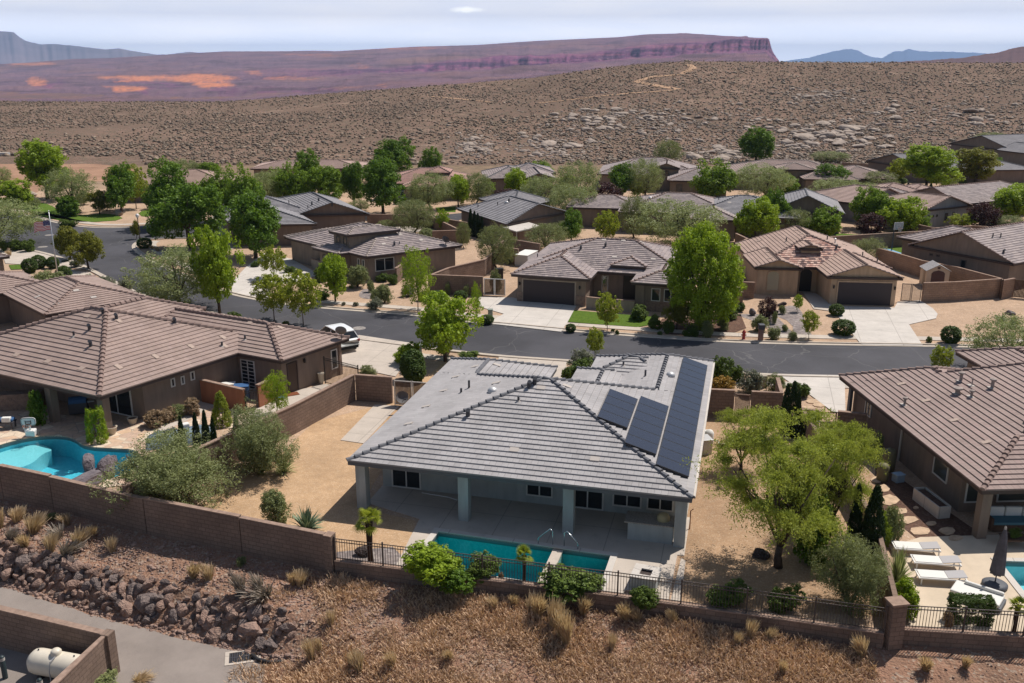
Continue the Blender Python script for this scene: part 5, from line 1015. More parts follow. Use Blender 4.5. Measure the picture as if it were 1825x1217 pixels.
        V, Fq, t = leaves(C, NR.uniform(.16, .45, len(C)), 44, .13, asp=.32, out=.25, up=.35); crown(V, Fq, t, G_OLIVE, 'foliage'); mb = MB(); [mb.tube([(0, 0, 0), (cos(a)*.8, sin(a)*.8, 2.), (cos(a)*1.6, sin(a)*1.6, 4.6)], [.13, .08, .03], 5) for a in (.3, 1.9, 3.4, 5.)]; trunk(mb, BARKM, 'stems')
    elif kind == 'plum':
        C = crown_pts(200, lambda p: np.array([p[0]*2.3, p[1]*2.3, 3.1+p[2]*2.7]), .5); V, Fq, t = leaves(C, NR.uniform(.3, .6, len(C)), 40, .24, out=.4); crown(V, Fq, t, G_PLUM); trunk(taper(6, .7, .1, 2., 6, var))
    elif kind == 'cypress':
        zz = NR.uniform(0, 1, 420); rr = 2.5*np.sin(np.clip(zz*.97+.03, 0, 1)**.55*pi)**.65*(1-zz*.35); a = NR.uniform(0, 2*pi, 420); C = np.stack([rr*np.cos(a)*.8, rr*np.sin(a)*.8, .1+zz*5.8], axis=1); V, Fq, t = leaves(C, NR.uniform(.35, .65, 420), 30, .32, asp=.4, out=.4, flat=.6); V[:, 0] *= 1; crown(V, Fq, t, G_CYP, 'foliage'); mb = MB(); mb.tube([(0, 0, -.1), (0, 0, 3)], [.25, .1], 6); trunk(mb)
    elif kind in ('ball', 'hedge', 'shrub', 'oliveshrub', 'sage', 'pink', 'orange', 'limeshrub', 'brightshrub', 'darkshrub', 'column', 'cone'):
        m = dict(ball=G_HEDGE, hedge=G_HEDGE, shrub=G_SHRUB, oliveshrub=G_OLIVE, sage=G_SAGE, pink=G_PINK, orange=G_ORANGE, limeshrub=G_LIME, brightshrub=G_BRIGHT, darkshrub=G_DARK, column=G_BRIGHT, cone=G_YEL)[kind]
        if kind == 'ball': C = crown_pts(520, lambda p: np.array([p[0]*2.35, p[1]*2.35, 2.9+p[2]*2.9])/1., .88); rr, cn, sz = NR.uniform(.25, .42, 520), 30, .3
        elif kind == 'hedge': C = NR.uniform(-1, 1, (620, 3)); ax_ = NR.randint(0, 3, 620); C[np.arange(620), ax_] = np.sign(C[np.arange(620), ax_]); C = C*np.array([2.3, 2.3, 2.7])+np.array([0, 0, 2.9]); rr, cn, sz = NR.uniform(.22, .4, 620), 30, .28
        elif kind in ('column', 'cone'): n_ = 220; zz = NR.uniform(0, 1, n_); a = NR.uniform(0, 2*pi, n_); r_ = 2.3*(1-zz*.25 if kind == 'column' else (1-zz)**.6)*NR.uniform(.8, 1, n_); C = np.stack([r_*np.cos(a), r_*np.sin(a), .2+zz*5.6], 1); rr, cn, sz = NR.uniform(.3, .5, n_), 34, .3
        else:
            lob = [(rg.uniform(-1.2, 1.2), rg.uniform(-1.2, 1.2), rg.uniform(1.6, 3.6), rg.uniform(1.1, 1.7)) for _ in range(6)]; C = np.concatenate([crown_pts(52, lambda p: np.array([x+p[0]*r, y+p[1]*r, max(.2, z+p[2]*r*1.25)]), .5) for x, y, z, r in lob]); rr, cn, sz = NR.uniform(.25, .5, len(C)), 42, .3 if kind not in ('oliveshrub', 'sage') else .22
        V, Fq, t = leaves(C, rr, cn, sz, asp=.5, out=.5, up=.2); V[:, 2] = np.maximum(V[:, 2], .02); crown(V, Fq, t, m, 'foliage')
        if kind not in ('ball', 'hedge'):
            mb = MB(); [mb.tube([(0, 0, 0), (cos(a)*.8, sin(a)*.8, 2.), (cos(a)*1.4, sin(a)*1.4, 4.2)], [.13, .08, .03], 5) for a in (.3, 1.9, 3.4, 5.)]; trunk(mb, BARKM, 'stems')
    elif kind in ('agave', 'yucca', 'spiky'):
        n_ = dict(agave=80, yucca=150, spiky=60)[kind]; V, Fq, t = [], [], []
        for i in range(n_):
            a = rg.uniform(0, 2*pi); el = rg.uniform(.1, 1.45); L_ = rg.uniform(2.1, 2.9); d = np.array([cos(a)*cos(el), sin(a)*cos(el), sin(el)*1.5]); sd = np.array([-sin(a), cos(a), 0])*(.16 if kind == 'agave' else .09); b = np.array([0, 0, .4]); k = len(V)*1
            mid = b+d*L_*.55+np.array([0, 0, .1]); tip = b+d*L_-np.array([0, 0, .35*cos(el)]); V += [b-sd, b+sd, mid+sd, mid-sd, mid-sd, mid+sd, tip+sd*.1, tip-sd*.1]; Fq += [[k, k+1, k+2, k+3], [k+4, k+5, k+6, k+7]]; tt = rg.random(); t += [tt, tt]
        crown(np.array(V), np.array(Fq), np.array(t), G_AGAVE if kind != 'yucca' else G_MESQ, 'leaves')
    elif kind in ('straw', 'brush'):
        n_ = 260 if kind == 'straw' else 160; V, Fq, t = [], [], []
        for i in range(n_):
            a = rg.uniform(0, 2*pi); r0 = rg.uniform(0, .7); lean = rg.uniform(0, 1.9); L_ = rg.uniform(3., 5.6) if kind == 'straw' else rg.uniform(2, 4.5); b = np.array([cos(a)*r0, sin(a)*r0, 0]); mid = b+np.array([cos(a)*lean*.45-.3, sin(a)*lean*.45, L_*.55]); tip = b+np.array([cos(a)*lean-.9, sin(a)*lean, L_*rg.uniform(.85, 1)]); q = rg.uniform(0, 2*pi); sd = np.array([cos(q), sin(q), 0])*.09; k = len(V)
            V += [b-sd, b+sd, mid+sd*.8, mid-sd*.8, mid-sd*.8, mid+sd*.8, tip+sd*.5, tip-sd*.5]; Fq += [[k, k+1, k+2, k+3], [k+4, k+5, k+6, k+7]]; tt = rg.random(); t += [tt*.6, min(1, tt*.6+.4)]
        crown(np.array(V), np.array(Fq), np.array(t), G_STRAW if kind == 'straw' else G_DEAD, 'blades')
    elif kind == 'palm':
        mb = MB(); pts = [(0, 0, 0), (.05, 0, 1.5), (0, .05, 3.2), (0, 0, 4.5)]; mb.tube(pts, [.42, .36, .42, .5], 10); trunk(mb, PALMB); V, Fq, t = [], [], []
        for i in range(26):
            a = i*2.4+rg.uniform(-.2, .2); el = rg.uniform(-.35, 1.3); L_ = rg.uniform(1.3, 1.9); b = Vector((0, 0, 4.5)); d = Vector((cos(a)*cos(el), sin(a)*cos(el), sin(el))); side = Vector((-sin(a), cos(a), 0)); hub = b+d*L_*.55; up = d.cross(side)
            for j in range(11):
                g = (j-5)/5*1.25; dd = (d*cos(g)+side*sin(g)); tip = hub+dd*L_*.75-Vector((0, 0, .35*L_*.5)); md = hub+dd*L_*.35; w_ = (side*cos(g)-d*sin(g))*.09; k = len(V); V += [hub-w_*.3, hub+w_*.3, md+w_, md-w_, md-w_, md+w_, tip+w_*.1, tip-w_*.1]; Fq += [[k, k+1, k+2, k+3], [k+4, k+5, k+6, k+7]]; tt = rg.random(); t += [tt, tt]
            k = len(V); w_ = side*.04; V += [b-w_, b+w_, hub+w_, hub-w_]; Fq += [[k, k+1, k+2, k+3]]; t += [.3]
        crown(np.array([tuple(v) for v in V]), np.array(Fq), np.array(t), G_YEL, 'fronds')
    PROTO[key] = parts; return parts
def hash_(s): return sum(ord(c)*(i+3) for i, c in enumerate(s)) % 9973
NAMES = dict(ash='leafy_tree', ashlight='leafy_tree', ashmid='leafy_tree', amber='leafy_tree', full='leafy_tree', young='young_tree', youngy='young_tree', airy='young_tree', mesq='mesquite_tree', mesqo='mesquite_tree', verde='palo_verde_tree', plum='plum_tree', cypress='cypress_tree', palm='palm_tree', agave='agave_plant', yucca='yucca_plant', spiky='agave_plant', straw='grass_clump', brush='dry_bush', hedge='clipped_shrub', ball='clipped_shrub')
CATS = dict(palm='palm', agave='plant', yucca='plant', spiky='plant', straw='grass', cypress='cypress')
def place(kind, bx, by, top, wpx, label, group=None, var=None, name=None, z=0., base=None, hmin=.15, rz=None, cat=None):
    if base is None: X, Y = P(bx, by, z)
    else: X, Y, z = base
    h = max(hmin, ZY(X, Y, top)-z) if top is not None else hmin; w = wpx/SCALE(X, Y, z+h*.5)
    var = RNG.randrange(3) if var is None else var; nm = name or NAMES.get(kind, 'shrub')
    r = empty(nm, (X, Y, z), rz if rz is not None else RNG.uniform(0, 6.28)); r.scale = (w/5., w/5., h/6.)
    tag(r, label, cat or CATS.get(kind) or ('tree' if 'tree' in nm else 'shrub'), group)
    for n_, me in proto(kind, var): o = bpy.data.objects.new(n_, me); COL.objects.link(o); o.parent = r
    return r
TREES = [
 ('ash', 85, 355, 253, 84, 'tall bright green tree alone against the bare hill at upper left', 'ashlight'),
 ('young', 31, 381, 322, 52, 'small bright green tree at left edge behind the lawn', 'ashlight'),
 ('mesq', 129, 379, 300, 76, 'rounded grey green tree beside the tall bright tree at upper left'),
 ('shrub', 116, 386, 350, 44, 'dark bushy shrub under the rounded grey green tree', 'darkshrub'),
 ('ash', 217, 380, 295, 62, 'dark green tree behind the lawn, left of the street lamp'),
 ('ashlight', 243, 372, 294, 46, 'yellow green tree tucked behind the dark tree by the street lamp', 'youngy'),
 ('olive', 178, 382, 340, 34, 'low yellow olive bush on the far lawn edge', 'amber'),
 ('mesq', 3, 337, 297, 36, 'grey green bush cut off by the left edge', 'mesq'),
 ('mesq', 5, 438, 358, 132, 'large grey green tree cut off by the left edge above the street', 'mesq'),
 ('ash', 300, 404, 288, 84, 'big dark green tree behind the large corner tree'),
 ('ash', 338, 442, 330, 114, 'largest dark green tree on the street corner behind the lamp'),
 ('ash', 395, 396, 300, 56, 'green tree left of the pale garage door', 'ashmid'),
 ('ash', 432, 404, 298, 66, 'bright crowned green tree right of the pale garage door', 'ashmid'),
 ('ash', 456, 460, 344, 98, 'dense dark green tree in front of the slate grey gabled house'),
 ('ash', 392, 560, 410, 76, 'bright green tree rising behind the wide grey green street tree', 'ashlight'),
 ('mesq', 326, 552, 444, 150, 'wide grey green tree behind the left brown roofs', 'mesq'),
 ('amber', 126, 463, 404, 48, 'olive yellow round tree by the street, left one of a pair'),
 ('amber', 158, 480, 414, 58, 'olive yellow round tree by the street, right one of a pair'),
 ('amber', 244, 426, 393, 15, 'slim rusty orange sapling next to the street lamp'),
 ('mesqo', 330, 330, 285, 60, 'grey olive bush at the foot of the hill behind the corner tree', 'mesqo'),
 ('ash', 372, 330, 290, 40, 'green bush at the foot of the hill above the pale garage', 'ashmid'),
 ('ash', 552, 345, 268, 56, 'dark green tree standing tallest left of the red brown roof', 'ash'),
 ('ash', 524, 372, 292, 58, 'green tree directly behind the slate grey gable, left of two', 'ashmid'),
 ('ash', 575, 374, 298, 60, 'green tree directly behind the slate grey gable, right of two', 'ashmid'),
 ('mesqo', 485, 372, 305, 70, 'pale green bushy tree behind the slate grey roof', 'mesq'),
 ('ash', 631, 368, 290, 44, 'narrow dark tree between the paired trees and the biggest one'),
 ('ash', 683, 382, 284, 80, 'large dense green tree left of the parked grey car', 'ash'),
 ('ash', 698, 330, 249, 76, 'bright crowned tree rising above the red brown roof', 'ash'),
 ('ash', 768, 330, 264, 42, 'dark green tree right of the red brown roof', 'ash'),
 ('mesq', 768, 374, 308, 78, 'round grey green tree in front of the red brown house'),
 ('ash', 817, 370, 312, 40, 'small bright green tree beside the round grey green tree', 'ashlight'),
 ('mesqo', 848, 366, 309, 54, 'dusty olive tree left of the low taupe house'),
 ('mesqo', 738, 416, 357, 68, 'dusty olive tree against the block wall behind the tower house'),
 ('young', 789, 415, 373, 24, 'small fresh green tree inside the block walled yard', 'young'),
 ('mesqo', 885, 480, 402, 62, 'grey olive tree beside the black bins and white gate'),
 ('mesqo', 826, 442, 396, 24, 'small olive tree beside the cypresses'),
 ('plum', 906, 372, 337, 52, 'dark purple leaved tree left of the grey airy trees'),
 ('ash', 920, 362, 301, 42, 'bright green tree in front of the two dark trimmed gables', 'ashlight'),
 ('mesq', 968, 382, 314, 76, 'grey green tree, left one of three behind the slate gabled house'),
 ('mesq', 1028, 376, 289, 74, 'grey green tree, tallest of three behind the slate gabled house'),
 ('mesq', 1022, 396, 330, 80, 'grey green tree, front one of three behind the slate gabled house'),
 ('ash', 960, 318, 288, 54, 'green bush behind the two dark trimmed gables', 'ashmid'),
 ('ash', 1104, 356, 293, 54, 'bright dense tree left of the dormer house', 'ash'),
 ('mesq', 1146, 356, 284, 60, 'pale grey green tree covering the left part of the dormer house'),
 ('ashlight', 1136, 356, 322, 28, 'yellow green shrub in front of the dormer house', 'youngy'),
 ('plum', 1080, 372, 326, 54, 'purple leaved tree left of the bright dense tree'),
 ('ash', 1267, 360, 287, 76, 'dense green tree right of the dormer house', 'ashmid'),
 ('mesq', 1352, 356, 294, 100, 'broad grey green tree in front of the turret house', 'mesq'),
 ('mesq', 1205, 440, 358, 142, 'very broad grey green tree behind the brown hip roofed house'),
 ('mesqo', 1130, 424, 349, 48, 'darker olive tree left of the very broad grey tree'),
 ('ash', 1081, 440, 376, 44, 'yellow green tree behind the roof of the hip roofed house', 'youngy'),
 ('ash', 1018, 436, 374, 44, 'dark green tree right of the white awning'),
 ('mesqo', 974, 448, 398, 70, 'grey olive bush behind the hip roof, right of the awning'),
 ('full', 1248, 586, 404, 122, 'big bright green tree dense to the ground between the two garages', 'full'),
 ('ash', 1347, 292, 228, 68, 'dark round tree alone in front of the boulder field'),
 ('ash', 1483, 345, 293, 56, 'dark green tree in front of the turret house roof'),
 ('mesqo', 1190, 296, 250, 46, 'olive green tree on the hill behind the dormer house'),
 ('ash', 1650, 340, 260, 82, 'large yellow green tree in front of the grey dormer roof', 'ashlight'),
 ('young', 1599, 330, 283, 34, 'small yellow green tree left of the large one', 'youngy'),
 ('amber', 1737, 332, 266, 68, 'amber green tree in front of the long taupe wall'),
 ('mesq', 1500, 372, 320, 112, 'pale green spreading tree left of the pink brown roof'),
 ('ash', 1546, 408, 334, 62, 'green tree in front of the pink brown roof, left of two', 'ashmid'),
 ('ash', 1600, 418, 352, 70, 'green tree in front of the pink brown roof, right of two', 'ashlight'),
 ('ash', 1346, 434, 354, 70, 'bright green tree behind the tan gabled house, left of the shaded gable', 'ashlight'),
 ('ash', 1383, 420, 340, 44, 'darker green tree behind the bright one by the shaded gable', 'ash'),
 ('ash', 1470, 426, 370, 58, 'green tree below the shaded gable', 'ashmid'),
 ('mesqo', 1415, 424, 374, 54, 'dusty olive tree between the two green ones behind the tan house'),
 ('plum', 1550, 422, 380, 46, 'dark purple tree behind the block wall of the sports court'),
 ('plum', 1750, 410, 361, 56, 'dark purple tree right of the small square windows'),
 ('young', 1712, 410, 381, 46, 'bright yellow green bush under the square windows', 'youngy'),
 ('ash', 1805, 400, 330, 80, 'bright green tree cut off by the right edge behind the taupe roof', 'ashlight'),
 ('mesqo', 1795, 412, 385, 60, 'dusty shrub behind the taupe roof at right'),
 ('mesqo', 1546, 466, 424, 54, 'dusty olive tree between the tan house and the blue court'),
 ('young', 488, 496, 441, 48, 'yellow green young tree by the driveway of the tower house', 'youngy'),
 ('young', 489, 571, 488, 64, 'yellow green street tree on the near kerb, left one of two', 'youngy'),
 ('young', 541, 580, 484, 64, 'yellow green street tree on the near kerb, right one of two', 'youngy'),
 ('young', 598, 538, 455, 46, 'slim green tree on the gravel in front of the tower house', 'ashlight'),
 ('airy', 745, 553, 442, 58, 'tall airy light green tree left of the block wall'),
 ('airy', 794, 644, 528, 98, 'broad green tree on the near kerb above the grey house roof', 'ashlight'),
 ('young', 1060, 640, 583, 30, 'small green tree on the near kerb behind the grey roof', 'youngy'),
 ('young', 1082, 590, 523, 42, 'small yellow green tree on the rectangular lawn', 'youngy'),
 ('young', 1206, 588, 530, 42, 'thin reddish green tree in the dark planting bed', 'amber'),
 ('airy', 849, 574, 504, 18, 'thin staked sapling beside the white driveway'),
 ('young', 1674, 668, 617, 38, 'small green tree behind the roof at right', 'youngy'),
 ('mesq', 1792, 662, 566, 130, 'large pale green tree at the right edge by the street', 'mesq'),
 ('plum', 1366, 572, 531, 30, 'small dark red leaved tree in the gravel of the tan house'),
 ('young', 1421, 556, 525, 16, 'small green sapling beside the arched window', 'young'),
 ('young', 1441, 604, 554, 30, 'small two toned tree in the gravel by the street', 'youngy'),
 ('young', 495, 739, 664, 46, 'thin small tree by the side walk of the brown house', 'airy'),
 ('verde', 1387, 1011, 752, 250, 'largest wispy bright green tree in the gravel yard'),
 ('verde', 1476, 962, 756, 140, 'second wispy green tree behind the two dark cypresses'),
 ('verde', 1320, 838, 733, 100, 'wispy green tree close to the solar roof'),
 ('verde', 1488, 850, 756, 86, 'wispy green tree beside the taupe wall at right'),
 ('cypress', 1518, 985, 864, 24, 'slimmer one of the two dark cypresses in the yard'),
 ('cypress', 1549, 995, 868, 40, 'broader one of the two dark cypresses in the yard'),
 ('cypress', 1397, 772, 686, 20, 'dark cypress beside the gate wall, left one of the clump'),
 ('cypress', 1408, 776, 681, 22, 'dark cypress beside the gate wall, tallest in the clump'),
 ('cypress', 1417, 780, 700, 16, 'dark cypress beside the gate wall, right one of the clump'),
 ('bigolive', 1512, 1082, 962, 120, 'large rounded grey green shrub behind the metal fence'),
 ('bigolive', 300, 900, 786, 196, 'very large grey green shrub leaning over the block wall'),
 ('bigolive', 466, 842, 735, 128, 'large grey green shrub beside the orange gravel'),
 ('cypress', 316, 800, 768, 10, 'slim dark cypress by the covered patio seats, leftmost and shortest'),
 ('cypress', 327, 806, 742, 14, 'slim dark cypress by the covered patio seats, second from left'),
 ('cypress', 352, 796, 736, 14, 'slim dark cypress by the covered patio seats, third from left'),
 ('cypress', 370, 806, 732, 15, 'slim dark cypress by the covered patio seats, fourth from left'),
 ('cypress', 385, 822, 745, 14, 'slim dark cypress by the covered patio seats, rightmost of the row'),
 ('cypress', 422, 775, 735, 10, 'slim dark cypress alone behind the grey green shrub'),
 ('cone', 396, 758, 699, 34, 'yellow green cone shaped shrub beside the red brown patio wall'),
 ('column', 175, 788, 727, 34, 'bright green vine column nearest the corner post of the patio'),
 ('column', 73, 756, 697, 30, 'dark green vine column under the patio roof at left', 'darkshrub'),
 ('pink', 276, 760, 732, 36, 'round pinkish shrub along the brown wall, nearest the patio'),
 ('pink', 300, 752, 728, 30, 'round pinkish shrub along the brown wall, second'),
 ('limeshrub', 320, 746, 722, 30, 'yellow green round shrub along the brown wall', 'oliveshrub'),
 ('pink', 342, 738, 711, 32, 'round pinkish shrub along the brown wall, farthest'),
 ('brightshrub', 726, 646, 613, 44, 'bright green shrub farthest of three by the car driveway'),
 ('ball', 736, 676, 624, 42, 'tall dark clipped shrub of three by the car driveway'),
 ('ball', 740, 680, 643, 36, 'round light green clipped shrub nearest the grey roof'),
 ('oliveshrub', 660, 676, 650, 32, 'small leafy shrub by the corner of the block wall'),
 ('oliveshrub', 795, 634, 608, 22, 'small grey shrub under the broad street tree'),
 ('shrub', 836, 637, 626, 34, 'low dark shrub behind the far edge of the grey roof'),
 ('sage', 1034, 660, 624, 44, 'pale feathery shrub beside the driveway of the grey house'),
 ('shrub', 1036, 676, 640, 46, 'dark green shrub right of the pale feathery one'),
 ('shrub', 1010, 680, 655, 22, 'small rounded green shrub in the red rocks'),
 ('shrub', 1282, 686, 636, 46, 'green shrub right of the solar roof'), ('orange', 1284, 706, 672, 44, 'orange flowered shrub behind the block wall'),
 ('sage', 1336, 702, 661, 42, 'silver grey shrub right of the orange flowered one'), ('limeshrub', 1378, 700, 668, 34, 'light yellow green shrub by the white driveway', 'oliveshrub'), ('shrub', 1422, 708, 682, 36, 'spreading green shrub right of the cypress clump'), ('shrub', 1310, 680, 650, 26, 'small blue green shrub between the driveway shrubs'),
 ('brightshrub', 768, 1030, 972, 104, 'bright green mounded bush over the metal fence'), ('darkshrub', 814, 1046, 1012, 60, 'dark bush hanging over the low wall below the bright one'), ('shrub', 864, 1030, 994, 62, 'dark green bush right of the bright mounded bush'),
 ('shrub', 1022, 1054, 1016, 98, 'wide dark green bush at the pool corner'), ('shrub', 1146, 1080, 1046, 50, 'dark green bush by the fire pit'), ('shrub', 1296, 1076, 1044, 74, 'dark bush behind the fence, left of two'), ('shrub', 1398, 1088, 1048, 58, 'dark bush behind the fence, right of two'),
 ('brightshrub', 1612, 1100, 1034, 44, 'lime green shrub by the wall pillar'), ('yucca', 1598, 1042, 974, 62, 'large green spiky yucca beside the first lounger'), ('limeshrub', 1572, 974, 918, 34, 'lime green shrub right of the cypresses'), ('pink', 1592, 965, 905, 42, 'brownish green rounded shrub by the stepping stones', 'oliveshrub'),
 ('palm', 661, 1003, 905, 66, 'palm with brown trunk at the metal fence'), ('palm', 934, 1040, 974, 42, 'small palm beside the teal pool'), ('palm', 1806, 1130, 1066, 46, 'small palm at the right edge behind the fence'),
 ('agave', 546, 947, 902, 66, 'large green agave beside the block wall'), ('oliveshrub', 492, 934, 878, 52, 'leggy shrub left of the large agave'), ('yucca', 505, 842, 803, 50, 'spiky yucca at the foot of the large grey green shrub'),
 ('brightshrub', 1550, 815, 770, 40, 'green bush against the taupe wall', 'oliveshrub'), ('shrub', 1600, 330, 318, 30, 'dark low bush near the far wall'),
 ('mesqo', 1560, 345, 306, 66, 'olive bush at the right end of the turret house'), ('mesqo', 1765, 256, 236, 50, 'olive bush on the hill above the big grey house'), ('mesqo', 1480, 288, 270, 60, 'yellow olive bush at the foot of the boulder field'),
 ('ash', 1775, 305, 280, 24, 'small green tree right of the amber tree', 'ash'), ('mesqo', 1340, 424, 380, 30, 'small olive bush by the brown house corner'),
 ('mesqo', 100, 548, 486, 80, 'grey green shrub in front of the flagpole base', 'oliveshrub'),
]
for t in TREES:
    k = t[0]; kk = t[6] if len(t) > 6 else k
    if kk == 'olive': kk = 'mesqo'
    place(kk, t[1], t[2], t[3], t[4]*(1.12 if kk.startswith(('ash', 'mesq')) else 1.05), t[5])
def many(kind, pts, label, group, **kw):
    for p in pts: place(kind, p[0], p[1], p[2], p[3], label, group, **kw)
many('cypress', [(839, 420, 373, 11), (846, 422, 377, 11), (852, 424, 380, 10), (859, 426, 386, 9)], 'one of the slim dark cypresses lined up beside the slate gabled house', 'cypresses beside the slate gabled house')
many('cypress', [(1617, 343, 326, 9), (1629, 344, 328, 8), (1643, 346, 329, 8), (1657, 348, 327, 9), (1689, 358, 334, 9), (1703, 360, 335, 9), (1720, 366, 336, 9), (1735, 370, 338, 9), (1749, 372, 338, 10), (1767, 356, 340, 8)], 'one of the small dark cypresses in the row at the taupe gable wall', 'small cypresses by the taupe gable')
many('cypress', [(1427, 790, 742, 8), (1435, 792, 737, 8), (1442, 790, 744, 8)], 'one of three tiny dark cypresses by the utility box', 'tiny cypresses by the utility box')
many('ball', [(70, 478, 455, 26), (54, 486, 461, 26), (95, 478, 458, 22), (115, 498, 474, 26), (117, 466, 464-0, 14)], 'round clipped shrub beside the flagpole', 'clipped shrubs beside the flagpole')
many('shrub', [(30, 446, 428, 30), (52, 448, 427, 24), (115, 404, 391, 22), (128, 404, 393, 20), (155, 508, 490, 22), (8, 448, 430, 16)], 'loose green shrub beside the street at left', 'loose shrubs beside the street at left')
many('sage', [(135, 476, 464, 20), (190, 516, 494, 40), (165, 512, 496, 34), (222, 524, 498, 26), (28, 508, 498, 16), (48, 514, 502, 18)], 'grey desert shrub between flagpole and street', 'grey desert shrubs between flagpole and street')
many('ball', [(276, 420, 404, 22), (258, 442, 424, 26)], 'clipped shrub on the corner beside the street lamp', 'clipped shrubs by the street lamp')
many('straw', [(272, 444, 435, 12), (282, 448, 438, 14), (18, 456, 444, 14)], 'small tan grass tuft at the street corner', 'tan grass tufts at the street corner')
many('shrub', [(515, 486, 474, 22), (530, 490, 480, 18), (573, 502, 478, 26), (575, 534, 516, 28), (456, 476, 466, 16), (572, 496, 472, 20), (683, 502, 488, 24), (700, 506, 488, 20)], 'green shrub in the gravel yard of the tower house', 'green shrubs in the tower house yard')
many('oliveshrub', [(637, 512, 473, 44), (686, 540, 508, 30), (672, 542, 516, 22), (603, 520, 502, 20), (662, 520, 500, 16)], 'large olive shrub in the gravel yard of the tower house', 'olive shrubs in the tower house yard')
many('sage', [(670, 552, 531, 30), (728, 528, 508, 26), (454, 508, 500, 12), (612, 544, 538, 8), (634, 545, 538, 10)], 'grey green dry shrub in the gravel of the tower house', 'grey shrubs in the tower house yard')
many('ball', [(780, 536, 518, 24), (821, 536, 518, 24), (868, 577, 561, 24), (753, 536, 520, 16)], 'round clipped shrub along the block wall and driveway', 'round shrubs along the block wall')
many('oliveshrub', [(796, 526, 504, 14), (830, 528, 508, 14), (885, 520, 480, 22), (906, 470, 452, 20)], 'thin leafy shrub against the brown block wall', 'thin shrubs against the brown block wall')
many('ball', [(1017, 592, 577, 18), (1490, 562, 542, 26), (1502, 597, 570, 40), (1693, 612, 582, 34)], 'round clipped green shrub beside a white driveway', 'clipped shrubs beside the white driveways')
many('oliveshrub', [(1262, 602, 572, 24), (1292, 588, 566, 28), (1350, 590, 562, 32), (1377, 604, 582, 26), (1410, 608, 590, 18), (1394, 560, 545, 14), (1398, 590, 578, 14), (1380, 578, 556, 12)], 'blue green desert shrub in the gravel of the tan house', 'desert shrubs in the tan house yard')
many('shrub', [(1165, 586, 562, 26), (1190, 594, 572, 22), (1140, 570, 545, 34), (1295, 566, 540, 44), (1235, 600, 580, 20), (1222, 600, 588, 12), (1176, 598, 590, 10), (1100, 596, 588, 8), (1092, 592, 586, 8), (1320, 556, 540, 16)], 'dark green shrub under the big bright tree', 'dark shrubs under the big bright tree')
many('spiky', [(1785, 575, 555, 30), (1806, 580, 562, 26), (820, 1044-440, 596, 12)], 'spiky blue green plant in the right gravel yard', 'spiky plants in the right gravel yard')
many('shrub', [(1480, 360, 345, 30), (1470, 375, 362, 20), (1035, 500, 480, 14), (1050, 508, 490, 16), (1106, 520, 495, 12), (1240, 430, 410, 16), (1305, 415, 402, 12), (1320, 420, 404, 12)], 'small dark shrub close to a house wall', 'small shrubs close to house walls')
many('oliveshrub', [(668, 395, 382, 14), (688, 396, 384, 14), (705, 397, 384, 14), (760, 408, 394, 20), (900, 330, 320, 12), (1695, 320, 308, 20), (1715, 330, 318, 16), (1800, 300, 292, 14), (1785, 322, 312, 16), (1540, 395, 378, 24), (1240, 470, 452, 14), (735, 435, 418, 30), (760, 430, 408, 34)], 'dusty desert bush in the yards behind', 'dusty bushes in the yards behind')
many('shrub', [(510, 580, 572, 14), (418, 570, 556, 22), (395, 574, 564, 12), (1655, 610, 600, 10), (1815, 660, 640, 20)], 'small green shrub along the near kerb', 'small shrubs along the near kerb')
many('brightshrub', [(1010, 330, 312, 30), (1740, 420, 404, 30), (1780, 424, 405, 36), (1545, 390, 376, 30)], 'bright bush among the far houses', 'bright bushes among the far houses')
many('darkshrub', [(1455, 1000, 888, 80), (1440, 950, 880, 60)], 'dark undergrowth below the wispy green tree', 'dark undergrowth below the wispy tree')
many('pink', [(1688, 1120, 1090, 16), (893, 1035, 1020, 10)], 'small rusty flower spike plant by the fence', 'rusty plants by the fence')
# ---- bunch grass and dry brush outside the wall
CL = [(30, 930, 906, 40), (60, 950, 918, 50), (105, 960, 930, 46), (140, 975, 944, 44), (165, 955, 936, 30), (20, 960, 935, 40), (120, 935, 915, 30), (90, 985, 955, 36), (45, 905+70, 950, 34), (200, 985, 960, 30), (0, 940, 905, 40)]
CR = [(430, 1060, 1008, 44), (462, 1055, 1015, 40), (345, 1030, 1006, 40), (372, 1035, 1010, 36), (535, 1045, 1020, 40), (522, 1042, 1020, 24), (555, 1180, 1145, 30), (640, 1200, 1168, 36), (625, 1020+170, 1165, 24), (960, 1098, 1064, 46), (985, 1120, 1075, 44), (1000, 1135, 1090, 44), (1010, 1150, 1100, 40), (948, 1090, 1062, 40), (1040, 1095, 1065, 38), (1115, 1105, 1078, 40), (1135, 1108, 1085, 34), (1200, 1110, 1090, 30), (1090, 1160, 1135, 24), (1312, 1150, 1130, 24), (1335, 1140, 1110, 30), (1370, 1142, 1120, 30), (1535, 1172, 1140, 38), (1395, 1200, 1180, 26), (880, 1085, 1066, 30), (915, 1080, 1060, 26), (590, 1115, 1092, 26), (570, 1165, 1140, 22), (800, 1175, 1160, 30), (700, 1190, 1165, 30), (1650, 1195, 1175, 40), (1720, 1190, 1172, 30)]
for i, (x, y, t, w) in enumerate(CL+CR):
    b = front_hit(x, y); h_ = max(.35, (y-t)/30.)
    k = 'brush' if i in (2, 11, 12, 5) else 'straw'
    r = place(k, 0, 0, None, w, ('pale dry grass clump on the bank above the rocks' if i < len(CL) else 'pale dry grass clump on the dirt slope below the walls') if k == 'straw' else 'grey leafless dry bush on the bank outside the wall', ('grass clumps on the bank above the rocks' if i < len(CL) else 'grass clumps on the dirt slope') if k == 'straw' else 'dry bushes on the bank', base=b, hmin=h_)
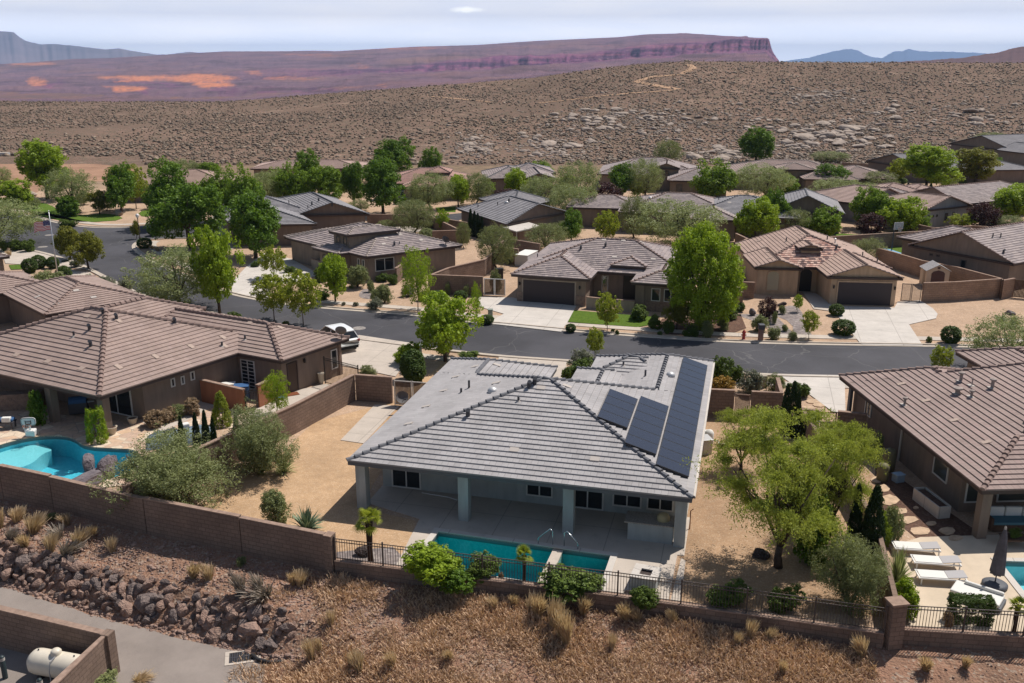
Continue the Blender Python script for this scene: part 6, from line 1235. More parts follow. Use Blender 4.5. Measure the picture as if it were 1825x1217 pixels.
for i, (x, y, t, w) in enumerate([(470, 1045, 1010, 60), (120, 968, 900, 50)]):
    place('brush', 0, 0, None, w*1.3, ['large grey leafless bush at the end of the rock bank', 'grey leafless bush below the left wall'][i], base=front_hit(x, y+20), hmin=1.)
place('oliveshrub', 0, 0, None, 95, 'dry yellow green bush growing at the corner of the lower wall', base=(*P(160, 1228, -2), -2.05), hmin=.6)
place('straw', 0, 0, None, 50, 'dry grass weed beside the asphalt path', base=(*P(250, 1212, -2), -2.05), hmin=.35)
place('oliveshrub', 0, 0, None, 20, 'small yellow green weed at the foot of the wall above the rocks', base=front_hit(432, 1008), hmin=.4)
place('oliveshrub', 0, 0, None, 22, 'small green weed below the left wall among the dry grass', base=front_hit(95, 925), hmin=.3)
def groundcover():
    # dry brown brush covering the slope at the right: far too many stems to count
    n = 150000; V, T = [], []; k = 0; xs = NR.uniform(-11, 21, n); dd = NR.uniform(.3, 8.5, n)
    rows = []
    for x, d in zip(xs, dd):
        y = ywall(x)-d
        if y < 25.5: continue
        m = noise.noise(Vector((x*.35, y*.35, 2)))*.9+noise.noise(Vector((x*1.3, y*1.3, 5)))*.4
        lim = -.25 if x > -3 else .0+(-3-x)*.06
        if x > 13.5 and d < 2.2: continue
        if m+NR.uniform(-.35, .35) < lim-.1: continue
        rows.append((x, y, zfront(x, y), m))
    A = np.array(rows); n = len(A); a = NR.uniform(0, 2*pi, n); h = NR.uniform(.05, .26, n)*(1+.6*A[:, 3]); lx = NR.uniform(-.17, .14, n); ly = NR.uniform(-.14, .14, n); w = NR.uniform(.005, .014, n)
    b = A[:, :3]; sd = np.stack([np.cos(a)*w, np.sin(a)*w, 0*a], 1); tip = b+np.stack([lx, ly, h], 1); mid = b+np.stack([lx*.3, ly*.3, h*.55], 1)
    V = np.stack([b-sd, b+sd, mid+sd*1.6, mid-sd*1.6, mid-sd*1.6, mid+sd*1.6, tip+sd*1.3, tip-sd*1.3], 1).reshape(-1, 3); Fq = np.arange(8*n).reshape(-1, 4); t = np.repeat(np.clip(NR.uniform(-.1, .8, n)+A[:, 3]*.5, 0, 1), 2); t[1::2] = np.clip(t[1::2]+.3, 0, 1)
    o = npmesh('dry_brush', V, Fq, t, G_BRUSH); tag(o, 'brown dry brush covering the slope below the fence', 'brush', kind='stuff')
groundcover()
def hillscrub():
    # low desert bushes all over the hill: uncountable
    ico = bmesh.new(); bmesh.ops.create_icosphere(ico, subdivisions=1, radius=1); bv = np.array([v.co[:] for v in ico.verts]); bf = np.array([[v.index for v in f.verts] for f in ico.faces]); ico.free()
    pts = []; rg = random.Random(5)
    while len(pts) < 46000:
        y = 200+(250*rg.random()**1.1); u = rg.uniform(-.66, .66); x = u*y; z = hz(x, y)
        if z <= 0 and y > 240: continue
        px = CX+F*u; d = noise.noise(Vector((x*.02, y*.02, 0)))+.6*noise.noise(Vector((x*.09, y*.06, 7)))
        if rg.random() > (.62 if px < 1000 else .95)+d*(.9 if px < 1000 else .5): continue
        if px < 260 and y < 216: continue
        pts.append((x, y, z, rg.uniform(.08, .28)*(1+1.8*rg.random()**6)))
    A = np.array(pts); n = len(A); m = len(bv); S = A[:, 3][:, None, None]*NR.uniform(.6, 1.3, (n, m, 1)); V = bv[None]*S*np.array([1.15, 1.15, .75])+A[:, None, :3]+np.array([0, 0, .15]); Fq = (bf[None]+np.arange(n)[:, None, None]*m).reshape(-1, 3); t = np.repeat(NR.uniform(0, 1, n)**1.6, len(bf))
    mt = leaf_mat('hill_scrub_leaf', (.085, .065, .045), (.34, .25, .18), .0); o = npmesh('hill_scrub', V.reshape(-1, 3), Fq, t, mt); tag(o, 'dusty olive scrub dotting the hill behind the houses', 'scrub', kind='stuff')
hillscrub()

hg = place('hedge', 1727, 1108, 1064, 92, 'clipped green box hedge in front of the loungers', rz=-.12); hg.scale[1] *= .42
many('mesqo', [(560, 405, 380, 40), (690, 415, 392, 36), (1010, 420, 395, 60), (1060, 395, 372, 40), (1110, 372, 352, 44), (1225, 405, 380, 40), (1300, 402, 380, 50), (1330, 385, 362, 44), (1440, 372, 352, 44), (1510, 350, 332, 44), (1575, 372, 350, 44), (1690, 336, 318, 30), (1000, 350, 330, 34), (730, 372, 352, 40), (640, 376, 356, 40), (600, 395, 372, 30), (470, 352, 330, 44), (150, 365, 342, 30), (60, 372, 352, 26), (190, 375, 350, 34), (280, 372, 345, 40), (1790, 360, 342, 50)], 'dusty olive tree filling a gap between the far houses', 'dusty olive trees between the far houses')
many('ashmid', [(495, 345, 300, 50), (600, 348, 310, 44), (860, 350, 318, 40), (1230, 345, 312, 44), (1400, 348, 312, 50), (1440, 425, 388, 40), (1640, 415, 378, 40), (1520, 330, 305, 40), (400, 345, 308, 50), (270, 355, 315, 44), (350, 375, 330, 50), (1020, 412, 380, 40)], 'green tree filling a gap between the far houses', 'green trees between the far houses')
# ================================================================ WALLS AND FENCES
BLOCK = block_mat('brown_block', (.255, .18, .14), (.22, .155, .122), (.155, .112, .09)); BLOCKT = block_mat('tan_block', (.36, .245, .175), (.31, .21, .155), (.22, .155, .12)); BLOCKR = block_mat('red_brown_block', (.37, .165, .095), (.33, .15, .09), (.25, .12, .08)); CAPM = mat('wall_cap_block', (.33, .23, .18), .95, .1, noise_s=4, noise_a=.15)
def wallmesh(mb, pts, z0, z1, th=.2, cap=None, steps=0):
    u = 0.
    n_ = offset_line(pts, th/2); m_ = offset_line(pts, -th/2)
    for i in range(len(pts)-1):
        L = hypot(pts[i+1][0]-pts[i][0], pts[i+1][1]-pts[i][1]); zt0 = z1[i] if isinstance(z1, (list, tuple)) else z1; zt1 = z1[i+1] if isinstance(z1, (list, tuple)) else z1
        for a, b, fl in ((m_[i], m_[i+1], 0), (n_[i], n_[i+1], 1)):
            q = [(a[0], a[1], z0), (b[0], b[1], z0), (b[0], b[1], zt1), (a[0], a[1], zt0)]; uv = [(u, z0), (u+L, z0), (u+L, zt1), (u, zt0)]
            if fl: q = q[::-1]; uv = uv[::-1]
            mb.face(q, 0, uv)
        mb.face([(m_[i][0], m_[i][1], zt0), (m_[i+1][0], m_[i+1][1], zt1), (n_[i+1][0], n_[i+1][1], zt1), (n_[i][0], n_[i][1], zt0)], 0, [(u, 0), (u+L, 0), (u+L, .2), (u, .2)])
        u += L
    for i, s in ((0, 1), (len(pts)-1, -1)):
        zt = z1[i] if isinstance(z1, (list, tuple)) else z1; a, b = (n_[i], m_[i]) if s > 0 else (m_[i], n_[i]); mb.face([(a[0], a[1], z0), (b[0], b[1], z0), (b[0], b[1], zt), (a[0], a[1], zt)], 0, [(0, z0), (th, z0), (th, zt), (0, zt)])
def block_wall(label, pts, z0=-.1, z1=1.8, m=None, th=.2, group=None, px=True, at=0., cap=True):
    if px: pts = [P(x, y, at) for x, y in pts]
    mb = MB(); wallmesh(mb, pts, z0, z1, th); o = mb.build('block_wall', m or BLOCK); tag(o, label, 'wall', group)
    if cap:
        mc = MB(); zz = z1 if not isinstance(z1, (list, tuple)) else None
        if zz is not None:
            wallmesh(mc, pts, zz+.003, zz+.06, th+.05); mc.build('wall_cap', CAPM, o)
    return o
def metal_fence(label, pts, z0, z1, m=None, gap=.115, post=2.3, group=None, name='metal_fence', zb=None):
    m = m or BRONZEM; r = empty(name, (0, 0, 0)); tag(r, label, 'fence' if 'gate' not in name else 'gate', group); rails = MB(); pk = MB(); zg = lambda p: z0
    for i in range(len(pts)-1):
        a, b = Vector(pts[i]), Vector(pts[i+1]); L = (b-a).length; d = (b-a)/L; rz = atan2(d.y, d.x)
        for z in (z0+.08, z1-.16, z1-.02): c = (a+b)/2; rails.cbox((c.x, c.y, z), (L, .03, .03), rz)
        n = int(L/gap)
        for k in range(1, n): c = a+d*(L*k/n); pk.cbox((c.x, c.y, (z0+z1)/2), (.018, .018, z1-z0-.02), rz)
        k = max(1, round(L/post))
        for j in range(k+(1 if i == len(pts)-2 else 0)): c = a+d*(L*j/k); q = MB(); q.cbox((c.x, c.y, (z0+z1)/2+.03), (.06, .06, z1-z0+.1), rz); q.build('post', m, r)
    rails.build('rail', m, r); pk.build('picket_panel', m, r); return r
hw = [(w[0], w[1]) for w in WALL]
W1 = [p for p in hw if p[0] <= -7.7]
def front_wall():
    r = empty('block_wall', (0, 0, 0)); tag(r, 'long tall brown block wall above the rock bank', 'wall'); seg = W1[1:]; jt = []
    cuts = [-60, -45, -34, -25.9, -22.76, -17.2, -12.2, -8.1, -7.7]
    for i in range(len(cuts)-1):
        a, b = cuts[i]+.02, cuts[i+1]-.02; pts = [(a, ywall(a)), (b, ywall(b))]; mb = MB(); top = 1.42+.05*((i*3) % 2)-.02*i*0
        if i == len(cuts)-2: top = 1.44; wallmesh(mb, pts, -.7, top, .4)
        else: wallmesh(mb, pts, -.7, top, .2)
        mb.build('wall_panel', BLOCK, r); mc = MB(); wallmesh(mc, pts, top+.003, top+.05, .24 if i < len(cuts)-2 else .44); mc.build('wall_cap', CAPM, r)
front_wall()
lowp = [(-7.68, ywall(-7.68)), (-1.24, 34.3), (4.28, 33.0), (9.2, 31.75), (14.12, 30.46)]
block_wall('low brown block wall carrying the metal fence behind the teal pool', lowp, -.8, .22, px=False)
metal_fence('bronze metal fence on the low wall beside the teal pool', lowp, .30, 1.32)
pil = MB(); wallmesh(pil, [(14.22, 30.5), (14.80, 30.6)], -1.1, 1.5, .5); o = pil.build('wall_pillar', BLOCK); tag(o, 'square block pillar where the two metal fences meet', 'pillar'); pc = MB(); wallmesh(pc, [(14.17, 30.49), (14.85, 30.61)], 1.503, 1.58, .6); pc.build('pillar_cap', CAPM, o)
lowq = [(14.95, 30.72), (19.3, 30.25), (40, 27.7)]
block_wall('low brown block wall below the lounger deck', lowq, -1.1, .22, px=False)
metal_fence('bronze metal fence in front of the loungers', lowq, .30, 1.28)
block_wall('sloping brown block wall running back from the pillar between the yards', [(14.6, 30.9), P(1571, 1040, 0), P(1560, 985, 0), P(1515, 900), P(1462, 830), P(1425, 775)], -.3, [1.5, 1.35, 1.2, 1.3, 1.5, 1.7], px=False, cap=False)
block_wall('brown block wall between the brown house and the orange gravel yard', [P(632, 713), P(527, 771), (-16.9, 43.5), (-18.4, 40.0)], -.1, 1.72, px=False)
block_wall('short brown block wall beside the double slat gate', [(636, 713), (700, 718)], z1=1.72)
block_wall('brown block wall left of the small tan gate beside the solar roof', [(1243, 741), (1306, 744)], z1=1.75); block_wall('brown block wall right of the small tan gate', [(1336, 746), (1389, 749), (1382, 720)], z1=1.75)
block_wall('low brown wall between the utility box and the taupe house', [(1420, 770), (1458, 776)], z1=1.5); block_wall('low brown wall touching the taupe house', [(1489, 776), (1540, 782)], z1=1.5)
block_wall('brown block wall behind the round clipped shrubs', [(766, 523), (861, 527)], z1=1.8); block_wall('angled brown block wall beside the tower house', [(765, 523), (800, 508), (863, 492), (880, 478)], z1=1.7); block_wall('short brown wall stub against the tower house', [(706, 505), (716, 498)], z1=1.5)
block_wall('brown block wall left of the hip roofed house', [(924, 472), (880, 466), (905, 452), (962, 462)], z1=1.7); block_wall('brown wall behind the tower house with olive shrubs', [(655, 402), (716, 403), (758, 400), (816, 430), (836, 432), (771, 434)], z1=1.5)
block_wall('tan block wall at the right side of the big bright tree', [(1297, 520), (1320, 555), (1322, 555)], z1=1.7, m=BLOCKT); block_wall('short wall left of the tan gabled house', [(1300, 530), (1343, 532)], z1=1.5)
block_wall('long tan block wall in front of the garden shed', [(1642, 538), (1700, 536), (1780, 530), (1783, 533), (1803, 529)], z1=1.75, m=BLOCKT); block_wall('tan block wall running back behind the garden shed', [(1781, 529), (1700, 506), (1640, 494), (1590, 478), (1560, 470)], z1=1.7, m=BLOCKT)
block_wall('long brown block wall behind the sports court', [(1478, 448), (1570, 442), (1662, 436), (1700, 432)], z1=1.7); block_wall('brown block wall right of the pink brown house', [(1600, 414), (1662, 428), (1730, 424), (1760, 426)], z1=1.5)
block_wall('brown block wall behind the tan gabled house', [(1300, 470), (1330, 450), (1310, 440)], z1=1.6); block_wall('brown wall behind the slate gabled house and round table', [(880, 462), (905, 430), (800, 412)], z1=1.5)
block_wall('low tan retaining wall under the long taupe house', [(1500, 300), (1580, 306), (1640, 320)], z1=1.2, m=BLOCKT); block_wall('brown wall at the left of the far pale driveway', [(1040, 385), (1075, 405), (1100, 395)], z1=1.5)
block_wall('low brown wall with boulders behind the lawn at left', [(372, 470), (398, 462), (404, 468)], z1=1.2)
block_wall('low stucco courtyard wall of the hip roofed house, left part', [(1045, 549), (1074, 552)], z1=1.0, m=ST_LIGHT); block_wall('low stucco courtyard wall of the hip roofed house, right part', [(1098, 554), (1130, 557)], z1=1.0, m=ST_LIGHT); block_wall('low stucco wall beside the tower house garage', [(557, 478), (574, 483)], z1=1.0, m=ST_LIGHT)
block_wall('red brown patio wall of the brown house, long part', [(362, 716), (438, 735)], z1=1.5, m=ST_RED); block_wall('red brown patio wall of the brown house, short part by the door', [(461, 727), (486, 715)], z1=1.5, m=ST_RED)
metal_fence('black metal gate between red brown patio walls', [P(440, 735), P(460, 728)], .05, 1.4, BLACKM, name='metal_gate')
metal_fence('tall black metal fence across the side walk of the brown house', [P(580, 684), P(640, 701)], .05, 1.9, BLACKM, name='metal_fence')
def slat_gate(label, a, b, h, n, frame, slat, leaves_=2, gap=.02):
    A, B_ = Vector(P(*a)), Vector(P(*b)); r = empty('slat_gate', (0, 0, 0)); tag(r, label, 'gate'); rz = atan2(B_.y-A.y, B_.x-A.x)
    for k in range(leaves_):
        p = A.lerp(B_, k/leaves_); q = A.lerp(B_, (k+1)/leaves_); L = (q-p).length-.04; c = (p+q)/2; fr = MB(); sl = MB(); d = (q-p).normalized()
        for z in (.1, h-.04): fr.cbox((c.x, c.y, z), (L, .05, .06), rz)
        for s in (-.5, .5): e = c+d*(L-.06)*s; fr.cbox((e.x, e.y, h/2+.03), (.06, .06, h-.04), rz)
        m = int(n/leaves_)
        for j in range(m): e = c+d*(L-.14)*((j+.5)/m-.5); sl.cbox((e.x, e.y, h/2+.03), ((L-.14)/m-gap, .025, h-.2), rz)
        o = fr.build('gate_leaf', frame, r); sl.build('slats', slat, o)
slat_gate('double brown slat gate beside the grey roof', (703, 722), (768, 727), 1.7, 26, CONC_W, WOODG); slat_gate('small tan framed slat gate between brown block walls', (1307, 745), (1335, 747), 1.6, 12, CAPM, WOODG, 1); slat_gate('white framed double slat gate beside the dark garage', (862, 526), (901, 528), 1.65, 22, WHITEM, WOODG)
slat_gate('metal slat gate left of the long tan wall', (1604, 537), (1640, 539), 1.7, 26, BRONZEM, BRONZEM, 2, .07); slat_gate('brown slat gate between low walls by the taupe house', (1459, 777), (1488, 777), 1.5, 8, WOODG, WOODG, 1, .1)
slat_gate('dark slat gate at the right end of the tan wall', (1804, 530), (1845, 534), 1.7, 16, WOODG, WOODG, 1)
# lower enclosure with propane tank
ez = -2.03
pa, pb_, pc_ = P(-70, 1068, -.2), P(190, 1130, -.2), P(75, 1240, -.2)
o = block_wall('brown block wall around the propane tank', [pa, pb_, pc_], ez-.1, -.2, px=False, th=.25, cap=True)
pl = MB(); wallmesh(pl, [(pb_[0]-.15, pb_[1]+.05), (pb_[0]+.2, pb_[1]-.05)], ez-.1, -.12, .42); pl.build('corner_pillar', BLOCK, o)
tag(patch('gravel_yard', [pa, pb_, pc_, (-24, 22)], ez+.03, gravel_mat('grey_gravel', (.30, .25, .22), (.2, .17, .16), (.42, .38, .35), 16)), 'grey gravel around the propane tank', 'gravel', kind='structure')
def tank():
    c = P(104, 1186, -1.4); r = empty('propane_tank', (c[0], c[1], ez), -.25); tag(r, 'cream propane tank behind the lower block wall', 'tank'); mb = MB(); pr = [(.001, -1.25), (.3, -1.2), (.47, -1.02), (.5, -.85), (.5, .85), (.47, 1.02), (.3, 1.2), (.001, 1.25)]
    M1 = mat('cream_tank_paint', (.70, .63, .52), .4, .4, noise_s=2, noise_a=.05); mb.lathe(pr, 24, (0, 0, .68), axis='x'); mb.build('tank_body', M1, r, smooth=True)
    mb = MB(); mb.lathe([(.2, 1.1), (.2, 1.28), (.14, 1.36), (.001, 1.38)], 16); mb.build('valve_dome', M1, r, smooth=True); mb = MB(); mb.tube([(.12, -.2, 1.2), (.05, -.42, 1.1), (.02, -.5, .7), (0, -.48, .2), (.1, -.5, .02)], .02, 6); mb.build('hose', mat('grey_hose', (.4, .4, .42), .6, .3), r)
    
    for x in (-.7, .7): mb = MB(); mb.cbox((x, 0, .12), (.12, .7, .24)); mb.build('saddle', METAL_D, r); mb = MB(); mb.cbox((x*1.15, 0, 1.2), (.05, .03, .08)); mb.build('lifting_lug', METAL_D, r)
tank()
for (x, y), t_ in (((10, 1210), 'tall'), ((77, 1252), 'short')):
    X, Y = P(x, y, ez); mb = MB(); mb.lathe([(.1, 0), (.1, 1.0 if t_ == 'tall' else .95), (.07, 1.04), (.001, 1.06)], 14, (X, Y, ez), 0); mb.lathe([(.102, .85), (.104, .98)], 14, (X, Y, ez), 1); tag(mb.build('bollard', [mat('dark_bollard', (.03, .045, .05), .5, .4), CONC_W], smooth=True), 'dark steel bollard left of the propane tank' if t_ == 'tall' else 'dark steel bollard in front of the propane tank', 'bollard')
# ================================================================ POOLS
def pool(name, label, outline, depth, m, coping, cop_w=.3, zc=.07):
    r = empty(name, (0, 0, 0)); tag(r, label, 'pool'); n = len(outline); a = sum(outline[i][0]*outline[(i+1) % n][1]-outline[(i+1) % n][0]*outline[i][1] for i in range(n))
    pts = outline if a > 0 else outline[::-1]; cx = sum(p[0] for p in pts)/n; cy = sum(p[1] for p in pts)/n; mb = MB(); tb = MB()
    for i in range(n):
        p, q = pts[i], pts[(i+1) % n]; mb.face([(q[0], q[1], -.2), (p[0], p[1], -.2), (p[0], p[1], -depth), (q[0], q[1], -depth)][::-1]); tb.face([(q[0], q[1], .03), (p[0], p[1], .03), (p[0], p[1], -.2), (q[0], q[1], -.2)][::-1])
    mb.build('basin_wall', m, r); patch('basin_floor', pts, -depth, m, parent=r); tb.build('waterline_tile', POOLT, r); w = patch('water', pts, -.12, WATER, parent=r)
    cl = pts+[pts[0]]; mb = MB()
    for i in range(n):
        p, q = pts[i], pts[(i+1) % n]; o_ = []
        for j in (i, (i+1) % n):
            u, v = pts[j-1], pts[(j+1) % n]; b_ = pts[j]; d1 = Vector((b_[0]-u[0], b_[1]-u[1])).normalized(); d2 = Vector((v[0]-b_[0], v[1]-b_[1])).normalized(); nn = Vector(((d1+d2).y, -(d1+d2).x)).normalized(); k = cop_w/max(.5, nn.dot(Vector((d1.y, -d1.x)))); o_.append((b_[0]+nn.x*k, b_[1]+nn.y*k))
        A, B_ = o_; mb.face([(p[0], p[1], zc), (q[0], q[1], zc), (B_[0], B_[1], zc), (A[0], A[1], zc)][::-1]); mb.face([(p[0], p[1], zc), (q[0], q[1], zc), (q[0], q[1], .02), (p[0], p[1], .02)]); mb.face([(A[0], A[1], zc), (B_[0], B_[1], zc), (B_[0], B_[1], .0), (A[0], A[1], .0)][::-1])
    mb.build('coping', coping, r); return r
r = pool('swimming_pool', 'rectangular teal swimming pool with spa end behind the grey house', pool1, 1.45, POOLM, CONC_W)
A, B_ = Vector(pool1[0]), Vector(pool1[1]); du = (B_-A).normalized(); dn = Vector((du.y, -du.x)); L1 = (B_-A).length; rz1 = atan2(du.y, du.x)
def PL(u, v, z=0): q = A+du*u+dn*v; return (q.x, q.y, z)
mb = MB(); c = PL(L1*.705, 1.5); mb.cbox((c[0], c[1], -.72), (.45, 3.04, 1.4), rz1); mb.build('spa_divider', CONC, r)
for i in range(3): mb = MB(); c = PL(L1-1.0+i*.3-.3, 1.5); mb.cbox((c[0]+.0, c[1], -1.15-.2*(2-i)), (1.9-.6*i, 3.0, .75), rz1); mb.build('step', POOLM, r)
for i in range(3): c = PL(L1*.56+.0, .75-.1*i); mb = MB(); mb.lathe([(1.25-.36*i, -1.4), (1.25-.36*i, -1.05+.28*i), (.001, -1.05+.28*i)], 20, (c[0], c[1], 0)); mb.build('step', POOLM, r) if i < 0 else None
r = pool('swimming_pool', 'curved bright blue swimming pool with rocks at left', pool2, 1.3, POOLB, FLAGST, .28, .05)
shelf = smooth_line(pxpoly([(-90, 812), (-30, 798), (20, 788), (45, 780), (99, 797), (75, 805), (58, 822), (30, 832), (-40, 826)], -.3), 2, True)
patch('shelf', shelf, -.42, POOLP, parent=r, thick=.9)
mb = MB()
for i in range(9): a = P(62+i*2, 812-6*sin(i), -1.2)
r = pool('swimming_pool', 'pale blue swimming pool at the lower right corner', pool3, .9, POOLP, CONC_W, .3)
for i, px in enumerate(((972, 985), (1016, 1006))):
    r = MB(); u0 = L1*(.63+.14*i); sg = 1-2*i; b0 = PL(u0+.3*sg, -.25); b1 = PL(u0-.35*sg, -.15); pts = [Vector(b0)+Vector((0, 0, .03)), Vector(b0)+Vector((0, 0, .72)), Vector(b0).lerp(Vector(b1), .18)+Vector((0, 0, .84)), Vector(b0).lerp(Vector(b1), .6)+Vector((0, 0, .6)), Vector(b1)+Vector((0, 0, .35)), Vector(b1)+Vector((0, 0, .05))]
    r.tube(pts, .028, 8); tag(r.build('pool_handrail', mat('steel_rail', (.6, .62, .64), .25, .6, metal=.9), smooth=True), 'steel handrail at the teal pool, '+('left' if i == 0 else 'right')+' one of two', 'handrail')
# boulders at the curved pool and in yards
ROCKM = mat('grey_purple_rock', (.13, .11, .125), .95, .15, noise_s=1.6, noise_a=.3, col2=(.25, .215, .22), bump=1, bump_s=4, bump_d=.15, detail=6); ROCKB = mat('brown_bank_rock', (.24, .15, .12), .95, .15, noise_s=1.3, noise_a=.3, col2=(.40, .28, .225), bump=1, bump_s=5, bump_d=.12, detail=6); ROCKW = mat('pale_hill_boulder', (.47, .385, .32), .95, .1, noise_s=.5, noise_a=.2, col2=(.24, .195, .17), bump=1, bump_s=1.5, bump_d=.3, detail=6); ROCKD = mat('dark_rock', (.09, .07, .065), .95, .15, noise_s=2, noise_a=.3, bump=1, bump_s=5, bump_d=.1)
def rockmesh(seed, sub=3, ang=.5, flat=1.):
    bm = bmesh.new(); bmesh.ops.create_icosphere(bm, subdivisions=sub, radius=1); rg = random.Random(seed); pl = [(Vector((rg.gauss(0, 1), rg.gauss(0, 1), rg.gauss(0, 1))).normalized(), rg.uniform(.45, .85)) for _ in range(12)]
    for v in bm.verts:
        p = v.co.normalized(); r = 1.
        for n_, d in pl:
            c = p.dot(n_)
            if c > 1e-3: r = min(r, d/c)
        r = r*ang*1.+(1-ang)*.9; r += noise.noise(p*2.2+Vector((seed, 0, 0)))*.06; v.co = Vector((p.x*r, p.y*r, p.z*r*flat))
    me = bpy.data.meshes.new('rock'); bm.to_mesh(me); bm.free(); return me
RK = [rockmesh(i, 3, 1.0, .85) for i in range(7)]; BK = [rockmesh(20+i, 3, .6, .5) for i in range(6)]
for m_ in RK+BK: m_.materials.append(None)
def rock(me, m, loc, s, label, group=None, name='rock', cat='rock', rz=None, tilt=.4):
    o = bpy.data.objects.new(name, me); COL.objects.link(o); o.location = loc; o.scale = s; o.rotation_euler = (RNG.uniform(-tilt, tilt), RNG.uniform(-tilt, tilt), RNG.uniform(0, 6.28) if rz is None else rz); o.material_slots[0].link = 'OBJECT'; o.material_slots[0].material = m; tag(o, label, cat, group); return o
for (x, y, s, l) in ((162, 862, (1.5, .8, .5), 'flat purple grey boulder in front, largest at the curved pool'), (160, 842, (.6, .55, .75), 'upright round boulder behind the flat one at the curved pool'), (180, 852, (.75, .6, .6), 'middle purple grey boulder at the curved pool'), (192, 850, (.6, .55, .9), 'tall purple boulder under the grey green shrub'), (199, 836, (.55, .5, .6), 'pale topped boulder at the pool edge beside the shrub')):
    X, Y = P(x, y); rock(RNG.choice(RK), ROCKM, (X, Y, s[2]*.6), s, l, tilt=.15, cat='boulder', name='boulder')
for (x, y, s, m, l) in ((649, 988, (.5, .35, .3), ROCKD, 'dark boulder beside the palm at the fence'), (1356, 992, (.55, .45, .35), ROCKD, 'dark boulder under the largest wispy tree'), (1281, 548, (.3, .25, .25), ROCKD, 'small dark rock in the gravel near the tan wall'), (1342, 562, (.4, .35, .55), ROCKM, 'upright grey rock in the tan house yard'), (213, 384, (.8, .7, .7), ROCKW, 'pale round boulder on the lawn corner near the lamp'), (1375, 558, (.6, .4, .25), ROCKD, 'flat dark rock beside the small red tree'), (55, 350, (1.5, 1., .6), ROCKW, 'pale boulder behind the small tree at left'), (1125, 1063, (.35, .3, .25), ROCKD, 'dark rock beside the fire pit'), (1392, 545, (.5, .4, .3), ROCKD, 'dark rock by the stone stream bed'), (1800, 560, (.6, .5, .3), ROCKM, 'grey rock by the spiky plants')):
    X, Y = P(x, y); rock(RNG.choice(RK), m, (X, Y, s[2]*.5), s, l, tilt=.2, cat='boulder', name='boulder')
# rock bank
def bank():
    n = 0; rg = random.Random(3)
    for x in np.arange(-25.5, -8.6, .36):
        for k in range(6):
            d = 2.8+k*.24+rg.uniform(-.1, .1)
            xx = x+rg.uniform(-.2, .2); s = (rg.uniform(.12, .3) if k in (0, 5) else rg.uniform(.18, .42))*(1.4 if rg.random() < .14 else .9)
            if xx > -9.6 and k > 3: continue
            y = ywall(xx)-d/.93; z = zfront(xx, y)+s*.15
            if rg.random() < .1: continue
            rock(rg.choice(RK), ROCKB if rg.random() > .35 else ROCKM2, (xx, y, z), (s*rg.uniform(.85, 1.25), s*.9, s*rg.uniform(.75, 1)), 'rough brown rock stacked in the retaining bank above the path', 'rocks stacked in the retaining bank', cat='rock', tilt=.8); n += 1
    return n
ROCKM2 = mat('grey_bank_rock', (.13, .10, .095), .95, .15, noise_s=2, noise_a=.3, col2=(.28, .22, .195), bump=1, bump_s=5, bump_d=.12, detail=6)
bank()
def rubble(name, label, n, region, smin, smax, m, hitf, seed=1):
    rg = random.Random(seed); bm = bmesh.new(); bmesh.ops.create_icosphere(bm, subdivisions=1, radius=1); bv = np.array([v.co[:] for v in bm.verts]); bf = np.array([[v.index for v in f.verts] for f in bm.faces]); bm.free(); P_ = []
    while len(P_) < n:
        q = region(rg)
        if q: P_.append((*q, rg.uniform(smin, smax)*(2 if rg.random() < .08 else 1)))
    A_ = np.array(P_); n = len(A_); k = len(bv); V = bv[None]*(A_[:, 3][:, None, None]*NR.uniform(.6, 1.25, (n, k, 1)))*np.array([1.2, 1, .6])+A_[:, None, :3]; Fq = (bf[None]+np.arange(n)[:, None, None]*k).reshape(-1, 3); o = npmesh(name, V.reshape(-1, 3), Fq, None, m); tag(o, label, 'rubble', kind='stuff')
def rb(rg):
    x = rg.uniform(-26, -5); d = rg.choice([rg.uniform(.6, 2.4), rg.uniform(.2, 4.2), 4.15+.3*rg.random()**2]); y = ywall(x)-d/.93; return (x, y, zfront(x, y)+.01)
rubble('rubble', 'small loose stones on the dirt bank', 5000, rb, .015, .075, ROCKB, None)
def rb2(rg):
    x = rg.uniform(-8, 24); d = rg.uniform(.2, 8); y = ywall(x)-d; return (x, y, zfront(x, y)+.01)
rubble('rubble', 'small stones scattered on the right dirt slope', 1800, rb2, .012, .05, ROCKB, None, 4)
# hill boulders
REG = [((1470, 245), (105, 30), 95), ((1300, 275), (95, 18), 26), ((1065, 215), (75, 22), 34), ((985, 262), (60, 18), 22), ((1165, 215), (55, 30), 22), ((845, 262), (30, 16), 12), ((1720, 215), (110, 30), 26), ((1450, 172), (55, 14), 14), ((1560, 205), (90, 30), 16), ((1300, 220), (90, 30), 16)]
def hillrocks():
    rg = random.Random(9)
    for (cx, cy), (rx, ry), n in REG:
        k = 0
        while k < n:
            px, py = rg.gauss(cx, rx*.45), rg.gauss(cy, ry*.45)
            if abs(px-cx) > rx*1.2 or abs(py-cy) > ry*1.2: continue
            h = hill_hit(px, py); k += 1
            if not h: continue
            s = rg.uniform(.6, 1.5)*(1.6 if rg.random() < .15 else 1)*(1.25 if n > 30 else 1)
            rock(rg.choice(BK), ROCKW, (h[0], h[1], h[2]+s*.15), (s*1.25, s, s*.95), 'pale weathered boulder on the scrub hill above the houses', 'pale boulders on the scrub hill', name='boulder', cat='boulder', tilt=.15)
    def rr(rg2):
        (cx, cy), (rx, ry), n = rg2.choice(REG); h = hill_hit(rg2.gauss(cx, rx*.75), rg2.gauss(cy, ry*.7))
        return None if not h or h[1] < 175 else (h[0], h[1], h[2]+.05)
    rubble('hill_rubble', 'small pale rocks strewn between the hill boulders', 2600, rr, .2, .6, ROCKW, None, 6)
hillrocks()
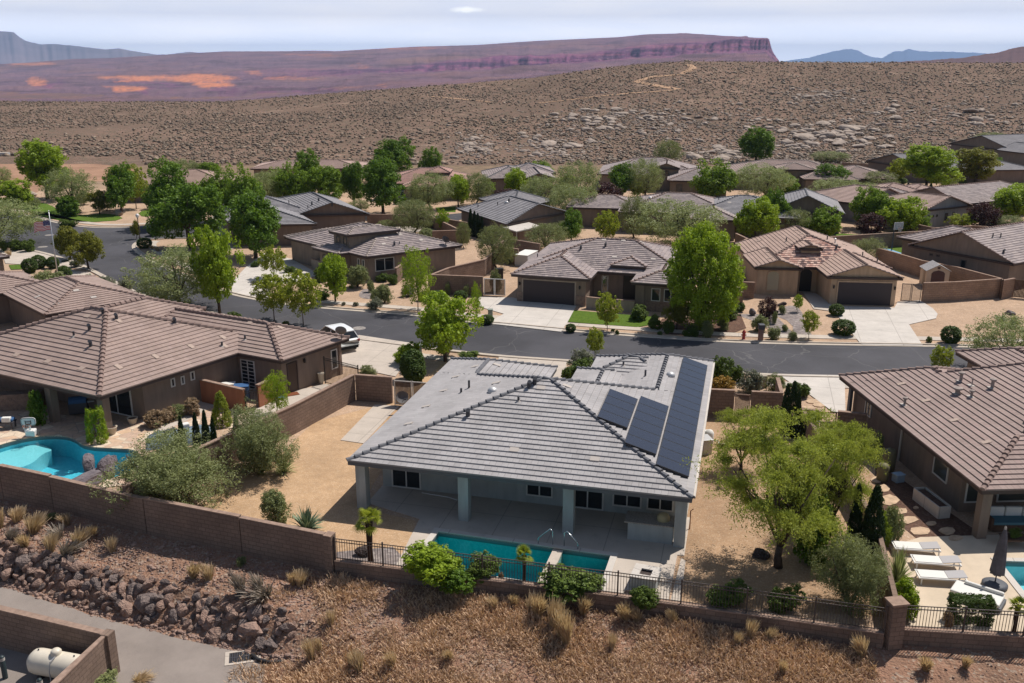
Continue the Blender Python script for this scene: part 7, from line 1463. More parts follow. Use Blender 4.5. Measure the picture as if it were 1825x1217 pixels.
def trail(label, px, w, m):
    pts = [hill_hit(*q) for q in px]; pts = [p for p in pts if p]; L = []
    for i in range(len(pts)-1):
        for k in range(8): t = k/8; x = pts[i][0]*(1-t)+pts[i+1][0]*t; y = pts[i][1]*(1-t)+pts[i+1][1]*t; L.append((x, y))
    a, b = offset_line(L, w), offset_line(L, -w); mb = MB()
    for i in range(len(L)-1): mb.face([(q[0], q[1], hz(*q)+.12) for q in (b[i], b[i+1], a[i+1], a[i])])
    tag(mb.build('trail', m), label, 'trail', kind='structure')
TRM = mat('trail_sand', (.45, .29, .19), .95, .05, noise_s=.1, noise_a=.15)
trail('sandy trail climbing the right hill', [(1210, 160), (1135, 146), (1165, 137), (1215, 133), (1236, 122), (1226, 114)], 1.6, TRM); trail('thin sandy trail across the middle of the hill', [(960, 184), (1000, 180), (1060, 173), (1140, 166), (1210, 160)], .9, TRM); trail('faint trail across the hill', [(770, 172), (820, 177), (890, 184)], .8, TRM)
# ================================================================ YARD OBJECTS
FAB_W = mat('white_cushion', (.72, .70, .66), .9, .1); FAB_G = mat('grey_sling_fabric', (.45, .43, .43), .9, .1); FAB_D = mat('dark_grey_canvas', (.13, .12, .135), .9, .1, noise_s=3, noise_a=.15); FAB_T = mat('teal_cushion', (.10, .20, .24), .9, .1); FAB_B = mat('blue_cover', (.05, .12, .26), .7, .2); FAB_S = mat('grey_blue_cover', (.20, .26, .31), .8, .2, noise_s=2, noise_a=.3)
def lounger(p0, p1, label):
    a, b = Vector(P(*p0)), Vector(P(*p1)); L = 1.95; d = (b-a).normalized(); r = empty('sun_lounger', (a.x, a.y, .03), atan2(d.y, d.x)); tag(r, label, 'sun lounger', 'sun loungers on the peach deck')
    mb = MB(); [mb.cbox((L/2, s, .3), (L, .05, .06)) for s in (-.33, .33)]; [mb.cbox((x, 0, .3), (.05, .64, .05)) for x in (.03, L-.03)]; mb.build('frame', WHITEM, r)
    for x in (.12, L-.08):
        for s in (-.33, .33): mb = MB(); mb.cbox((x, s, .135), (.05, .045, .27)); mb.build('leg', WHITEM, r)
    mb = MB(); mb.cbox((.62, 0, .345), (1.1, .6, .03)); mb.build('seat', FAB_W, r); mb = MB(); mb.cbox((1.56, 0, .40), (.76, .6, .03), 0, ry=-.12); mb.build('backrest', FAB_G, r); return r
lounger((1590, 983), (1668, 988), 'white and grey sun lounger farthest from the fence, by the yucca'); lounger((1624, 1008), (1683, 1012), 'middle one of three white and grey sun loungers'); lounger((1632, 1035), (1707, 1040), 'grey white sun lounger nearest the big day bed')
def daybed():
    a, b = Vector(P(1712, 1062)), Vector(P(1772, 1082)); d = (b-a).normalized(); c = (a+b)/2; r = empty('day_bed', (c.x, c.y, .03), atan2(d.y, d.x)); tag(r, 'thick white cushioned day bed beside the closed parasol', 'day bed'); mb = MB(); mb.cbox((0, 0, .12), (1.9, .95, .22)); mb.build('base', TRIMG, r, bevel=.02); mb = MB(); mb.cbox((-.05, 0, .31), (1.85, .98, .15)); mb.build('cushion', FAB_W, r, bevel=.05); mb = MB(); mb.cbox((.1, .4, .45), (1.5, .16, .14)); mb.build('bolster', FAB_W, r, bevel=.06)
daybed()
def umbrella():
    X, Y = P(1772, 1046); r = empty('parasol', (X, Y, .03)); tag(r, 'closed dark grey parasol standing in a round base on the deck', 'parasol'); mb = MB(); mb.lathe([(.42, 0), (.5, .04), (.5, .14), (.4, .2), (.1, .22), (.001, .22)], 24); mb.build('base', mat('grey_plastic', (.10, .105, .12), .6, .3), r, smooth=True); mb = MB(); mb.tube([(0, 0, .2), (.05, 0, 2.75)], .028, 8); mb.build('pole', METAL_D, r)
    mb = MB(); V = []; n = 24; prof = [(.26, .62), (.25, .8), (.22, 1.3), (.17, 1.9), (.10, 2.4), (.05, 2.65)]
    for rr, z in prof:
        for k in range(n): q = 1+.16*(k % 3 == 0)-.1*(k % 3 == 1); V.append((rr*q*cos(2*pi*k/n)+.02*z, rr*q*sin(2*pi*k/n), z))
    mb.mesh(V, [(i*n+k, i*n+(k+1) % n, (i+1)*n+(k+1) % n, (i+1)*n+k) for i in range(5) for k in range(n)]); mb.build('canopy', FAB_D, r, smooth=True); mb = MB(); mb.lathe([(.05, 2.65), (.05, 2.75), (.001, 2.82)], 10, (.05, 0, 0)); mb.build('finial', CONC_W, r)
umbrella()
def sofa():
    X, Y = P(1800, 948); r = empty('outdoor_sofa', (X, Y, .03), .0); tag(r, 'outdoor sofa with pale cushions under the right patio roof', 'sofa'); mb = MB(); mb.cbox((.4, .35, .2), (2.6, .85, .3)); mb.build('base', WOODG, r); mb = MB(); mb.cbox((.4, .3, .42), (2.5, .75, .14)); mb.build('seat', FAB_T, r, bevel=.03)
    for i in range(3): mb = MB(); mb.cbox((-.42+i*.83, .72, .68), (.78, .18, .5)); mb.build('back_cushion', FAB_W, r, bevel=.05)
    mb = MB(); mb.cbox((-.95, .3, .4), (.12, .85, .6)); mb.build('arm', WOODG, r)
sofa()
r = empty('coffee_table', (*P(1806, 972), .03)); tag(r, 'low dark table with a potted plant in front of the sofa', 'table'); mb = MB(); mb.cbox((0, 0, .38), (1.1, .7, .05)); mb.build('table_top', WOODG, r)
for x in (-.48, .48):
    for y in (-.28, .28): mb = MB(); mb.cbox((x, y, .18), (.05, .05, .36)); mb.build('leg', WOODG, r)
place('shrub', 0, 0, None, 22, 'small potted yellow green plant on the coffee table', base=(*P(1806, 972), .43), hmin=.4)
def planter_box():
    a, b = Vector(P(1636, 898)), Vector(P(1664, 920)); d = (b-a).normalized(); c = (a+b)/2; r = empty('planter_box', (c.x+.3, c.y+.15, 0), atan2(d.y, d.x)); tag(r, 'long pale trough planter beside the taupe house wall', 'planter'); L = 2.1; mb = MB()
    for y in (-.3, .3): mb.cbox((0, y, .32), (L, .06, .64))
    for x in (-L/2, L/2): mb.cbox((x, 0, .32), (.06, .6, .638))
    mb.build('trough', CONC_W, r); mb = MB(); mb.cbox((0, 0, .5), (L-.1, .52, .1)); mb.build('soil', BARK, r)
planter_box()
def softener(x, y, h_, rr, lab, m):
    X, Y = P(x, y); mb = MB(); mb.lathe([(rr*.9, 0), (rr, .1), (rr, h_*.8), (rr*.75, h_*.93), (.001, h_)], 14, (X, Y, .0)); tag(mb.build('rain_barrel', m, smooth=True), lab, 'barrel')
softener(1583, 838, 1.3, .32, 'tall olive barrel standing at the taupe wall', mat('olive_plastic', (.17, .15, .085), .6, .3)); softener(1572, 856, 1.0, .3, 'shorter olive barrel in front of the tall one', MATS['olive_plastic'])
def crate(name, label, cat, px, d, z, rz, m, lid=None, group=None):
    X, Y = P(*px); r = empty(name, (X, Y, 0), rz); tag(r, label, cat, group); mb = MB(); mb.cbox((0, 0, z/2), (d[0], d[1], z)); mb.build('body', m, r, bevel=.02); mb = MB(); mb.cbox((0, 0, z+.03), (d[0]+.06, d[1]+.06, .05)); mb.build('lid', lid or m, r, bevel=.015); return r
crate('storage_box', 'light blue bag covered box beside the olive barrels', 'box', (1600, 858), (.5, .4), .4, .3, mat('pale_blue_plastic', (.35, .45, .55), .6, .3)); crate('utility_box', 'large pale grey utility box behind the dark cypress clump', 'utility box', (1437, 775), (1.1, .8), .95, .1, mat('utility_grey', (.42, .43, .41), .6, .3), CONC_W)
crate('utility_box', 'small grey green utility box beside the white driveway', 'utility box', (874, 568), (.4, .4), .8, 0, mat('utility_green', (.25, .28, .24), .6, .3)); crate('utility_box', 'pale green utility box beside the clipped shrubs by the car driveway', 'utility box', (745, 632), (.6, .5), .75, .1, mat('utility_green_pale', (.36, .40, .33), .6, .3)); crate('utility_box', 'small tan utility box by the silver grey shrub', 'utility box', (1359, 690), (.45, .35), .8, 0, mat('utility_tan', (.33, .28, .22), .6, .3))
crate('trash_bin', 'black wheeled bin beside the white framed gate', 'bin', (890, 497), (.7, .6), 1.05, .2, mat('black_plastic', (.015, .015, .017), .5, .4), group='black bins by the gate'); crate('trash_bin', 'blue covered bin behind the red brown patio wall', 'bin', (432, 712), (.9, .7), .95, .2, FAB_B); crate('storage_box', 'white topped cooler behind the red brown patio wall', 'box', (408, 706), (.9, .55), .85, .25, FAB_S, FAB_W)
crate('air_conditioner', 'pale air conditioner in the narrow yard right of the solar roof', 'air conditioner', (1251, 806), (.85, .8), .85, .2, CONC_W, METAL_L); crate('air_conditioner', 'pool equipment box nearest the solar roof corner', 'pump', (1256, 784), (.5, .4), .5, .2, FAB_W); crate('covered_trailer', 'pale covered trailer between the hip roof and the block wall', 'trailer', (938, 470), (1.5, 3.0), 1.2, -.4, mat('pale_tarp', (.5, .5, .52), .7, .2), FAB_W)
crate('air_conditioner', 'dark air conditioner at the side of the tan gabled house', 'air conditioner', (1315, 500), (.8, .8), .8, 0, METAL_D)
def pump(px, lab):
    X, Y = P(*px); r = empty('pool_filter', (X, Y, 0)); tag(r, lab, 'filter'); mb = MB(); mb.lathe([(.25, 0), (.27, .1), (.27, .65), (.18, .8), (.001, .86)], 14); mb.build('filter_tank', FAB_W, r, smooth=True); mb = MB(); mb.tube([(.2, 0, .2), (.5, -.1, .2), (.5, -.4, .15), (.9, -.5, .15)], .04, 8); mb.build('pipe', FAB_W, r)
pump((1263, 790), 'white pool filter tank with pipes right of the solar roof')
def gdish():
    X, Y = P(717, 735); r = empty('satellite_dish', (X, Y, 0), .5); tag(r, 'grey satellite dish on a short post beside the slat gate', 'satellite dish'); mb = MB(); mb.tube([(0, 0, 0), (0, 0, .9)], .03, 8); mb.build('post', METAL_L, r); M = Matrix.Translation((0, -.08, 1.05)) @ Matrix.Rotation(radians(70), 4, 'X'); V = []; n = 16
    for rr, z in ((.001, -.12), (.2, -.09), (.38, 0)):
        for k in range(n): V.append(M @ Vector((rr*1.1*cos(2*pi*k/n), rr*sin(2*pi*k/n), z)))
    mb = MB(); mb.mesh(V, [(i*n+k, i*n+(k+1) % n, (i+1)*n+(k+1) % n, (i+1)*n+k) for i in range(2) for k in range(n)]); mb.build('dish', MATS['dish_grey'], r, smooth=True); mb = MB(); mb.tube([(0, -.1, .8), (0, -.55, 1.05)], .015, 6); mb.cbox((0, -.58, 1.08), (.1, .08, .08)); mb.build('receiver_arm', METAL_D, r)
gdish()
def bbq():
    r = empty('barbecue_island', (main.O[0], main.O[1], 0)); tag(r, 'pale stucco barbecue island under the right end of the grey patio roof', 'barbecue'); mb = MB(); mb.box(13.55, 15.6, .45, 1.35, .03, .9, 0, main.T); mb.build('counter', ST_GREY, r); mb = MB(); mb.box(13.4, 15.63, .35, 1.45, .903, .96, 0, main.T); mb.build('counter_top', mat('speckled_granite', (.36, .32, .28), .5, .4, noise_s=20, noise_a=.3), r); c = main.T(15.1, .95, .96); mb = MB(); mb.lathe([(.3, 0), (.3, .12), (.24, .26), (.1, .33), (.001, .35)], 14, c); mb.build('grill_dome', mat('tan_dome', (.45, .36, .2), .6, .3), r, smooth=True)
bbq()
def firepit():
    a, b = Vector(P(1133, 1022)), Vector(P(1174, 1030)); d = (b-a).normalized(); c = P(1151, 1030, .3); r = empty('fire_pit', (c[0], c[1], .03), atan2(d.y, d.x)); tag(r, 'square white fire pit beside the teal pool', 'fire pit'); mb = MB()
    for s in (-.42, .42): mb.cbox((s, 0, .25), (.2, 1.04, .5)); mb.cbox((0, s, .25), (.64, .2, .499))
    mb.build('surround', ST_GREY, r); mb = MB()
    for s in (-.4, .4): mb.cbox((s, 0, .53), (.32, 1.12, .06)); mb.cbox((0, s, .53), (.48, .32, .059))
    mb.build('top_slab', CONC_W, r); mb = MB(); mb.cbox((0, 0, .4), (.6, .6, .1)); mb.build('lava_rock', ROCKD, r)
firepit()
mb = MB(); q = [P(752, 880), P(800, 888), P(815, 893)]; mb.tube([(p_[0], p_[1], .06) for p_ in q], .02, 6); tag(mb.build('pool_pole', WHITEM), 'long white pole lying on the patio floor', 'pole')
X, Y = P(1229, 943); mb = MB(); mb.tube([(X, Y, 0), (X, Y, .95), (X+.12, Y, 1.05)], .025, 6); tag(mb.build('water_spigot', mat('rust_pipe', (.2, .07, .04), .8, .3)), 'thin rusty water pipe beside the patio corner', 'pipe')
def pot(px, lab, r_=.32, h_=.45):
    X, Y = P(*px); o = empty('plant_pot', (X, Y, .03)); tag(o, lab, 'pot'); mb = MB(); mb.lathe([(r_*.6, 0), (r_*.8, h_*.4), (r_, h_*.92), (r_*1.08, h_), (r_*.85, h_), (r_*.8, h_*.85), (.001, h_*.85)], 16); mb.build('bowl', mat('cream_ceramic', (.50, .43, .34), .7, .3), o, smooth=True); mb = MB(); mb.lathe([(r_*.8, h_*.86), (.001, h_*.9)], 12); mb.build('soil', BARK, o)
pot((200, 774), 'cream plant pot beside the vine column'); pot((237, 756), 'pale bowl pot against the brown house wall', .3, .4); pot((573, 684), 'dark urn beside the tall black fence', .22, .75)
def hoop(px, hpole, label, lean, bw, mat_, rz, white=False):
    X, Y = P(*px); r = empty('basketball_hoop', (X, Y, .03), rz); tag(r, label, 'basketball hoop'); mb = MB()
    if white: mb.cbox((0, .15, .2), (.55, .5, .4)); mb.build('base', WHITEM, r, bevel=.08); mb = MB(); mb.tube([(0, .2, .3), (0, .0, hpole-.2)], .05, 8); mb.build('pole', WHITEM, r)
    else: mb.tube([(0, 0, 0), (0, 0, hpole-.3), (0, -.6, hpole)], .07, 8); mb.build('pole', METAL_D, r)
    y = -.05 if white else -.62; h2 = bw*.62; mb = MB(); V = []
    if white:
        for k in range(20): a = 2*pi*k/20; V.append((bw/2*np.sign(cos(a))*abs(cos(a))**.5, 0, h2/2*np.sign(sin(a))*abs(sin(a))**.5))
        mb.mesh([(v[0], y, hpole+v[2]) for v in V]+[(v[0], y+.05, hpole+v[2]) for v in V], [tuple(range(20)), tuple(range(39, 19, -1))]+[(k, 20+k, 20+(k+1) % 20, (k+1) % 20) for k in range(20)])
    else: mb.cbox((0, y, hpole), (bw, .04, h2))
    bo = mb.build('backboard', WHITEM if white else mat('clear_backboard', (.45, .48, .5), .2, .5), r); mb = MB(); t = .035; k = mat_
    for (cx_, cz, w_, h_) in ((0, h2*.3-.12, bw*.36, t), (0, -h2*.22-.0, bw*.36, t), (-bw*.18, .0, t, h2*.4), (bw*.18, 0, t, h2*.4)): mb.cbox((cx_, y-.03, hpole+cz-.02), (w_, .012, h_))
    if white:
        for k2 in range(20): a, b = V[k2], V[(k2+1) % 20]; mb.tube([(a[0]*.93, y-.012, hpole+a[2]*.9), (b[0]*.93, y-.012, hpole+b[2]*.9)], .012, 4)
    else: [mb.cbox((0, y-.03, hpole+s*h2/2), (bw, .03, .05)) for s in (-1, 1)]; [mb.cbox((s*bw/2, y-.03, hpole), (.05, .031, h2)) for s in (-1, 1)]
    mb.build('board_marking', k, bo); mb = MB(); mb.tube([(.22*cos(a), y-.28+.22*sin(a), hpole-h2*.3) for a in np.linspace(0, 2*pi, 13)], .012, 5); mb.build('rim', mat('orange_rim', (.5, .12, .03), .5, .4), r)
    mb = MB(); 
    for k2 in range(10): a = 2*pi*k2/10; mb.tube([(.21*cos(a), y-.28+.21*sin(a), hpole-h2*.3), (.12*cos(a+.5), y-.28+.12*sin(a+.5), hpole-h2*.3-.4)], .008, 4)
    mb.build('net', WHITEM, r)
hoop((55, 779), .95, 'small white poolside basketball hoop at the curved pool', 0, .82, BLACKM, .15, True); hoop((1589, 447), 3.0, 'basketball hoop with clear backboard at the blue sports court', 0, 1.25, WHITEM, .35)
sheet('sports_court', [(1560, 446), (1580, 443), (1614, 454), (1590, 457), (1572, 455)], mat('blue_court', (.20, .40, .58), .8, .2), .06, 'light blue sports court floor', 'court')
def shed():
    X, Y = P(1663, 509); r = empty('garden_shed', (X, Y, 0), -.12); tag(r, 'small tan plastic garden shed with arched double doors', 'shed'); T = lambda x, y, z: (x, y, z); M1 = mat('tan_vinyl', (.52, .42, .32), .7, .2); M2 = mat('brown_vinyl', (.10, .06, .055), .7, .2); M3 = mat('grey_shingle', (.36, .34, .34), .8, .2, noise_s=8, noise_a=.2)
    mb = MB(); w, d, hh_ = 2.1, 2.0, 1.75; V = [(-w/2, -d/2, 0), (w/2, -d/2, 0), (w/2, d/2, 0), (-w/2, d/2, 0), (-w/2, -d/2, hh_), (w/2, -d/2, hh_), (w/2, d/2, hh_), (-w/2, d/2, hh_), (0, -d/2, 2.25), (0, d/2, 2.25)]; mb.mesh(V, [(0, 1, 5, 8, 4), (1, 2, 6, 5), (2, 3, 7, 9, 6), (3, 0, 4, 7)]); mb.build('wall', M1, r)
    mb = MB(); o_ = .12; z1 = hh_-.06; mb.mesh([(-w/2-o_, -d/2-o_, z1), (0, -d/2-o_, 2.32), (w/2+o_, -d/2-o_, z1), (-w/2-o_, d/2+o_, z1), (0, d/2+o_, 2.32), (w/2+o_, d/2+o_, z1)]+[(-w/2-o_, -d/2-o_, z1-.05), (0, -d/2-o_, 2.27), (w/2+o_, -d/2-o_, z1-.05), (-w/2-o_, d/2+o_, z1-.05), (0, d/2+o_, 2.27), (w/2+o_, d/2+o_, z1-.05)], [(0, 1, 4, 3), (1, 2, 5, 4), (0, 6, 7, 1), (1, 7, 8, 2), (9, 10, 4, 3), (10, 11, 5, 4), (0, 3, 9, 6), (2, 8, 11, 5)]); mb.build('roof', M3, r)
    for s in (-1, 1):
        mb = MB(); prof = [(0, .05), (.62, .05), (.62, 1.45), (.45, 1.62), (0, 1.75)]; mb.mesh([(s*x, -d/2-.03, z) for x, z in prof]+[(s*x, -d/2-.001, z) for x, z in prof], [tuple(range(5))[::s]]+[(i, (i+1) % 5, 5+(i+1) % 5, 5+i) for i in range(5)]); mb.build('door', M2, r)
    mb = MB(); mb.cbox((-w/2-.02, -.3, .95), (.04, .5, 1.5)); mb.build('side_door', mat('tan_vinyl_dark', (.32, .25, .18), .7, .2), r); mb = MB(); mb.cbox((0, -d/2-.02, 1.98), (.25, .03, .2)); mb.build('gable_vent', M2, r)
shed()
def flag():
    X, Y = P(107, 517); r = empty('flagpole', (X, Y, 0)); tag(r, 'tall silver flagpole beside the street at left', 'flagpole'); H_ = 7.55; mb = MB(); mb.tube([(0, 0, 0), (0, 0, H_*.5), (0, 0, H_)], [.07, .055, .035], 10); mb.build('pole', mat('brushed_aluminium', (.55, .55, .56), .35, .5, metal=.6), r, smooth=True); mb = MB(); mb.lathe([(.001, H_), (.07, H_+.05), (.07, H_+.1), (.001, H_+.15)], 10); mb.build('ball', METAL_L, r, smooth=True)
    f = MB(); w, hgt = 1.5, .9; z0 = H_-1.72; nx = 24
    def S(u, v): return (-.05-u*w, -.12*sin(u*9+v*2)*u-.15*u, z0+v*hgt-.22*u*u+.05*sin(u*10))
    for i in range(13):
        for k in range(nx):
            u0, u1, v0, v1 = k/nx, (k+1)/nx, i/13, (i+1)/13; can = i >= 6 and u0 < .4; f.face([S(u0, v0), S(u1, v0), S(u1, v1), S(u0, v1)], 2 if can else (0 if i % 2 == 0 else 1))
    st = MB()
    for a in range(9):
        for b in range(6 if a % 2 == 0 else 5):
            u = (b*2+1+(a % 2))/12*.4; v = 6/13+(a+1)/10*7/13; c = Vector(S(u, v))
            for dy in (-.012, .012): st.mesh([(c.x+.022*cos(2*pi*k/10+pi/2)*(1 if k % 2 == 0 else .4), c.y+dy, c.z+.022*sin(2*pi*k/10+pi/2)*(1 if k % 2 == 0 else .4)) for k in range(10)], [tuple(range(10))])
    fo = f.build('flag', [mat('flag_red', (.45, .03, .05), .8, .1), mat('flag_white', (.75, .74, .74), .8, .1), mat('flag_blue', (.03, .04, .16), .8, .1)]); fo.location = (X, Y, 0); tag(fo, 'american stars and stripes flag flying from the silver flagpole', 'flag'); so = st.build('star', MATS['flag_white'], fo)
flag()
def lamp_post(px, h_, label):
    X, Y = P(*px); r = empty('street_lamp', (X, Y, 0)); tag(r, label, 'street lamp'); mb = MB(); mb.lathe([(.13, 0), (.13, .5), (.06, .6), (.045, h_-.3), (.09, h_-.25), (.1, h_-.2)], 10); mb.build('pole', mat('bronze_pole', (.04, .03, .028), .5, .4), r); mb = MB(); mb.lathe([(.1, h_-.2), (.2, h_-.02), (.21, h_+.1), (.13, h_+.25), (.001, h_+.3)], 14); mb.build('globe', mat('frosted_globe', (.75, .75, .74), .3, .4), r, smooth=True)
lamp_post((250, 430), 3.1, 'street lamp with white globe at the street corner')
def hydrant():
    X, Y = P(1325, 606); r = empty('fire_hydrant', (X, Y, 0)); tag(r, 'red fire hydrant by the sidewalk of the tan house', 'fire hydrant'); R_ = mat('hydrant_red', (.42, .05, .04), .5, .4); mb = MB(); mb.lathe([(.17, 0), (.17, .06), (.12, .08), (.12, .55), (.16, .58), (.14, .68), (.08, .78), (.03, .82), (.03, .88), (.001, .88)], 14); mb.build('barrel', R_, r, smooth=True)
    for a in (0, pi/2, pi): mb = MB(); mb.tube([(0, 0, .42), (.2*cos(a), -.2*sin(a), .42)], .06, 8); mb.build('nozzle', R_, r)
hydrant()
def mailbox(px, label, h_=1.25):
    X, Y = P(*px); r = empty('mailbox', (X, Y, 0)); tag(r, label, 'mailbox'); mb = MB(); mb.cbox((0, 0, h_*.4), (.34, .34, h_*.8)); mb.build('pedestal', mat('mailbox_pedestal', (.26, .15, .12), .8, .2), r); mb = MB(); mb.cbox((0, 0, h_*.8+.2), (.48, .5, .4)); mb.build('box', METAL_D, r, bevel=.04); mb = MB(); mb.cbox((0, -.26, h_*.8+.2), (.38, .02, .3)); mb.build('door', mat('mailbox_door', (.09, .08, .08), .5, .3), r)
mailbox((1355, 608), 'brown mailbox pedestal right of the red fire hydrant'); mailbox((229, 516), 'dark stone mailbox by the driveway behind the brown roofs', 1.3)
def drain():
    X, Y = P(433, 1170, -1.98); r = empty('storm_drain', (X, Y, -1.985), .25); tag(r, 'square metal storm drain grate in the path', 'drain'); mb = MB(); [mb.cbox((s*.62, 0, .01), (.16, .9, .02)) for s in (-1, 1)]; [mb.cbox((0, s*.4, .01), (1.08, .12, .019)) for s in (-1, 1)]; mb.build('frame', CONC, r); mb = MB(); [mb.cbox((-.5+i*.09, 0, .012), (.04, .68, .02)) for i in range(12)]; mb.cbox((0, 0, .013), (1.05, .05, .022)); mb.build('grate', METAL_D, r); mb = MB(); mb.cbox((0, 0, .003), (1.06, .66, .004)); mb.build('pit', BLACKM, r)  # pit is a flat black sheet painting the shade below the bars
drain()
q = [(*P(x, y, -1.9), -1.9) for x, y in ((448, 1167), (460, 1175), (480, 1180), (505, 1179), (521, 1175))]; mb = MB(); mb.tube(q, .075, 8); tag(mb.build('drain_pipe', mat('black_pipe', (.03, .028, .03), .6, .4), smooth=True), 'black curved pipe lying beside the storm drain', 'pipe')
def covered_set():
    r = empty('covered_furniture', (*P(322, 785), 0), .35); tag(r, 'patio furniture under a crumpled grey blue cover', 'furniture cover'); bm_ = MB(); n, m = 26, 16; V = []
    for j in range(m+1):
        for i in range(n+1):
            u, v = i/n*2-1, j/m*2-1; e = max(abs(u)**3, abs(v)**3); hgt = .75*(1-e)**.6*(.75+.35*noise.noise(Vector((u*2.3, v*2.3, 1))))+.1*noise.noise(Vector((u*7, v*7, 3)))*(1-e); V.append((u*1.9, v*1.0, max(.02, hgt)))
    bm_.mesh(V, [(j*(n+1)+i, j*(n+1)+i+1, (j+1)*(n+1)+i+1, (j+1)*(n+1)+i) for j in range(m) for i in range(n)]); bm_.build('cover', FAB_S, r, smooth=False)
    mb = MB(); mb.cbox((.3, .3, .8), (.5, .4, .25), .3); mb.build('cushion', FAB_W, r, bevel=.06); mb = MB(); mb.cbox((-.5, 0, .72), (.7, .3, .1), .5); mb.build('strap', METAL_D, r)
covered_set()
r = empty('patio_bench', (*P(8, 764), .03), .1); tag(r, 'dark patio bench with blue cushion at the left edge', 'bench'); mb = MB(); mb.cbox((0, 0, .42), (1.3, .6, .06)); mb.build('seat', METAL_D, r); mb = MB(); mb.cbox((0, .05, .55), (1.2, .5, .16)); mb.build('cushion', FAB_B, r, bevel=.05); mb = MB(); mb.cbox((.25, -.12, .6), (.5, .3, .3)); mb.build('towel', FAB_W, r, bevel=.04)
for x in (-.55, .55):
    for y in (-.25, .25): mb = MB(); mb.cbox((x, y, .2), (.08, .08, .4)); mb.build('leg', METAL_D, r)
def grill():
    r = empty('barbecue_grill', (*P(142, 738), .03), .3); tag(r, 'dark covered barbecue under the patio roof between the vine columns', 'barbecue'); mb = MB(); mb.cbox((0, 0, .45), (1.1, .55, .75)); mb.build('cabinet', METAL_D, r, bevel=.03); mb = MB(); mb.lathe([(.3, -.5), (.3, .5)], 12, (0, 0, .85), axis='x'); mb.build('hood', FAB_B, r); mb = MB(); mb.cbox((.75, 0, .8), (.4, .5, .04)); mb.build('side_shelf', METAL_L, r)
grill()
mb = MB(); mb.cbox((*P(40, 728), .55), (2.6, .8, 1.1), .2); o = mb.build('stone_counter', STONE); tag(o, 'stone faced outdoor counter deep under the left patio roof', 'counter')
mb = MB(); X, Y = P(520, 704); mb.cbox((X, Y, .07), (.9, .6, .02), .5); tag(mb.build('door_mat', mat('brown_mat', (.2, .07, .035), .9, .1)), 'brown door mat on the side walk', 'mat'); mb = MB(); X, Y = P(503, 712); mb.lathe([(.18, 0), (.25, .12), (.2, .12), (.001, .05)], 14, (X, Y, .06)); tag(mb.build('dog_bowl', FAB_B), 'blue bowl beside the brown door mat', 'bowl')
def rtable():
    r = empty('round_table', (*P(930, 442), 0)); tag(r, 'round pale patio table near the white awning', 'table'); mb = MB(); mb.lathe([(.001, .78), (1.3, .78), (1.35, .7), (1.3, .66), (.001, .66)], 20); mb.build('table_top', CONC_W, r); mb = MB(); mb.lathe([(.5, 0), (.15, .1), (.12, .66)], 12); mb.build('pedestal', METAL_D, r)
rtable()
# stepping stones by the taupe house
for i, (x, y, w_, h_) in enumerate(((1585, 893, 34, 20), (1604, 912, 30, 12), (1618, 928, 34, 14), (1640, 948, 40, 16), (1660, 934, 20, 8), (1688, 947, 28, 14), (1702, 960, 26, 10), (1632, 906, 12, 5), (1575, 872, 26, 14), (1562, 856, 22, 12))):
    rg = random.Random(i); n_ = 8; pp_ = [P(x+w_/2*cos(2*pi*k/n_)*rg.uniform(.8, 1.15), y+h_/2*sin(2*pi*k/n_)*rg.uniform(.8, 1.15)) for k in range(n_)]; mb = MB(); mb.prism(pp_, .0, .06); tag(mb.build('stepping_stone', mat('peach_flagstone', (.56, .40, .27), .9, .2, noise_s=3, noise_a=.15)), 'peach flagstone stepping stone in the mulch beside the taupe house', 'stepping stone', 'stepping stones beside the taupe house')
for i, (x, y) in enumerate(((1462, 722), (1440, 728), (1450, 716))):
    pp_ = [P(x+14*cos(2*pi*k/8), y+4*sin(2*pi*k/8)) for k in range(8)]; mb = MB(); mb.prism(pp_, 0, .05); tag(mb.build('stepping_stone', MATS['peach_flagstone']), 'peach flagstone in the gravel left of the white driveway', 'stepping stone', 'flagstones left of the white driveway')
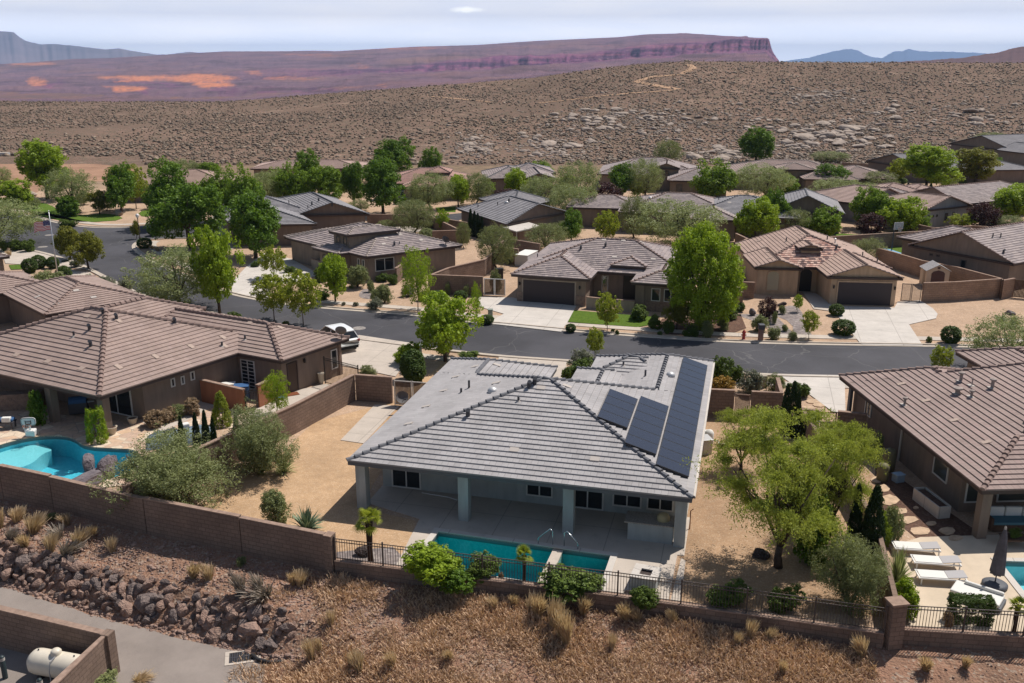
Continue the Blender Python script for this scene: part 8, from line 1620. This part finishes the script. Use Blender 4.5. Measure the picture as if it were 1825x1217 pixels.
# ---- cars
def car(px, hd, paint, label, suv=True):
    X, Y = P(*px); r = empty('parked_car', (X, Y, .06), hd); tag(r, label, 'car'); L, W_, H_ = 4.6, 1.85, 1.66
    st = [(-2.3, .55, .95, .80), (-2.24, .32, 1.02, .86), (-2.0, .28, 1.05, .90), (-1.2, .25, 1.03, .92), (0, .25, 1.0, .925), (1.0, .25, .98, .92), (1.5, .26, .96, .91), (2.0, .3, .86, .86), (2.25, .36, .76, .76), (2.32, .5, .66, .66)]
    V, n_ = [], 10
    for x, zb, zt, hw_ in st:
        c = [(-hw_*.86, zb), (-hw_, zb+.12), (-hw_, zt-.16), (-hw_*.95, zt-.04), (-hw_*.8, zt), (hw_*.8, zt), (hw_*.95, zt-.04), (hw_, zt-.16), (hw_, zb+.12), (hw_*.86, zb)]; V += [(x, a, b) for a, b in c]
    mb = MB(); Fc = [(i*n_+k, (i+1)*n_+k, (i+1)*n_+(k+1) % n_, i*n_+(k+1) % n_) for i in range(len(st)-1) for k in range(n_)]+[tuple(range(n_))[::-1], tuple(range((len(st)-1)*n_, len(st)*n_))]; mb.mesh(V, Fc); mb.build('body', paint, r, smooth=True)
    cab = [(-2.18, 1.0, .74, 1.0), (-1.85, 1.56, .66, 1.0), (-1.3, 1.65, .68, 1.0), (-.1, 1.66, .69, 1.0), (.45, 1.6, .67, 1.0), (1.28, .99, .76, 1.0)]; V = []
    for x, z, w_, _ in cab: V += [(x, -w_*.98-.1*(z < 1.1), z), (x, w_*.98+.1*(z < 1.1), z)]
    mb = MB(); rf = [(-1.85, 1.56, .66), (-1.3, 1.65, .68), (-.1, 1.66, .69), (.45, 1.6, .67)]; mb.mesh([(x, s*w_, z) for x, z, w_ in rf for s in (-1, 1)]+[(x, s*w_, z-.06) for x, z, w_ in rf for s in (-1, 1)], [(2*i, 2*i+2, 2*i+3, 2*i+1) for i in range(3)]+[(0, 8, 10, 2), (2, 10, 12, 4), (4, 12, 14, 6), (1, 3, 11, 9), (3, 5, 13, 11), (5, 7, 15, 13), (0, 1, 9, 8), (6, 14, 15, 7)]); mb.build('roof', paint, r)
    g = MB(); s0 = [(-2.16, .98, .84), (-1.83, 1.5, .64), (.43, 1.55, .65), (1.26, .96, .84)]
    for s in (-1, 1): g.face([(x, s*w_, z) for x, z, w_ in s0][::-s])
    g.face([(s0[0][0], -.84, .98), (s0[0][0], .84, .98), (s0[1][0], .64, 1.5), (s0[1][0], -.64, 1.5)]); g.face([(s0[3][0], .84, .96), (s0[3][0], -.84, .96), (s0[2][0], -.65, 1.55), (s0[2][0], .65, 1.55)]); g.build('windows', GLASS, r)
    pb = MB()
    for s in (-1, 1):
        for (a, b) in (((-1.83, 1.5, .665), (-2.16, .99, .86)), ((-.7, 1.56, .69), (-.75, .99, .87)), ((.43, 1.55, .67), (1.26, .97, .86)), ((-1.6, 1.58, .69), (-1.7, .99, .87))): pb.tube([(a[0], s*a[2], a[1]), (b[0], s*b[2], b[1])], .035, 5)
    pb.build('pillars', paint, r); T_ = mat('tyre', (.02, .02, .02), .8, .2); RM = mat('alloy_rim', (.35, .35, .36), .35, .5, metal=.8)
    for x in (-1.4, 1.4):
        for s in (-1, 1):
            w_ = MB(); w_.lathe([(.2, -.11), (.34, -.1), (.35, 0), (.34, .1), (.2, .11)], 20); o = w_.build('wheel', T_, r); o.location = (x, s*.86, .35); o.rotation_euler = (pi/2, 0, 0); ri = MB(); ri.lathe([(.001, .09*1), (.2, .1)], 10); ri.lathe([(.2, -.1), (.001, -.09)], 10)
            for k in range(5): a = 2*pi*k/5; ri.cbox((.11*cos(a), .11*sin(a), 0), (.2, .04, .215), a)
            ri.build('rim', RM, o)
    for s in (-1, 1):
        mb = MB(); mb.cbox((-2.2, s*.76, .88), (.2, .26, .2)); mb.build('tail_light', mat('tail_red', (.3, .01, .01), .3, .5), r, bevel=.03); mb = MB(); mb.cbox((2.18, s*.62, .68), (.24, .3, .12)); mb.build('headlight', mat('head_glass', (.6, .6, .6), .2, .6), r, bevel=.03); mb = MB(); mb.cbox((.85, s*.98, 1.02), (.14, .16, .12)); mb.build('mirror', paint, r, bevel=.03)
    mb = MB(); mb.cbox((-2.27, 0, .42), (.1, 1.5, .22)); mb.build('bumper', T_, r, bevel=.03)
a, b = P(628, 634), P(572, 603); car((600, 617), atan2(b[1]-a[1], b[0]-a[0]), mat('white_car_paint', (.78, .79, .80), .25, .6), 'white sport utility car parked on the driveway behind the brown roof')
car((722, 360), -1.3, mat('silver_car_paint', (.32, .32, .34), .3, .6, metal=.4), 'silver grey car parked far behind, left of the round grey tree')
X, Y = P(8, 281); crate('storage_box', 'small pale box structure far left at the foot of the hill', 'box', (6, 279), (2.6, 1.5), .9, .1, METAL_L, CONC)

for i, (x, y) in enumerate(((88, 419), (76, 440), (1172, 640), (640, 585))):
    X, Y = P(x, y); mb = MB(); mb.lathe([(.55, .006), (.55, .016), (.42, .018), (.001, .018)], 20, (X, Y, 0)); tag(mb.build('manhole_cover', mat('manhole_ring', (.30, .27, .25), .8, .3, noise_s=5, noise_a=.2)), ['pale manhole cover in the street behind the flag, farther one', 'pale manhole cover in the street behind the flag, nearer one', 'round manhole cover in the street above the grey roof', 'round manhole cover in the street by the white car'][i], 'manhole cover')
